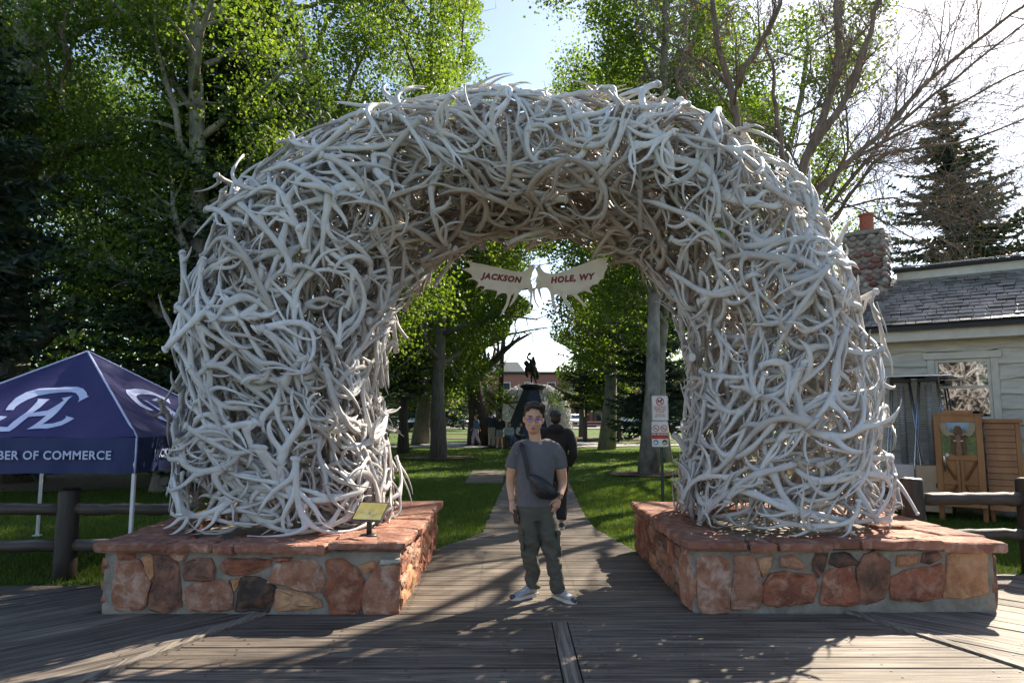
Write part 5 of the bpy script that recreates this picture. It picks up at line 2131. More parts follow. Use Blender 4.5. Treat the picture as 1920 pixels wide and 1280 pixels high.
# --- bare trees in bud
def bare_tree(label, base, stems, seed, H_tw=2.2, nb=900, thick=1.0):
    t = thing('bare_tree', label, 'tree', base)
    T = Tree(seed)
    T.first = .2
    T.draw_tips = True
    for path, r0, r1, nch in stems:
        P = resample(path, 14)
        P = P + np.concatenate([[[0, 0, 0]], T.r.normal(0, .035, (13, 3))])
        rr = np.linspace(r0, r1, 14) * thick
        T.wood.add(*tube(P, rr, 8))
        for k in range(nch):
            x = (.18 + .8 * (k + T.r.random()) / nch) * 13
            i = min(int(x), 12)
            q = P[i] + (P[i + 1] - P[i]) * (x - i)
            d = unit(P[i + 1] - P[i])
            h = unit(np.cross(d, T.r.standard_normal(3)))
            a = R(T.r.uniform(25, 55))
            T.limb(q, d * math.cos(a) + h * math.sin(a), H_tw * T.r.uniform(.6, 1.2), max(rr[i] * .4, .011 * thick), 1, [None, (10, .55, 38, .02, .13), (7, .55, 36, .02, .13), (0, 0, 0, .01, .12)])
    T.wood.build('trunk', MT['bark_brown'], t, True)
    stuff(T.twigs.build('branches', MT['twig'], t))
    pts = np.concatenate([p[-2:] for p in T.tips])
    C = pts[T.r.integers(0, len(pts), nb)] + T.r.normal(0, .02, (nb, 3))
    stuff(leaves_obj(C, .05 * thick, 'buds', MT['bud'], t, T.r))
    return t


def W3(pts):
    """(u, v, y) spots of a limb as points of the place"""
    return [at_y(u, v, y) for u, v, y in pts]


def WB(pts):
    return [at_y(u, v, y * 1.9) for u, v, y in pts]


bare_tree('leafless tree in bud with long limbs sweeping over the shingled roof', (11.2, 25.8, -.05), [
    ([(11.2, 25.8, -.05)] + WB([(1500, 560, 13.6), (1492, 440, 13.5), (1500, 330, 13.4), (1540, 240, 13.3), (1575, 110, 13.2), (1578, -60, 13.2)]), .24, .05, 21),
    (WB([(1520, 290, 13.4), (1600, 170, 13.0), (1640, 30, 12.8), (1680, -90, 12.6)]), .10, .03, 15),
    (WB([(1495, 420, 13.5), (1560, 330, 13.2), (1640, 260, 12.9), (1740, 150, 12.5), (1850, 60, 12.1), (1990, -40, 11.7)]), .13, .04, 24),
    (WB([(1500, 380, 13.5), (1600, 300, 13.6), (1760, 215, 13.4), (1900, 140, 13.2), (2040, 90, 13.0)]), .09, .025, 19),
    (WB([(1500, 460, 13.5), (1600, 330, 12.9), (1690, 225, 12.4), (1800, 140, 12.0), (1950, 20, 11.6)]), .11, .03, 21),
    (WB([(1520, 470, 13.5), (1640, 300, 13.8), (1700, 280, 13.9), (1810, 268, 13.9), (1960, 205, 13.8)]), .10, .03, 18),
    (WB([(1525, 500, 13.6), (1560, 400, 12.8), (1660, 370, 12.2), (1760, 390, 11.8), (1830, 420, 11.5)]), .06, .02, 21),
    (WB([(1520, 480, 13.6), (1545, 370, 12.6), (1630, 400, 12.0), (1700, 440, 11.6), (1760, 470, 11.3)]), .05, .02, 19),
    (WB([(1520, 470, 13.6), (1560, 340, 13.0), (1600, 260, 12.6), (1560, 120, 12.4), (1530, -20, 12.3)]), .06, .02, 16),
], 81, 3.6, 2600, .9)
bare_tree('leafless tree with a reddish trunk close behind the cobblestone chimney', (6.0, 14.25, -.05), [
    ([(6.0, 14.25, -.05)] + W3([(1488, 560, 14.2), (1490, 440, 14.2), (1498, 330, 14.2), (1536, 240, 14.1), (1572, 110, 14.0), (1576, -60, 14.0)]), .17, .05, 4),
    (W3([(1510, 300, 14.2), (1592, 170, 13.9), (1636, 30, 13.7), (1680, -90, 13.6)]), .085, .03, 4),
    (W3([(1494, 400, 14.2), (1470, 300, 14.6), (1455, 180, 15.0), (1430, 40, 15.3)]), .07, .025, 4),
    (W3([(1496, 420, 14.2), (1565, 330, 14.4), (1640, 262, 14.6), (1738, 152, 14.8)]), .08, .03, 4),
], 89, 1.6, 200)
bare_tree('slim leafless tree with a forked reddish trunk behind the right shoulder of the arch', (4.6, 14.6, -.05), [
    ([(4.6, 14.6, -.05)] + W3([(1385, 330, 14.6), (1382, 215, 14.5), (1365, 140, 14.4), (1340, 70, 14.4), (1330, -60, 14.4)]), .17, .05, 12),
    (W3([(1384, 160, 14.5), (1410, 105, 14.3), (1450, 40, 14.1), (1480, -60, 13.9)]), .08, .03, 9),
    (W3([(1375, 170, 14.5), (1340, 130, 14.8), (1285, 95, 15.2), (1230, 70, 15.6)]), .05, .015, 8),
    (W3([(1300, 230, 15), (1265, 150, 15), (1280, 90, 15)]), .07, .02, 6),
], 83, 1.7, 300)
# ================================================================ people
MT['skin'] = pmat('skin', (.58, .335, .225), (.53, .30, .20), 14, rough=.5, bstr=.05, bdist=.002)
m = MT['skin']
m.node_tree.nodes['Principled BSDF'].inputs['Subsurface Weight'].default_value = .08
MT['hair'] = pmat('hair', (.014, .010, .009), (.028, .020, .017), 30, (1, 1, .3), rough=.4, bstr=.6, bdist=.004, bscale=90)
MT['lip'] = pmat('lip', (.36, .15, .12), rough=.45, bstr=0)
MT['tee'] = pmat('tee', (.118, .113, .124), (.098, .094, .104), 6, rough=.85, bstr=.35, bdist=.006, bscale=14, sheen=.2)
MT['olive'] = pmat('olive', (.092, .085, .066), (.072, .067, .052), 6, rough=.8, bstr=.4, bdist=.008, bscale=16)
MT['black_cloth'] = pmat('black_cloth', (.010, .010, .012), (.015, .015, .017), 6, rough=.8, bstr=.3, bdist=.006, bscale=16)
MT['black_nylon'] = pmat('black_nylon', (.012, .012, .015), (.018, .018, .022), 9, rough=.45, bstr=.3, bdist=.004, bscale=40)
MT['shoe_grey'] = pmat('shoe_grey', (.38, .38, .41), (.26, .26, .30), 18, rough=.6, bstr=.3, bdist=.003, bscale=60)
MT['shoe_sole'] = pmat('shoe_sole', (.62, .58, .50), (.52, .48, .41), 10, rough=.6, bstr=0)
MT['shoe_dark'] = pmat('shoe_dark', (.035, .04, .06), (.06, .065, .085), 18, rough=.6, bstr=.2)
MT['navy_cloth'] = pmat('navy_cloth', (.020, .024, .045), (.03, .034, .06), 6, rough=.85, bstr=.3)
MT['khaki'] = pmat('khaki', (.34, .31, .25), (.28, .25, .20), 6, rough=.85, bstr=.3)
MT['grey_cloth'] = pmat('grey_cloth', (.24, .24, .24), (.19, .19, .19), 6, rough=.85, bstr=.3)
MT['denim'] = pmat('denim', (.06, .10, .17), (.08, .13, .21), 8, rough=.85, bstr=.3)
MT['denim_light'] = pmat('denim_light', (.09, .15, .25), (.12, .19, .30), 8, rough=.85, bstr=.3)
MT['lilac'] = pmat('lilac', (.48, .40, .50), (.42, .34, .44), 6, rough=.85, bstr=.3)
MT['pale_blue'] = pmat('pale_blue', (.36, .45, .48), (.30, .39, .42), 6, rough=.85, bstr=.3)
MT['white_cloth'] = pmat('white_cloth', (.66, .65, .62), (.58, .57, .54), 6, rough=.85, bstr=.3)
MT['brown_hair'] = pmat('brown_hair', (.07, .04, .025), (.05, .03, .018), 20, rough=.5, bstr=.4)
m, nt, b = new_mat('lens')
b.inputs['Base Color'].default_value = (.28, .16, .75, 1)
b.inputs['Roughness'].default_value = .08
b.inputs['Alpha'].default_value = .32
b.inputs['Coat Weight'].default_value = 1
b.inputs['Coat Tint'].default_value = (.6, .4, 1, 1)
MT['lens'] = m


def ellipsoid(c, r, M=None, n=10, k=14):
    V, F = [], []
    for i in range(n + 1):
        th = math.pi * i / n
        for j in range(k):
            ph = 2 * math.pi * j / k
            V.append((r[0] * math.sin(th) * math.cos(ph), r[1] * math.sin(th) * math.sin(ph), r[2] * math.cos(th)))
    for i in range(n):
        for j in range(k):
            q = (j + 1) % k
            F.append((i * k + j, (i + 1) * k + j, (i + 1) * k + q, i * k + q))
    V = np.array(V)
    if M is not None:
        V = V @ np.array(M)[:3, :3].T
    return V + np.array(c), F


def remesh(prims, voxel, smooth=4, disp=None):
    """weld overlapping closed pieces into one continuous skin"""
    mb = MB()
    for v, f in prims:
        mb.add(v, f)
    me = mb.mesh('weld')
    o = bpy.data.objects.new('weld', me)
    COL.objects.link(o)
    md = o.modifiers.new('r', 'REMESH')
    md.mode = 'VOXEL'
    md.voxel_size = voxel
    if smooth:
        ms = o.modifiers.new('s', 'SMOOTH')
        ms.factor = .5
        ms.iterations = smooth
    dg = bpy.context.evaluated_depsgraph_get()
    out = bpy.data.meshes.new_from_object(o.evaluated_get(dg))
    bpy.data.objects.remove(o, do_unlink=True)
    if disp:
        out.update()
        n = len(out.vertices)
        co = np.zeros(n * 3, np.float32)
        nr = np.zeros(n * 3, np.float32)
        out.vertices.foreach_get('co', co)
        out.vertices.foreach_get('normal', nr)
        co, nr = co.reshape(-1, 3), nr.reshape(-1, 3)
        d = np.array([disp(p) for p in co])
        out.vertices.foreach_set('co', (co + nr * d[:, None]).astype(np.float32).ravel())
        out.update()
    return out


def lerp_pts(pts, n):
    """smooth curve through joints"""
    P = np.asarray(pts, float)
    t = np.linspace(0, len(P) - 1, n)
    out = []
    for x in t:
        i = min(int(x), len(P) - 2)
        a = x - i
        p0, p1, p2, p3 = P[max(i - 1, 0)], P[i], P[i + 1], P[min(i + 2, len(P) - 1)]
        out.append(.5 * ((2 * p1) + (-p0 + p2) * a + (2 * p0 - 5 * p1 + 4 * p2 - p3) * a * a + (-p0 + 3 * p1 - 3 * p2 + p3) * a ** 3))
    return np.array(out)


def ctube(pts, rad, n=10, sides=12, flat=1.0):
    r = np.interp(np.linspace(0, 1, n), np.linspace(0, 1, len(rad)), rad)
    return tube(lerp_pts(pts, n), r, sides, True, flat)


def hand(wrist, d, palm_n, size=1.0, curl=.6, thumb=1):
    """palm, four unequal bent fingers and a thumb; d runs from wrist to knuckles"""
    d = unit(np.array(d, float))
    pn = unit(np.array(palm_n, float) - d * np.dot(palm_n, d))
    sd = np.cross(d, pn) * thumb
    w = np.array(wrist, float)
    out = [ctube([w - d * .015, w + d * .03, w + d * .085 * size], np.array([.024, .034, .036]) * size, 6, 10, .62)]
    out[0] = (np.asarray(out[0][0]), out[0][1])
    for i, (off, ln) in enumerate(((.027, .072), (.009, .08), (-.009, .075), (-.026, .058))):
        p = w + d * .078 * size + sd * off * size
        dirs = [d]
        a = 0
        pts = [p - d * .02]
        for k in range(3):
            a += curl * (.55 + .15 * i)
            q = d * math.cos(a) + pn * math.sin(a)
            pts.append(pts[-1] + q * ln * size * (.48, .32, .26)[k] + (d * .02 if k == 0 else 0))
        out.append(ctube(pts, np.array([.0100, .0095, .0085, .0068]) * size, 7, 7))
    p = w + d * .022 * size + sd * .026 * size
    out.append(ctube([p, p + (d * .5 + sd * .75 + pn * .35) * .036 * size, p + (d * 1.3 + sd * .75 + pn * .75) * .045 * size], np.array([.014, .0115, .0085]) * size, 7, 7))
    return out


def head_prims(c, tilt=Matrix.Identity(3), s=1.0):
    """skull, jaw, nose, ears, lips and neck-ready base; faces -Y before tilt"""
    M = np.array(tilt)
    L = lambda x, y, z: np.array(c) + M @ np.array([x, y, z]) * s
    e = lambda p, r: ellipsoid(L(*p), np.array(r) * s, M)
    out = [e((0, .012, .035), (.077, .093, .092)), e((0, -.022, -.03), (.070, .068, .085)), e((0, -.043, -.078), (.044, .040, .032)),
           e((0, -.072, .030), (.050, .022, .030)), e((.034, -.066, -.022), (.026, .020, .024)), e((-.034, -.066, -.022), (.026, .020, .024)),
           e((.079, .008, -.004), (.011, .020, .032)), e((-.079, .008, -.004), (.011, .020, .032)), e((0, -.086, -.058), (.024, .010, .013))]
    out.append(tube([L(0, -.078, .018), L(0, -.098, -.012), L(0, -.106, -.028), L(0, -.088, -.036)], np.array([.010, .012, .0155, .012]) * s, 8))
    return out, L, M


def shoe(parent, heel, toe, mats, w=.048, h=.085, main=False):
    heel, toe = np.array(heel, float), np.array(toe, float)
    d = toe - heel
    ln = np.linalg.norm(d)
    d /= ln
    sd = np.array([-d[1], d[0], 0])
    up = np.array([0, 0, 1.0])
    P = lambda a, b, z: heel + d * a * ln + sd * b + up * z
    n = 9
    prof = np.interp(np.linspace(0, 1, n), [0, .15, .5, .75, .93, 1], [.62, .82, .84, 1.0, .78, .35])
    top = np.interp(np.linspace(0, 1, n), [0, .12, .38, .6, .85, 1], [h, h * 1.12, h * 1.05, h * .74, h * .55, h * .34])
    V, F = [], []
    k = 10
    for i in range(n):
        for j in range(k):
            a = 2 * math.pi * j / k
            cz = math.sin(a)
            V.append(P(i / (n - 1), w * prof[i] * math.cos(a), .022 + (top[i] - .022) * (.5 + .5 * cz)))
    for i in range(n - 1):
        for j in range(k):
            q = (j + 1) % k
            F.append((i * k + j, (i + 1) * k + j, (i + 1) * k + q, i * k + q))
    F += [tuple(range(k)), tuple(range((n - 1) * k, n * k))[::-1]]
    mb = MB()
    mb.add(V, F)
    sh = link('shoe', fix_normals(mb.mesh('shoe')), MT[mats[0]], parent, True)
    out = [P(i / (n - 1) * 1.03 - .015, w * prof[i] * 1.06, 0)[:2] for i in range(n)] + [P(i / (n - 1) * 1.03 - .015, -w * prof[i] * 1.06, 0)[:2] for i in range(n)][::-1]
    mb = MB()
    mb.add(*prism([tuple(q) for q in out], .003, .030, lambda a, b, z: (a, b, z)))
    link('sole', fix_normals(mb.mesh('sole')), MT[mats[1]], sh)
    if main:
        lc = MB()
        for i in range(5):
            t = .36 + i * .075
            z = float(np.interp(t, np.linspace(0, 1, n), top)) + .002
            lc.add(*tube([P(t - .02, -.026, z - .014), P(t, 0, z + .003), P(t + .02, .026, z - .014)], .0038, 5))
        stuff(lc.build('laces', MT['sign_white'], sh, True))
        mb = MB()
        mb.add(*ellipsoid(P(.95, 0, .03), (.03, .03, .024)))
        mb.build('toe_cap', MT['shoe_dark'], sh, True)
    return sh


# ---------------------------------------------------------------- the man under the arch
MY = 6.30


def mp(u, v, dy=0.0):
    return at_y(u, v, MY + dy)


man = thing('person', 'person in grey T-shirt, olive trousers and glasses standing with a black sling bag', 'person', (.30, 6.3, 0))
hc = mp(1000.5, 786, -.02)
tiltM = Matrix.Rotation(R(4), 3, 'Y') @ Matrix.Rotation(R(8), 3, 'X')
hp, HL, HMx = head_prims(hc, tiltM, 1.10)
neck_b = mp(1004, 832, .02)
prims = hp + [ctube([HL(0, .02, -.06), mp(1003, 818, .01), neck_b, mp(1004, 845, .03)], [.056, .055, .060, .085], 8, 12, .95)]
prims += [ctube([mp(1004, 836, .02), mp(1004, 870, .0), mp(1004, 910, .0), mp(1004, 950, .0)], [.10, .15, .135, .135], 9, 14, .6)]
# arms: his right hangs with a phone, his left goes into the pocket
armR = [mp(969, 845, .02), mp(961, 876, .02), mp(957.5, 908, .04), mp(960.5, 938, .0)]
armL = [mp(1043, 845, .02), mp(1051, 876, .03), mp(1054.5, 906, .05), mp(1048, 932, -.06)]
prims += [ctube(armR, [.056, .052, .041, .030], 12, 12), ctube(armL, [.056, .052, .042, .030], 12, 12)]
prims += hand(mp(960.5, 941, .0), mp(964.5, 975, -.02) - mp(960.5, 941, 0), np.array([.8, -.3, 0]), 1.0, .55, -1)
prims += hand(mp(1047, 934, -.07), np.array([-.28, .02, -1.0]), np.array([-.5, .6, 0]), .95, .35, -1)
legA = [mp(989, 955, .0), mp(991, 1000, -.01), mp(995, 1040, .0), mp(1000, 1098, .06)]
legB = [mp(1020, 955, .0), mp(1030, 1000, -.02), mp(1036, 1040, -.03), mp(1046, 1106, -.05)]
for lg in (legA, legB):
    prims.append(ctube(lg, [.075, .065, .05, .036], 10, 12))
body = link('body', remesh(prims, .0078, 2), MT['skin'], man, True)


def fold(p):
    return .011 * mnoise.noise(Vector((p[0] * 8 + p[2] * 4, p[1] * 8, p[2] * 6))) + .006 * mnoise.noise(Vector((p[0] * 22 + p[2] * 9, p[1] * 20, p[2] * 13)))


def lfold(p):
    k = math.exp(-((p[2] - .44) / .16) ** 2) + 1.1 * math.exp(-((p[2] - .16) / .12) ** 2) + .35
    return .018 * k * mnoise.noise(Vector((p[0] * 7, p[1] * 8, p[2] * 11 + p[0] * 6))) + .008 * k * mnoise.noise(Vector((p[0] * 21, p[1] * 20, p[2] * 26)))


sp_ = [ctube([mp(1004, 949, .0), mp(1004, 925, .0), mp(1004, 895, .0), mp(1004.5, 868, .005), mp(1004.5, 844, .015), mp(1004, 831, .02), mp(1004, 825, .02)], [.174, .166, .164, .170, .158, .112, .078], 18, 20, .64)]
for sg, sh_, el in ((-1, mp(973, 842, .018), mp(961, 877, .022)), (1, mp(1039, 842, .018), mp(1051.5, 877, .03))):
    sp_.append(ctube([mp(992 if sg < 0 else 1018, 834, .018), sh_, (sh_ + el) / 2 + np.array([sg * .012, 0, .01]), el], [.058, .068, .067, .070], 10, 14, .92))
tee = link('t_shirt', remesh(sp_, .012, 4, fold), MT['tee'], man, True)
# round collar
ring_ = [mp(1004, 829.5, .02) + np.array([.076 * math.cos(a), .060 * math.sin(a), .014 * math.sin(a) - .004]) for a in np.linspace(0, 2 * math.pi, 25)]
mb = MB()
mb.add(*tube(ring_, .0075, 6, False))
mb.build('collar', MT['tee'], tee, True)
tp = [ctube([mp(1004, 938, .0), mp(1004, 955, .0), mp(1005, 975, .0)], [.155, .172, .160], 8, 18, .64)]
for lg, (k1, k2) in ((legA, (mp(999, 1084, .05), mp(1000, 1101, .05))), (legB, (mp(1044, 1092, -.05), mp(1046, 1110, -.05)))):
    tp.append(ctube([lg[0], lg[1], lg[2], k1, k2], [.100, .090, .077, .063, .061], 16, 16))
trous = link('trousers', remesh(tp, .011, 4, lfold), MT['olive'], man, True)
for lg, sx in ((legA, -1), (legB, 1)):
    c = lg[1] * .62 + lg[2] * .38 + np.array([sx * .066, -.03, .075])
    mb = MB()
    mb.add(*box(c[0], c[1], c[2] - .07, .030, .11, .14, .012))
    mb.add(*box(c[0] + sx * .004, c[1], c[2] + .018, .034, .13, .045, .01))
    mb.build('cargo_pocket', MT['olive'], trous)
for a, t in ((mp(1005, 1106, .10), mp(977, 1114, -.02)), (mp(1040, 1112, .04), mp(1064, 1126, -.12))):
    a, t = np.array([a[0], a[1], 0]), np.array([t[0], t[1], 0])
    d = unit(t - a)
    shoe(man, a, a + d * .295, ('shoe_grey', 'shoe_sole'), .050, .098, True)
# hair
hr = [ellipsoid(HL(0, .034, .076), (.092, .094, .078), HMx), ellipsoid(HL(0, .06, .01), (.080, .055, .075), HMx), ellipsoid(HL(.010, -.040, .124), (.068, .052, .036), HMx), ellipsoid(HL(-.056, -.012, .098), (.034, .055, .045), HMx), ellipsoid(HL(.062, -.012, .098), (.036, .055, .050), HMx), ellipsoid(HL(.040, -.064, .116), (.042, .026, .024), HMx), ellipsoid(HL(.076, .012, .040), (.015, .035, .038), HMx), ellipsoid(HL(-.076, .012, .040), (.015, .035, .038), HMx)]
link('hair', remesh(hr, .008, 3, lambda p: .006 * mnoise.noise(Vector((p[0] * 60, p[1] * 25, p[2] * 40)))), MT['hair'], man, True)
for sx in (-1, 1):
    mb = MB()
    mb.add(*ellipsoid(HL(sx * .033, -.0815, .016), (.0135, .007, .0055), HMx))
    mb.build('eye', MT['hair'], body, True)
    mb = MB()
    mb.add(*tube([HL(sx * .016, -.094, .034), HL(sx * .034, -.094, .041), HL(sx * .055, -.082, .036)], [.0035, .0048, .0025], 6, True, .6))
    mb.build('eyebrow', MT['hair'], body, True)
mb = MB()
mb.add(*ellipsoid(HL(0, -.0935, -.055), (.021, .006, .0045), HMx))
mb.add(*ellipsoid(HL(0, -.0935, -.064), (.018, .007, .0055), HMx))
mb.build('lips', MT['lip'], body, True)
gl = thing('glasses', 'thin framed glasses with violet reflections on the standing man', 'glasses', tuple(HL(0, -.11, .012)))
for sx in (-1, 1):
    c = (sx * .035, -.112, .010)
    ringp = [HL(c[0] + .0245 * math.cos(a), c[1] + .004 * abs(math.cos(a)), c[2] + .0185 * math.sin(a)) for a in np.linspace(0, 2 * math.pi, 21)]
    mb = MB()
    mb.add(*tube(ringp, .0014, 5, False))
    mb.build('rim', MT['frame_metal'], gl, True)
    mb = MB()
    mb.add(ringp[:-1], [tuple(range(20))])
    mb.build('lens', MT['lens'], gl)
    mb = MB()
    mb.add(*tube([HL(sx * .062, -.108, .014), HL(sx * .078, -.07, .014), HL(sx * .082, .005, .012)], .0014, 5))
    mb.build('temple', MT['frame_metal'], gl)
mb = MB()
mb.add(*tube([HL(-.009, -.113, .014), HL(0, -.115, .017), HL(.009, -.113, .014)], .0014, 5))
mb.build('bridge', MT['frame_metal'], gl)
# sling bag across the chest
bag = thing('sling_bag', 'black sling bag worn diagonally across the grey T-shirt', 'bag', tuple(mp(1020, 915, -.15)))
strap = lerp_pts([mp(976, 833, .0), mp(978, 836, -.085), mp(985, 860, -.125), mp(990, 886, -.128), mp(994, 898, -.130)], 16)
V, F = [], []
for i, p in enumerate(strap):
    dd = unit(strap[min(i + 1, 15)] - strap[max(i - 1, 0)])
    sd = unit(np.cross(dd, np.array([0, 1.0, 0])))
    V += [p - sd * .021 - np.array([0, .004, 0]), p + sd * .021 - np.array([0, .004, 0]), p + sd * .021, p - sd * .021]
for i in range(15):
    for q in range(4):
        r_ = (q + 1) % 4
        F.append((i * 4 + q, i * 4 + r_, i * 4 + 4 + r_, i * 4 + 4 + q))
mb = MB()
mb.add(V, F)
link('strap', fix_normals(mb.mesh('strap')), MT['black_nylon'], bag)
st2 = lerp_pts([mp(976, 833, .0), mp(974, 842, .12), mp(1000, 890, .15), mp(1040, 905, .06), mp(1041, 925, -.07)], 16)
mb = MB()
mb.add(*tube(st2, .012, 6, True, .35))
mb.build('back_strap', MT['black_nylon'], bag)
pouch = [ctube([mp(993, 891, -.14), mp(1006, 903, -.155), mp(1022, 918, -.165), mp(1036, 926, -.155), mp(1045, 929, -.13)], [.022, .062, .080, .060, .02], 12, 14, .55), ellipsoid(mp(1016, 920, -.15), (.085, .045, .065), np.array(Matrix.Rotation(R(35), 3, 'Y'))), ellipsoid(mp(1026, 927, -.15), (.06, .04, .045))]
pz = link('pouch', remesh(pouch, .007, 4), MT['black_nylon'], bag, True)
mb = MB()
mb.add(*tube(lerp_pts([mp(1007, 905, -.208), mp(1018, 913, -.218), mp(1034, 925, -.205)], 8), .0035, 5))
mb.build('zip', MT['frame_metal'], pz)
mb = MB()
for k in range(2):
    a, c = mp(1028 + k * 0.5, 909.5 + k * 2.6, -.190), mp(1041, 918 + k * 2.4, -.178)
    d = c - a
    w = np.array([.004, 0, -.007]) * .8
    mb.add([a, c, c + w, a + w], [(0, 1, 2, 3)])
stuff(mb.build('stripes', MT['sign_white'], pz))
# phone and watch
phn = thing('phone', 'black phone held low in the standing man\'s hand', 'phone', tuple(mp(966, 966, -.05)))
v, f = box(0, 0, 0, .013, .062, .125, .005)
mb = MB()
mb.add(v, f, Matrix.Translation(mp(966, 968, -.05)) @ Matrix.Rotation(R(-8), 4, 'Y') @ Matrix.Rotation(R(25), 4, 'Z'))
mb.build('case', MT['black_nylon'], phn)
v, f = box(0, 0, 0, .002, .052, .112, .0005)
mb = MB()
mb.add(v, f, Matrix.Translation(mp(966, 968, -.05)) @ Matrix.Rotation(R(-8), 4, 'Y') @ Matrix.Rotation(R(25), 4, 'Z') @ Matrix.Translation((.0075, 0, 0)))
mb.build('screen', MT['window_glass'], phn)
wt = thing('wristwatch', 'dark wristwatch on the wrist tucked in the trouser pocket', 'watch', tuple(mp(1049, 928, -.05)))
wd = unit(armL[3] - armL[2])
wc = armL[3] - wd * .012
mb = MB()
mb.add(*tube([wc - wd * .012, wc + wd * .012], .0345, 14, False))
mb.build('band', MT['black_nylon'], wt, True)
v, f = box(0, 0, 0, .036, .012, .040, .004)
mb = MB()
mb.add(v, f, Matrix.Translation(wc + np.array([.012, -.034, .0])) @ Matrix.Rotation(R(15), 4, 'Z'))
mb.build('case', MT['window_glass'], wt)


# ---------------------------------------------------------------- other visitors
def figure(label, loc, yaw, J, top, bottom, shoes, hair, long_sleeve=True, shorts=False, voxel=.014, H=1.72, sitting=False, long_hair=False, hood=False):
    """a clothed figure; J gives joints for a 1.72 m person facing -Y, keyed by name"""
    s = H / 1.72
    t = thing('person', label, 'person', loc)
    Mx = np.array((Matrix.Translation(loc) @ Matrix.Rotation(yaw, 4, 'Z')))
    base = dict(head=(0, -.02, 1.60), neck=(0, 0, 1.43), pelvis=(0, 0, .92),
                shR=(-.19, 0, 1.38), elR=(-.23, .02, 1.10), wrR=(-.24, -.06, .86), shL=(.19, 0, 1.38), elL=(.23, .02, 1.10), wrL=(.24, -.06, .86),
                hpR=(-.09, 0, .90), knR=(-.10, -.02, .48), anR=(-.10, .03, .08), hpL=(.09, 0, .90), knL=(.10, -.02, .48), anL=(.10, .03, .08))
    base.update(J)
    G = {k: np.array(v) * s for k, v in base.items()}
    W = lambda p: Mx[:3, :3] @ np.asarray(p, float) + Mx[:3, 3]

    def tr(pr):
        return [(np.asarray(v) @ Mx[:3, :3].T + Mx[:3, 3], f) for v, f in pr]
    hp_, L_, _ = head_prims(G['head'], Matrix.Identity(3), s)
    pel = G['pelvis']
    pr = hp_ + [ctube([G['head'] + [0, .02, -.06], G['neck'], G['neck'] + [0, .0, -.06]], [.055, .056, .08], 6, 10)]
    pr += [ctube([G['neck'] + [0, 0, -.02], (G['neck'] + pel) / 2, pel], [.12, .13, .13], 8, 12, .6)]
    for sd in 'RL':
        pr.append(ctube([G['sh' + sd], G['el' + sd], G['wr' + sd]], [.05, .042, .028], 9, 9))
        d = unit(G['wr' + sd] - G['el' + sd])
        pr += hand(G['wr' + sd], d, np.array([-.6 if sd == 'L' else .6, -.5, 0]), s, .5, -1 if sd == 'R' else 1)
        pr.append(ctube([G['hp' + sd], G['kn' + sd], G['an' + sd]], [.075, .055, .036], 9, 9))
    link('body', remesh(tr(pr), voxel * .8, 1), MT['skin'], t, True)
    fo = lambda p: .010 * mnoise.noise(Vector((p[0] * 7, p[1] * 7, p[2] * 8)))
    low = pel + (G['neck'] - pel) * .02
    tpn = [ctube([low, (G['neck'] * .4 + pel * .6), G['neck'] * .72 + pel * .28 + [0, 0, 0], G['neck'] + [0, 0, -.06], G['neck'] + [0, .0, -.005]], [.178, .172, .190, .155, .082], 14, 16, .64)]
    for sd in 'RL':
        sg = 1 if sd == 'L' else -1
        if long_sleeve:
            tpn.append(ctube([G['neck'] + [sg * .07, 0, -.07], G['sh' + sd], G['el' + sd], G['wr' + sd]], [.07, .078, .062, .048], 14, 12))
        else:
            tpn.append(ctube([G['neck'] + [sg * .07, 0, -.07], G['sh' + sd], G['sh' + sd] * .4 + G['el' + sd] * .6], [.07, .076, .074], 9, 12))
    if hood:
        tpn.append(ellipsoid(G['neck'] + [0, .075, .01], (.125, .075, .075)))
    link('top', remesh(tr(tpn), voxel, 4, fo), MT[top], t, True)
    bt = [ctube([pel + (G['neck'] - pel) * .12, pel, (G['hpR'] + G['hpL']) / 2 + [0, 0, -.05]], [.158, .172, .15], 7, 14, .68)]
    for sd in 'RL':
        an = G['an' + sd]
        kn = G['kn' + sd]
        if shorts:
            bt.append(ctube([G['hp' + sd], (G['hp' + sd] + kn) / 2, kn + (G['hp' + sd] - kn) * .12], [.11, .105, .10], 9, 12))
        else:
            bt.append(ctube([G['hp' + sd], kn, an + (kn - an) * .06], [.112, .085, .072], 12, 12))
    link('trousers' if not shorts else 'shorts', remesh(tr(bt), voxel, 4, fo), MT[bottom], t, True)
    for sd in 'RL':
        an = G['an' + sd]
        hl = an + [0, .07, -an[2]]
        if an[2] > .12:
            hl = hl + [0, 0, an[2] - .08]
        sh = shoe(t, W(hl), W(hl + [.02 if sd == 'L' else -.02, -.27 * s, 0]), shoes)
    hr = [ellipsoid(G['head'] + np.array([0, .03, .062]) * s, np.array([.088, .094, .078]) * s), ellipsoid(G['head'] + np.array([0, .065, .005]) * s, np.array([.078, .05, .085]) * s), ellipsoid(G['head'] + np.array([0, -.045, .095]) * s, np.array([.066, .045, .03]) * s)]
    if long_hair:
        hr += [ellipsoid(G['head'] + np.array([0, .06, -.06]) * s, np.array([.09, .05, .11]) * s)]
    link('hair', remesh(tr(hr), voxel * .7, 2), MT[hair], t, True)
    return t


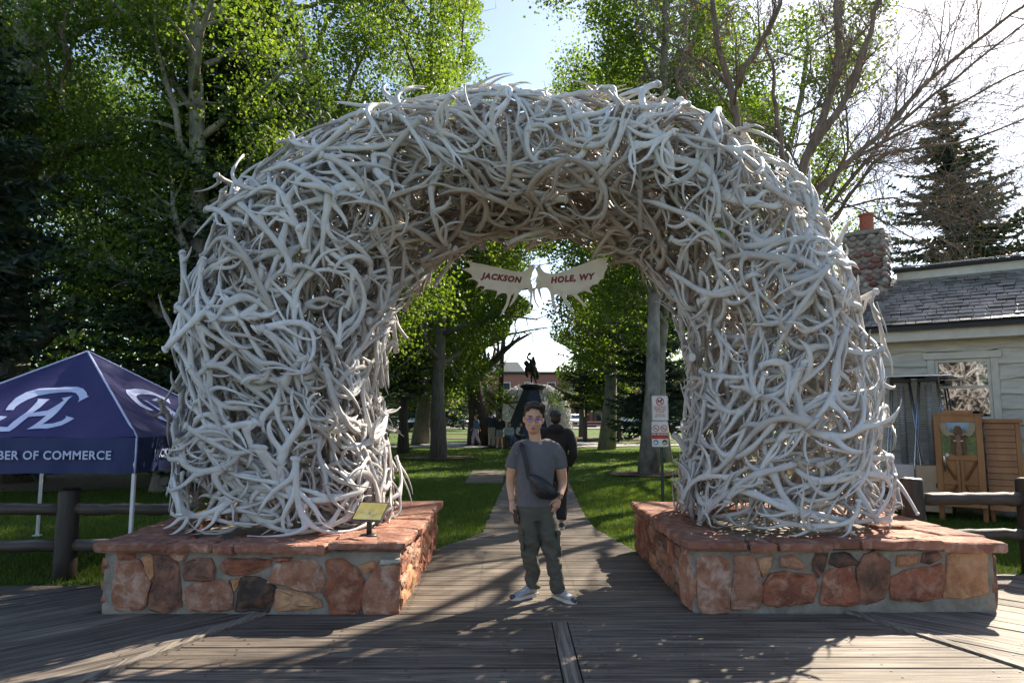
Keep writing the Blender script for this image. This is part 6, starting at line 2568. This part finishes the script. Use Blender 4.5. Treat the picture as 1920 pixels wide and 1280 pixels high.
figure('person in a black hooded top and black trousers walking away on the board path', (.64, 10.1, 0), math.pi, dict(head=(.0, -.03, 1.585), shR=(-.20, .0, 1.36), elR=(-.26, .05, 1.09), wrR=(-.20, -.06, .90), knR=(-.08, -.03, .48), anR=(-.07, .06, .10), knL=(.08, -.05, .48), anL=(.10, -.10, .08)), 'black_cloth', 'black_cloth', ('shoe_dark', 'shoe_sole'), 'hair', voxel=.016, H=1.70, hood=True)
g0 = on_ground(897, 832)
figure('person in a blue denim jacket and lilac trousers walking past the dark tree', (g0[0], 36.4, .01), R(-60), dict(knR=(-.08, -.14, .50), anR=(-.08, -.16, .08), knL=(.09, .02, .48), anL=(.09, .22, .12), wrR=(-.22, -.16, .92), wrL=(.22, .12, .92)), 'denim_light', 'lilac', ('shoe_grey', 'shoe_sole'), 'brown_hair', voxel=.026, H=1.62)
figure('person in a navy jacket and khaki trousers standing with their back turned', (on_ground(921, 839)[0], 34.8, .01), R(150), dict(head=(.03, -.06, 1.59), elR=(-.26, .04, 1.12), wrR=(-.12, -.2, 1.06), elL=(.26, .04, 1.12), wrL=(.12, -.2, 1.06)), 'navy_cloth', 'khaki', ('shoe_dark', 'shoe_dark'), 'hair', voxel=.026, H=1.80)
figure('person in a dark top and pale grey shorts standing beside the seated visitors', (on_ground(937, 839)[0], 34.6, .01), math.pi, dict(elR=(-.25, .0, 1.12), wrR=(-.10, -.2, 1.1), elL=(.25, .0, 1.12), wrL=(.10, -.2, 1.1), anR=(-.13, .03, .08), anL=(.13, .03, .08)), 'black_cloth', 'grey_cloth', ('white_cloth', 'shoe_sole'), 'hair', shorts=True, voxel=.026, H=1.60)
SIT = dict(pelvis=(0, .05, .50), neck=(0, .0, 1.0), head=(0, -.03, 1.17), shR=(-.18, .0, .95), elR=(-.22, -.02, .70), wrR=(-.08, -.25, .62), shL=(.18, .0, .95), elL=(.22, -.02, .70), wrL=(.08, -.25, .62), hpR=(-.09, .03, .50), knR=(-.10, -.40, .50), anR=(-.10, -.36, .08), hpL=(.09, .03, .50), knL=(.10, -.40, .50), anL=(.12, -.42, .08))
figure('person in a pale blue jacket and jeans sitting on the ledge of the statue', (on_ground(955, 838)[0], 35.3, .01), R(25), SIT, 'pale_blue', 'denim', ('shoe_dark', 'shoe_sole'), 'brown_hair', voxel=.026, H=1.66, long_hair=True)
figure('person in a white shirt with a dark bag sitting left of the standing man\'s head', (on_ground(977, 838)[0], 35.5, .01), R(10), SIT, 'white_cloth', 'navy_cloth', ('shoe_dark', 'shoe_sole'), 'hair', voxel=.026, H=1.66)
# ================================================================ statue in the middle of the park
MT['bronze'] = pmat('bronze', (.030, .028, .024), (.05, .046, .038), 6, rough=.4, metal=.6, bstr=.2)
MT['dark_stone'] = pmat('dark_stone', (.020, .026, .036), (.035, .042, .055), 3, rough=.5, bstr=.15, bdist=.01, spec=.3)
MT['sky_tinted_stone'] = pmat('sky_tinted_stone', (.020, .028, .060), (.028, .036, .075), 3, rough=.25, bstr=.1)  # the dark stone with blue sky light put into its colour
MT['ledge_wood'] = pmat('ledge_wood', (.20, .10, .06), (.13, .065, .04), 4, (1, 8, 8), rough=.7, bstr=.3)
SX, SYY = 1.13, 36.6
st = thing('statue', 'dark bronze of a cowboy on a bucking horse atop a black tapered monument', 'statue', (SX, SYY, 0))
n = 6
V, F = [], []
for z, r in ((0, 1.72), (.25, 1.66), (3.02, .52)):
    for k in range(n):
        a = R(60 * k + 0)
        V.append((SX + r * math.cos(a), SYY + r * math.sin(a), z))
for i in range(2):
    for k in range(n):
        F.append((i * n + k, i * n + (k + 1) % n, (i + 1) * n + (k + 1) % n, (i + 1) * n + k))
F.append(tuple(range(2 * n, 3 * n)))
mb = MB()
mb.add(V, F)
mon = mb.build('monument', MT['dark_stone'], st)
mb = MB()
for k in (4,):
    a0, a1 = R(60 * k), R(60 * (k + 1))
    c0 = np.array([math.cos(a0), math.sin(a0)])
    c1_ = np.array([math.cos(a1), math.sin(a1)])
    lerp = lambda t, r, z: (SX + (c0 + (c1_ - c0) * t)[0] * r, SYY + (c0 + (c1_ - c0) * t)[1] * r - .006, z)
    mb.add([lerp(.10, 1.60, .42), lerp(.90, 1.60, .42), lerp(.88, .56, 2.95), lerp(.12, .56, 2.95)], [(0, 1, 2, 3)])
mb.build('sky_tinted_facet', MT['sky_tinted_stone'], mon)  # front facet overlay; the sky's light on it is painted as navy
mb = MB()
mb.add(*lathe([(.56, 3.0), (.62, 3.06), (.70, 3.10), (.70, 3.20), (.60, 3.25)], 18, SX, SYY))
mb.build('cap', MT['dark_stone'], st, True)


def sp3d(x, y, dy=0):
    return at_y(880 + x / 6.095, 640 + y / 6.095, SYY + dy)


hs_ = [ctube([sp3d(662, 285), sp3d(690, 300), sp3d(725, 318), sp3d(748, 345)], [.22, .235, .25, .20], 10, 12),
       ctube([sp3d(742, 335), sp3d(768, 360), sp3d(782, 390)], [.19, .14, .10], 8, 10),
       ctube([sp3d(778, 380), sp3d(783, 405), sp3d(770, 440)], [.10, .085, .05], 7, 8),
       ctube([sp3d(768, 350), sp3d(790, 385), sp3d(785, 410)], [.06, .07, .03], 7, 8),
       ctube([sp3d(735, 350, -.1), sp3d(745, 400, -.12), sp3d(752, 440, -.12), sp3d(770, 474, -.12)], [.12, .075, .05, .045], 9, 8),
       ctube([sp3d(725, 350, .1), sp3d(712, 400, .1), sp3d(711, 445, .1), sp3d(710, 474, .1)], [.11, .07, .045, .045], 9, 8),
       ctube([sp3d(662, 300, -.1), sp3d(650, 345, -.12), sp3d(660, 380, -.12), sp3d(668, 416, -.1)], [.16, .08, .05, .04], 9, 8),
       ctube([sp3d(668, 300, .1), sp3d(660, 340, .14), sp3d(648, 370, .14), sp3d(655, 405, .14)], [.15, .08, .05, .04], 9, 8),
       ctube([sp3d(655, 285), sp3d(640, 250), sp3d(652, 232), sp3d(664, 250), sp3d(650, 290)], [.05, .10, .10, .08, .03], 9, 8),
       ellipsoid(sp3d(785, 362), (.03, .03, .07)), ellipsoid(sp3d(776, 358), (.03, .03, .07))]
link('horse', remesh(hs_, .028, 2), MT['bronze'], st, True)
rd = [ctube([sp3d(712, 275), sp3d(716, 245), sp3d(722, 212)], [.15, .15, .17], 7, 10, .7),
      ellipsoid(sp3d(731, 193), (.085, .085, .11)),
      ctube([sp3d(705, 213), sp3d(680, 205), sp3d(666, 190), sp3d(667, 165), sp3d(678, 152)], [.075, .06, .055, .045, .04], 10, 8),
      ctube([sp3d(738, 215), sp3d(752, 250), sp3d(748, 290)], [.075, .06, .045], 8, 8),
      ctube([sp3d(712, 275, -.2), sp3d(735, 310, -.28), sp3d(728, 350, -.3), sp3d(742, 360, -.34)], [.11, .09, .06, .05], 9, 8),
      ctube([sp3d(712, 275, .2), sp3d(730, 310, .28), sp3d(722, 350, .3), sp3d(736, 360, .3)], [.11, .09, .06, .05], 9, 8)]
link('rider', remesh(rd, .022, 2), MT['bronze'], st, True)
hp_ = sp3d(691, 148)
mb = MB()
v, f = lathe([(.11, -.03), (.17, 0), (.10, .012), (.085, .09), (.05, .10)], 12)
mb.add(v, f, Matrix.Translation(hp_) @ Matrix.Rotation(R(-35), 4, 'Y'))
mb.build('hat', MT['bronze'], st, True)
# ring ledge that people sit on
led = thing('stone_ledge', 'low wooden ledge round the foot of the statue where people sit', 'bench', (SX, SYY, 0))
for k in range(14):
    a0, a1 = 2 * math.pi * k / 14 + .01, 2 * math.pi * (k + 1) / 14 - .01
    V = []
    for z in (.0, .44):
        for r, a in ((1.9, a0), (2.35, a0), (2.35, a1), (1.9, a1)):
            V.append((SX + r * math.cos(a), SYY + .2 + r * .8 * math.sin(a), z))
    mb = MB()
    mb.add(V, [(3, 2, 1, 0), (4, 5, 6, 7), (0, 1, 5, 4), (1, 2, 6, 5), (2, 3, 7, 6), (3, 0, 4, 7)])
    link('ledge_block', fix_normals(mb.mesh('ledge_block')), MT['ledge_wood'], led)

# ================================================================ the arch at the far corner
fa = thing('antler_arch', 'second antler arch far away behind the statue', 'arch', (2.1, 62.0, 0))
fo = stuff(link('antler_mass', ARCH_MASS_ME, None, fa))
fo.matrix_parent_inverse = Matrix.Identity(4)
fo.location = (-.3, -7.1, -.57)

# ================================================================ mulch beds round the trunks
mr = np.random.default_rng(8)
for (x, y, rx, ry) in ((-2.8, 26.4, 1.5, 1.1), (3.8, 19.3, 1.15, .9), (7.2, 47.8, 5.0, 3.4), (-12.2, 16.6, 4.2, 2.2), (-7.8, 56.6, 2.2, 1.6), (-4.1, 61.5, 2.6, 1.8), (-1.7, 37.5, 1.4, 1.2), (-4.6, 48.5, 3.4, 1.4), (5.2, 50.5, 1.8, 1.4)):
    k = 26
    V = [(x, y, .035)]
    for i in range(k):
        a = 2 * math.pi * i / k
        q = 1 + mr.uniform(-.12, .12)
        V.append((x + rx * q * math.cos(a), y + ry * q * math.sin(a), .008))
    mb = MB()
    mb.add(V, [(0, 1 + i, 1 + (i + 1) % k) for i in range(k)])
    structure(mb.build('ground_mulch', MT['mulch'], smooth=True))

# ================================================================ black kiosk post
kp = on_ground(1097, 828)
ki = thing('kiosk_post', 'square black metal post beside the far footpath, right of the hooded man', 'post', (kp[0], kp[1], 0))
mb = MB()
mb.add(*box(kp[0], kp[1], .75, .27, .27, 1.56, .02))
mb.build('column', MT['black_metal'], ki)
mb = MB()
mb.add(*box(kp[0] + .42, kp[1], .95, .56, .05, .12, .01))
mb.build('arm', MT['black_metal'], ki)

# ================================================================ park fence along the street
def far_fence(label, x0, x1, y, step):
    t = thing('log_fence', label, 'fence', (x0, y, 0))
    x = x0
    while x <= x1 + .01:
        log_post(t, x, y, 1.0, .16)
        x += step
    for z in (.78, .42):
        x = x0
        while x < x1 - .01:
            log_rail(t, (x + .1, y, z), (x + step - .1, y, z), .085)
            x += step
    return t


far_fence('far dark log fence in front of the parked cars, seen left of the statue', -26.4, -.4, 79.5, 2.6)
far_fence('far dark log fence seen right of the hooded man', 5.4, 28.8, 79.5, 2.6)

# ================================================================ parked vehicles
MT['tyre'] = pmat('tyre', (.02, .02, .02), rough=.9, bstr=.2)
MT['car_glass'] = pmat('car_glass', (.03, .04, .05), (.04, .05, .06), 2, rough=.05, bstr=0, spec=.9)
MT['lamp'] = pmat('lamp', (.7, .7, .68), rough=.15, bstr=0)
MT['chrome_trim'] = pmat('chrome_trim', (.5, .5, .5), rough=.2, metal=1, bstr=0)


def paint(name, c):
    m = pmat(name, c, tuple(x * .95 for x in c), 3, rough=.3, bstr=0)
    m.node_tree.nodes['Principled BSDF'].inputs['Coat Weight'].default_value = .8
    return m


def car(label, x, y, yaw, col, kind):
    t = thing('parked_car', label, 'car', (x, y, .03), 'vehicles parked along the far street')
    Mx = Matrix.Translation((x, y, .03)) @ Matrix.Rotation(yaw, 4, 'Z')
    if kind == 'sedan':
        L, Wd = 4.6, 1.8
        low = [(-2.3, .32), (2.25, .30), (2.3, .55), (2.2, .72), (1.2, .88), (-1.7, .95), (-2.25, .90), (-2.32, .6)]
        cab_ = [(-1.75, .93), (1.05, .88), (.25, 1.38), (-.3, 1.46), (-.9, 1.42)]
    else:
        L, Wd = 4.8, 1.95
        low = [(-2.4, .40), (2.35, .36), (2.4, .70), (2.3, .92), (1.15, 1.06), (-2.3, 1.10), (-2.42, .7)]
        cab_ = [(-2.3, 1.08), (1.05, 1.05), (.35, 1.66), (-.3, 1.76), (-2.05, 1.72)]
    bm = bmesh.new()

    def loft(prof, w0, w1, zc):
        zs = [p[1] for p in prof]
        z0, z1 = min(zs), max(zs)
        rings = []
        for side in (-1, 1):
            rings.append([bm.verts.new((p[0], side * (w0 + (w1 - w0) * (p[1] - z0) / (z1 - z0)) / 2, p[1])) for p in prof])
        bm.faces.new(rings[0])
        bm.faces.new(rings[1][::-1])
        k = len(prof)
        for i in range(k):
            j = (i + 1) % k
            bm.faces.new((rings[0][j], rings[0][i], rings[1][i], rings[1][j]))
    loft(low, Wd, Wd * .96, 0)
    loft(cab_, Wd * .93, Wd * .70, 0)
    bmesh.ops.recalc_face_normals(bm, faces=bm.faces)
    bmesh.ops.bevel(bm, geom=bm.edges[:], offset=.06, segments=2, affect='EDGES', clamp_overlap=True)
    me = bpy.data.meshes.new('body')
    bm.to_mesh(me)
    bm.free()
    me.transform(Mx)
    bd = link('body', me, MT[col], t, True)
    # side and end glass, just proud of the cabin
    zc0, zc1 = min(p[1] for p in cab_) + .06, max(p[1] for p in cab_) - .09
    xs0 = sorted(p[0] for p in cab_)
    for side in (-1, 1):
        w = lambda z: (Wd * .93 + (Wd * .70 - Wd * .93) * (z - min(p[1] for p in cab_)) / (max(p[1] for p in cab_) - min(p[1] for p in cab_))) / 2 + .006
        for a, c, e, g_ in ((xs0[0] + .45, -.52, xs0[0] + .72, -.5), (-.46, .75, -.44, .22)):
            if kind == 'suv' and a < -1:
                a, e = xs0[0] + .2, xs0[0] + .3
            mb = MB()
            mb.add([(a, side * w(zc0), zc0), (c, side * w(zc0), zc0), (g_, side * w(zc1), zc1), (e, side * w(zc1), zc1)], [(0, 1, 2, 3)], Mx)
            mb.build('side_window', MT['car_glass'], t)
    p, q = (cab_[1], cab_[2])
    mb = MB()
    f_ = lambda t_, s_: (p[0] + (q[0] - p[0]) * t_ + .02, s_ * (.72 - .14 * t_), p[1] + (q[1] - p[1]) * t_ + .02)
    mb.add([f_(.12, -1), f_(.12, 1), f_(.92, 1), f_(.92, -1)], [(0, 1, 2, 3)], Mx)
    mb.build('windscreen', MT['car_glass'], t)
    for wx in (-L * .30, L * .31):
        for sy in (-1, 1):
            mb = MB()
            v, f = lathe([(.24, -.10), (.33, -.10), (.34, 0), (.33, .10), (.24, .10)], 18)
            mb.add(v, f, Mx @ Matrix.Translation((wx, sy * (Wd / 2 - .09), .34)) @ Matrix.Rotation(math.pi / 2, 4, 'X'))
            wh = mb.build('wheel', MT['tyre'], t, True)
            mb = MB()
            v, f = lathe([(.22, -.115), (.22, .115)], 14)
            mb.add(v, f, Mx @ Matrix.Translation((wx, sy * (Wd / 2 - .09), .34)) @ Matrix.Rotation(math.pi / 2, 4, 'X'))
            mb.build('rim', MT['chrome_trim'], wh, True)
    zf = low[2][1] + .06
    for sy in (-1, 1):
        mb = MB()
        v, f = box(low[2][0] - .03, sy * (Wd / 2 - .3), zf + .03, .10, .42, .14, .03)
        mb.add(v, f, Mx)
        mb.build('headlight', MT['lamp'], t)
    mb = MB()
    v, f = box(low[2][0] - .01, 0, zf - .12, .06, .9, .16, .02)
    mb.add(v, f, Mx)
    mb.build('grille', MT['sign_black'], t)
    return t


MT['paint_silver'] = paint('paint_silver', (.45, .48, .50))
MT['paint_white'] = paint('paint_white', (.70, .71, .72))
MT['paint_navy'] = paint('paint_navy', (.03, .045, .08))
MT['paint_black'] = paint('paint_black', (.015, .017, .02))
car('white car parked at the left behind the far fence', -14.6, 84.5, R(-55), 'paint_white', 'sedan')
car('silver car parked behind the far fence left of the grey trunk', -11.6, 87.2, R(-50), 'paint_silver', 'sedan')
car('dark blue car parked behind the grey tree trunk', -7.4, 88.5, R(-45), 'paint_navy', 'suv')
car('black car deep in shade beside the brick shop front', -2.6, 93.0, R(-30), 'paint_black', 'suv')
car('silver car seen just above the hooded man', 7.6, 97.0, R(-150), 'paint_silver', 'suv')
car('white vehicle half hidden by the spruce on the right', 17.5, 95.0, R(-20), 'paint_white', 'suv')
# ================================================================ buildings across the street
m, nt, b = new_mat('brick')
br = nt.nodes.new('ShaderNodeTexBrick')
br.inputs['Color1'].default_value = (.30, .105, .068, 1)
br.inputs['Color2'].default_value = (.24, .082, .054, 1)
br.inputs['Mortar'].default_value = (.34, .28, .24, 1)
br.inputs['Scale'].default_value = 4.0
tc = nt.nodes.new('ShaderNodeTexCoord')
mpn = nt.nodes.new('ShaderNodeMapping')
mpn.inputs['Rotation'].default_value = (math.pi / 2, 0, 0)
nt.links.new(tc.outputs['Object'], mpn.inputs[0])
nt.links.new(mpn.outputs[0], br.inputs[0])
nt.links.new(br.outputs[0], b.inputs['Base Color'])
b.inputs['Roughness'].default_value = .9
MT['brick'] = m
MT['slate'] = pmat('slate', (.075, .095, .095), (.05, .065, .066), 3, rough=.7, bstr=.5, bdist=.05, bscale=5)
MT['stucco'] = pmat('stucco', (.36, .30, .22), (.31, .25, .18), 3, rough=.9, bstr=.2)
MT['timber'] = pmat('timber', (.13, .075, .045), (.09, .05, .032), 4, rough=.8, bstr=.2)
MT['poster'] = pmat('poster', (.62, .60, .56), (.40, .39, .37), 2.2, rough=.7, bstr=0)
MT['red_awning'] = pmat('red_awning', (.30, .03, .025), (.24, .025, .02), 3, rough=.8, bstr=0)


def building(label, x0, x1, y, h, wallm, storeys, roof=None, bays=None, posters=False):
    t = thing('building', label, 'building', ((x0 + x1) / 2, y, 0))
    w = x1 - x0
    mb = MB()
    mb.add(*box((x0 + x1) / 2, y + 7, h / 2, w, 14, h))
    mb.build('wall', MT[wallm], t)
    mb = MB()
    mb.add(*box((x0 + x1) / 2, y + 6.9, h + .2, w + .5, 14.6, .4, .05))
    cor = mb.build('cornice', MT['black_edge'], t)
    if roof:
        rx0, rx1, rh = roof
        mb = MB()
        V = [(rx0, y + .5, h + .4), (rx1, y + .5, h + .4), (rx1, y + 8, h + .4), (rx0, y + 8, h + .4), (rx0 + 1.2, y + 3.8, h + .4 + rh), (rx1 - 1.2, y + 3.8, h + .4 + rh)]
        mb.add(V, [(0, 1, 5, 4), (1, 2, 5), (2, 3, 4, 5), (3, 0, 4)])
        rf = mb.build('roof', MT['slate'], t)
        for fx in (rx0 + 1.2, rx0 + 2.3):
            mb = MB()
            mb.add(*lathe([(.28, h + rh + .1), (.34, h + rh + .9), (.22, h + rh + 1.3), (.30, h + rh + 1.7), (.05, h + rh + 2.1)], 8, fx, y + 3.6))
            mb.build('finial', MT['black_edge'], rf)
    nb = bays or max(2, int(w / 3.4))
    for fl in range(storeys):
        for k in range(nb):
            cx = x0 + (k + .5) * w / nb
            if fl == 0:
                ww, wh, zc = w / nb * .72, 2.3, 1.65
            else:
                ww, wh, zc = 1.15, 1.7, 1.3 + fl * 3.6 + 1.1
            mb = MB()
            mb.add(*box(cx, y - .02, zc, ww + .3, .16, wh + .3, .02))
            wn_ = mb.build('window', MT['timber'] if fl == 0 else MT['trim'], t)
            mb = MB()
            mb.add(*box(cx, y - .09, zc, ww, .06, wh))
            mb.build('pane', MT['car_glass'], wn_)
    mb = MB()
    mb.add(*box((x0 + x1) / 2, y - 1.4, 3.45, w * .96, 2.8, .22, .03))
    mb.build('porch_roof', MT['timber'], t)
    k = 0
    nP = max(3, int(w / 4))
    for k in range(nP):
        mb = MB()
        mb.add(*box(x0 + .5 + (w - 1) * k / (nP - 1), y - 2.6, 1.68, .26, .26, 3.4, .02))
        mb.build('porch_post', MT['timber'], t)
    if posters:
        for k in range(6):
            mb = MB()
            mb.add(*box(x0 + 2 + k * 1.5, y - 2.75, 1.0, 1.25, .04, 1.0))
            mb.build('poster_panel', MT['poster'], t)
    return t


building('brick building with a dark slate roof behind the far arch', -6.5, 12.0, 112, 8.3, 'brick', 2, (-5.2, 2.2, 1.9))
building('tan shop building behind the parked cars on the left', -31, -17.5, 110, 6.4, 'stucco', 1)
building('low brick shop between the grey trunk and the far arch', -17.2, -6.8, 109, 5.4, 'brick', 1)
building('brick building with a porch and posters seen under the right spruce', 12.3, 33, 108, 7.4, 'brick', 2, posters=True)
building('long brown building far behind the left trees', -75, -33, 106, 6.5, 'timber', 1)
building('long stucco building far behind the house on the right', 36, 80, 108, 7, 'stucco', 1)
mb = MB()
mb.add(*box(13.5, 102.0, .55, 16, .06, .5))
o = tag(mb.build('red_banner', MT['red_awning']), 'low red banner along the far pavement under the spruce', 'banner')
# street signs near the shops
for u, v0, lab, mt in ((845, 752, 'small red and white street sign right of the grey trunk', 'sign_red'), (850, 772, 'narrow yellow street sign beside the black car', 'sign_yellow'), (935, 762, 'white street sign at the left edge of the far arch', 'sign_white')):
    p = at_y(u, v0, 82.6)
    t = thing('street_sign', lab, 'sign', (p[0], 82.6, 0))
    mb = MB()
    mb.add(*tube([(p[0], 82.6, 0), (p[0], 82.6, p[2] + .4)], .05, 8))
    mb.build('post', MT['frame_metal'], t, True)
    mb = MB()
    mb.add(*box(p[0], 82.53, p[2], .65, .03, 1.0 if mt == 'sign_yellow' else .6, .01))
    mb.build('plate', MT[mt], t)
figure('person in a pale top walking on the far pavement under the right spruce', (8.9, 90, .05), R(90), dict(knR=(-.08, -.1, .5), anL=(.1, .16, .1)), 'white_cloth', 'denim', ('shoe_dark', 'shoe_sole'), 'brown_hair', voxel=.03, H=1.75)

# distant belt of trees that closes the view behind the buildings
MT['far_foliage'] = pmat('far_foliage', (.03, .055, .02), (.015, .03, .012), .8, rough=.9, bstr=.8, bdist=.5, bscale=3)
br_ = np.random.default_rng(77)
pts = []
for k in range(170):
    x = br_.uniform(-150, 150)
    if -14 < x < 16:
        continue
    y = br_.uniform(126, 150)
    h = br_.uniform(8, 15)
    nn_ = 260
    z = br_.uniform(.05, 1, nn_)
    rr = 3.2 * (1 - z) ** .6 + .3
    a = br_.uniform(0, 6.28, nn_)
    pts.append(np.stack([x + rr * np.cos(a), y + rr * np.sin(a), z * h], 1))
o = leaves_obj(np.concatenate(pts), 1.1, 'distant_woods', MT['leaf_dark'], None, br_)
o['label'] = 'dark belt of distant trees behind the town buildings'
o['category'] = 'woods'
stuff(o)
# ================================================================ grass blades on the near lawn
gr = np.random.default_rng(3)


def blades(n, x0, x1, y0, y1, h, w, name, keep):
    P = np.stack([gr.uniform(x0, x1, n), gr.uniform(y0, y1, n)], 1)
    P = P[keep(P)]
    u_, v_ = uv(np.concatenate([P, np.zeros((len(P), 1))], 1))
    P = P[(u_ > -60) & (u_ < 1980)]
    n = len(P)
    a = gr.uniform(0, 6.28, n)
    hh = h * gr.uniform(.5, 1.3, n)
    lean = gr.normal(0, .35, (n, 2)) * hh[:, None]
    dx = np.stack([np.cos(a), np.sin(a)], 1) * w
    z0 = np.full((n, 1), -.03)
    V = np.stack([np.concatenate([P - dx, z0], 1), np.concatenate([P + dx, z0], 1), np.concatenate([P + lean, z0 + hh[:, None]], 1)], 1).reshape(-1, 3)
    me = bpy.data.meshes.new(name)
    me.vertices.add(3 * n)
    me.vertices.foreach_set('co', V.astype(np.float32).ravel())
    me.loops.add(3 * n)
    me.loops.foreach_set('vertex_index', np.arange(3 * n, dtype=np.int32))
    me.polygons.add(n)
    me.polygons.foreach_set('loop_start', (np.arange(n) * 3).astype(np.int32))
    me.polygons.foreach_set('loop_total', np.full(n, 3, np.int32))
    me.update(calc_edges=True)
    set_tint(me, np.repeat(np.clip(gr.normal(.5, .28, n), 0, 1), 3))
    o = link(name, me, MT['grass'])
    o['label'] = 'short mown green grass of the park lawn'
    o['category'] = 'grass'
    return stuff(o)


def off_path(P):
    x, y = P[:, 0], P[:, 1]
    l, r = np.interp(y, PATH_L[:, 0], PATH_L[:, 1]), np.interp(y, PATH_R[:, 0], PATH_R[:, 1])
    ok = ~((x > l - .01) & (x < r + .01))
    ok &= ~((x > -3.4) & (x < 4.05) & (y < 8.52)) & ~((x < -3.38) & (y < 6.8)) & ~((x > 4.0) & (y < 7.24))
    ok &= ~((x > -1.2) & (x < 0) & (y > 16.7) & (y < 20.6))
    d = (P - HP0[:2]) @ HN[:2]
    s = (P - HP0[:2]) @ HA[:2]
    ok &= ~((d < .02) & (s > -2.8))
    return ok


blades(230000, -13, 11, 6.7, 17, .058, .0055, 'grass', off_path)
blades(90000, -24, 14, 17, 34, .06, .009, 'grass', off_path)
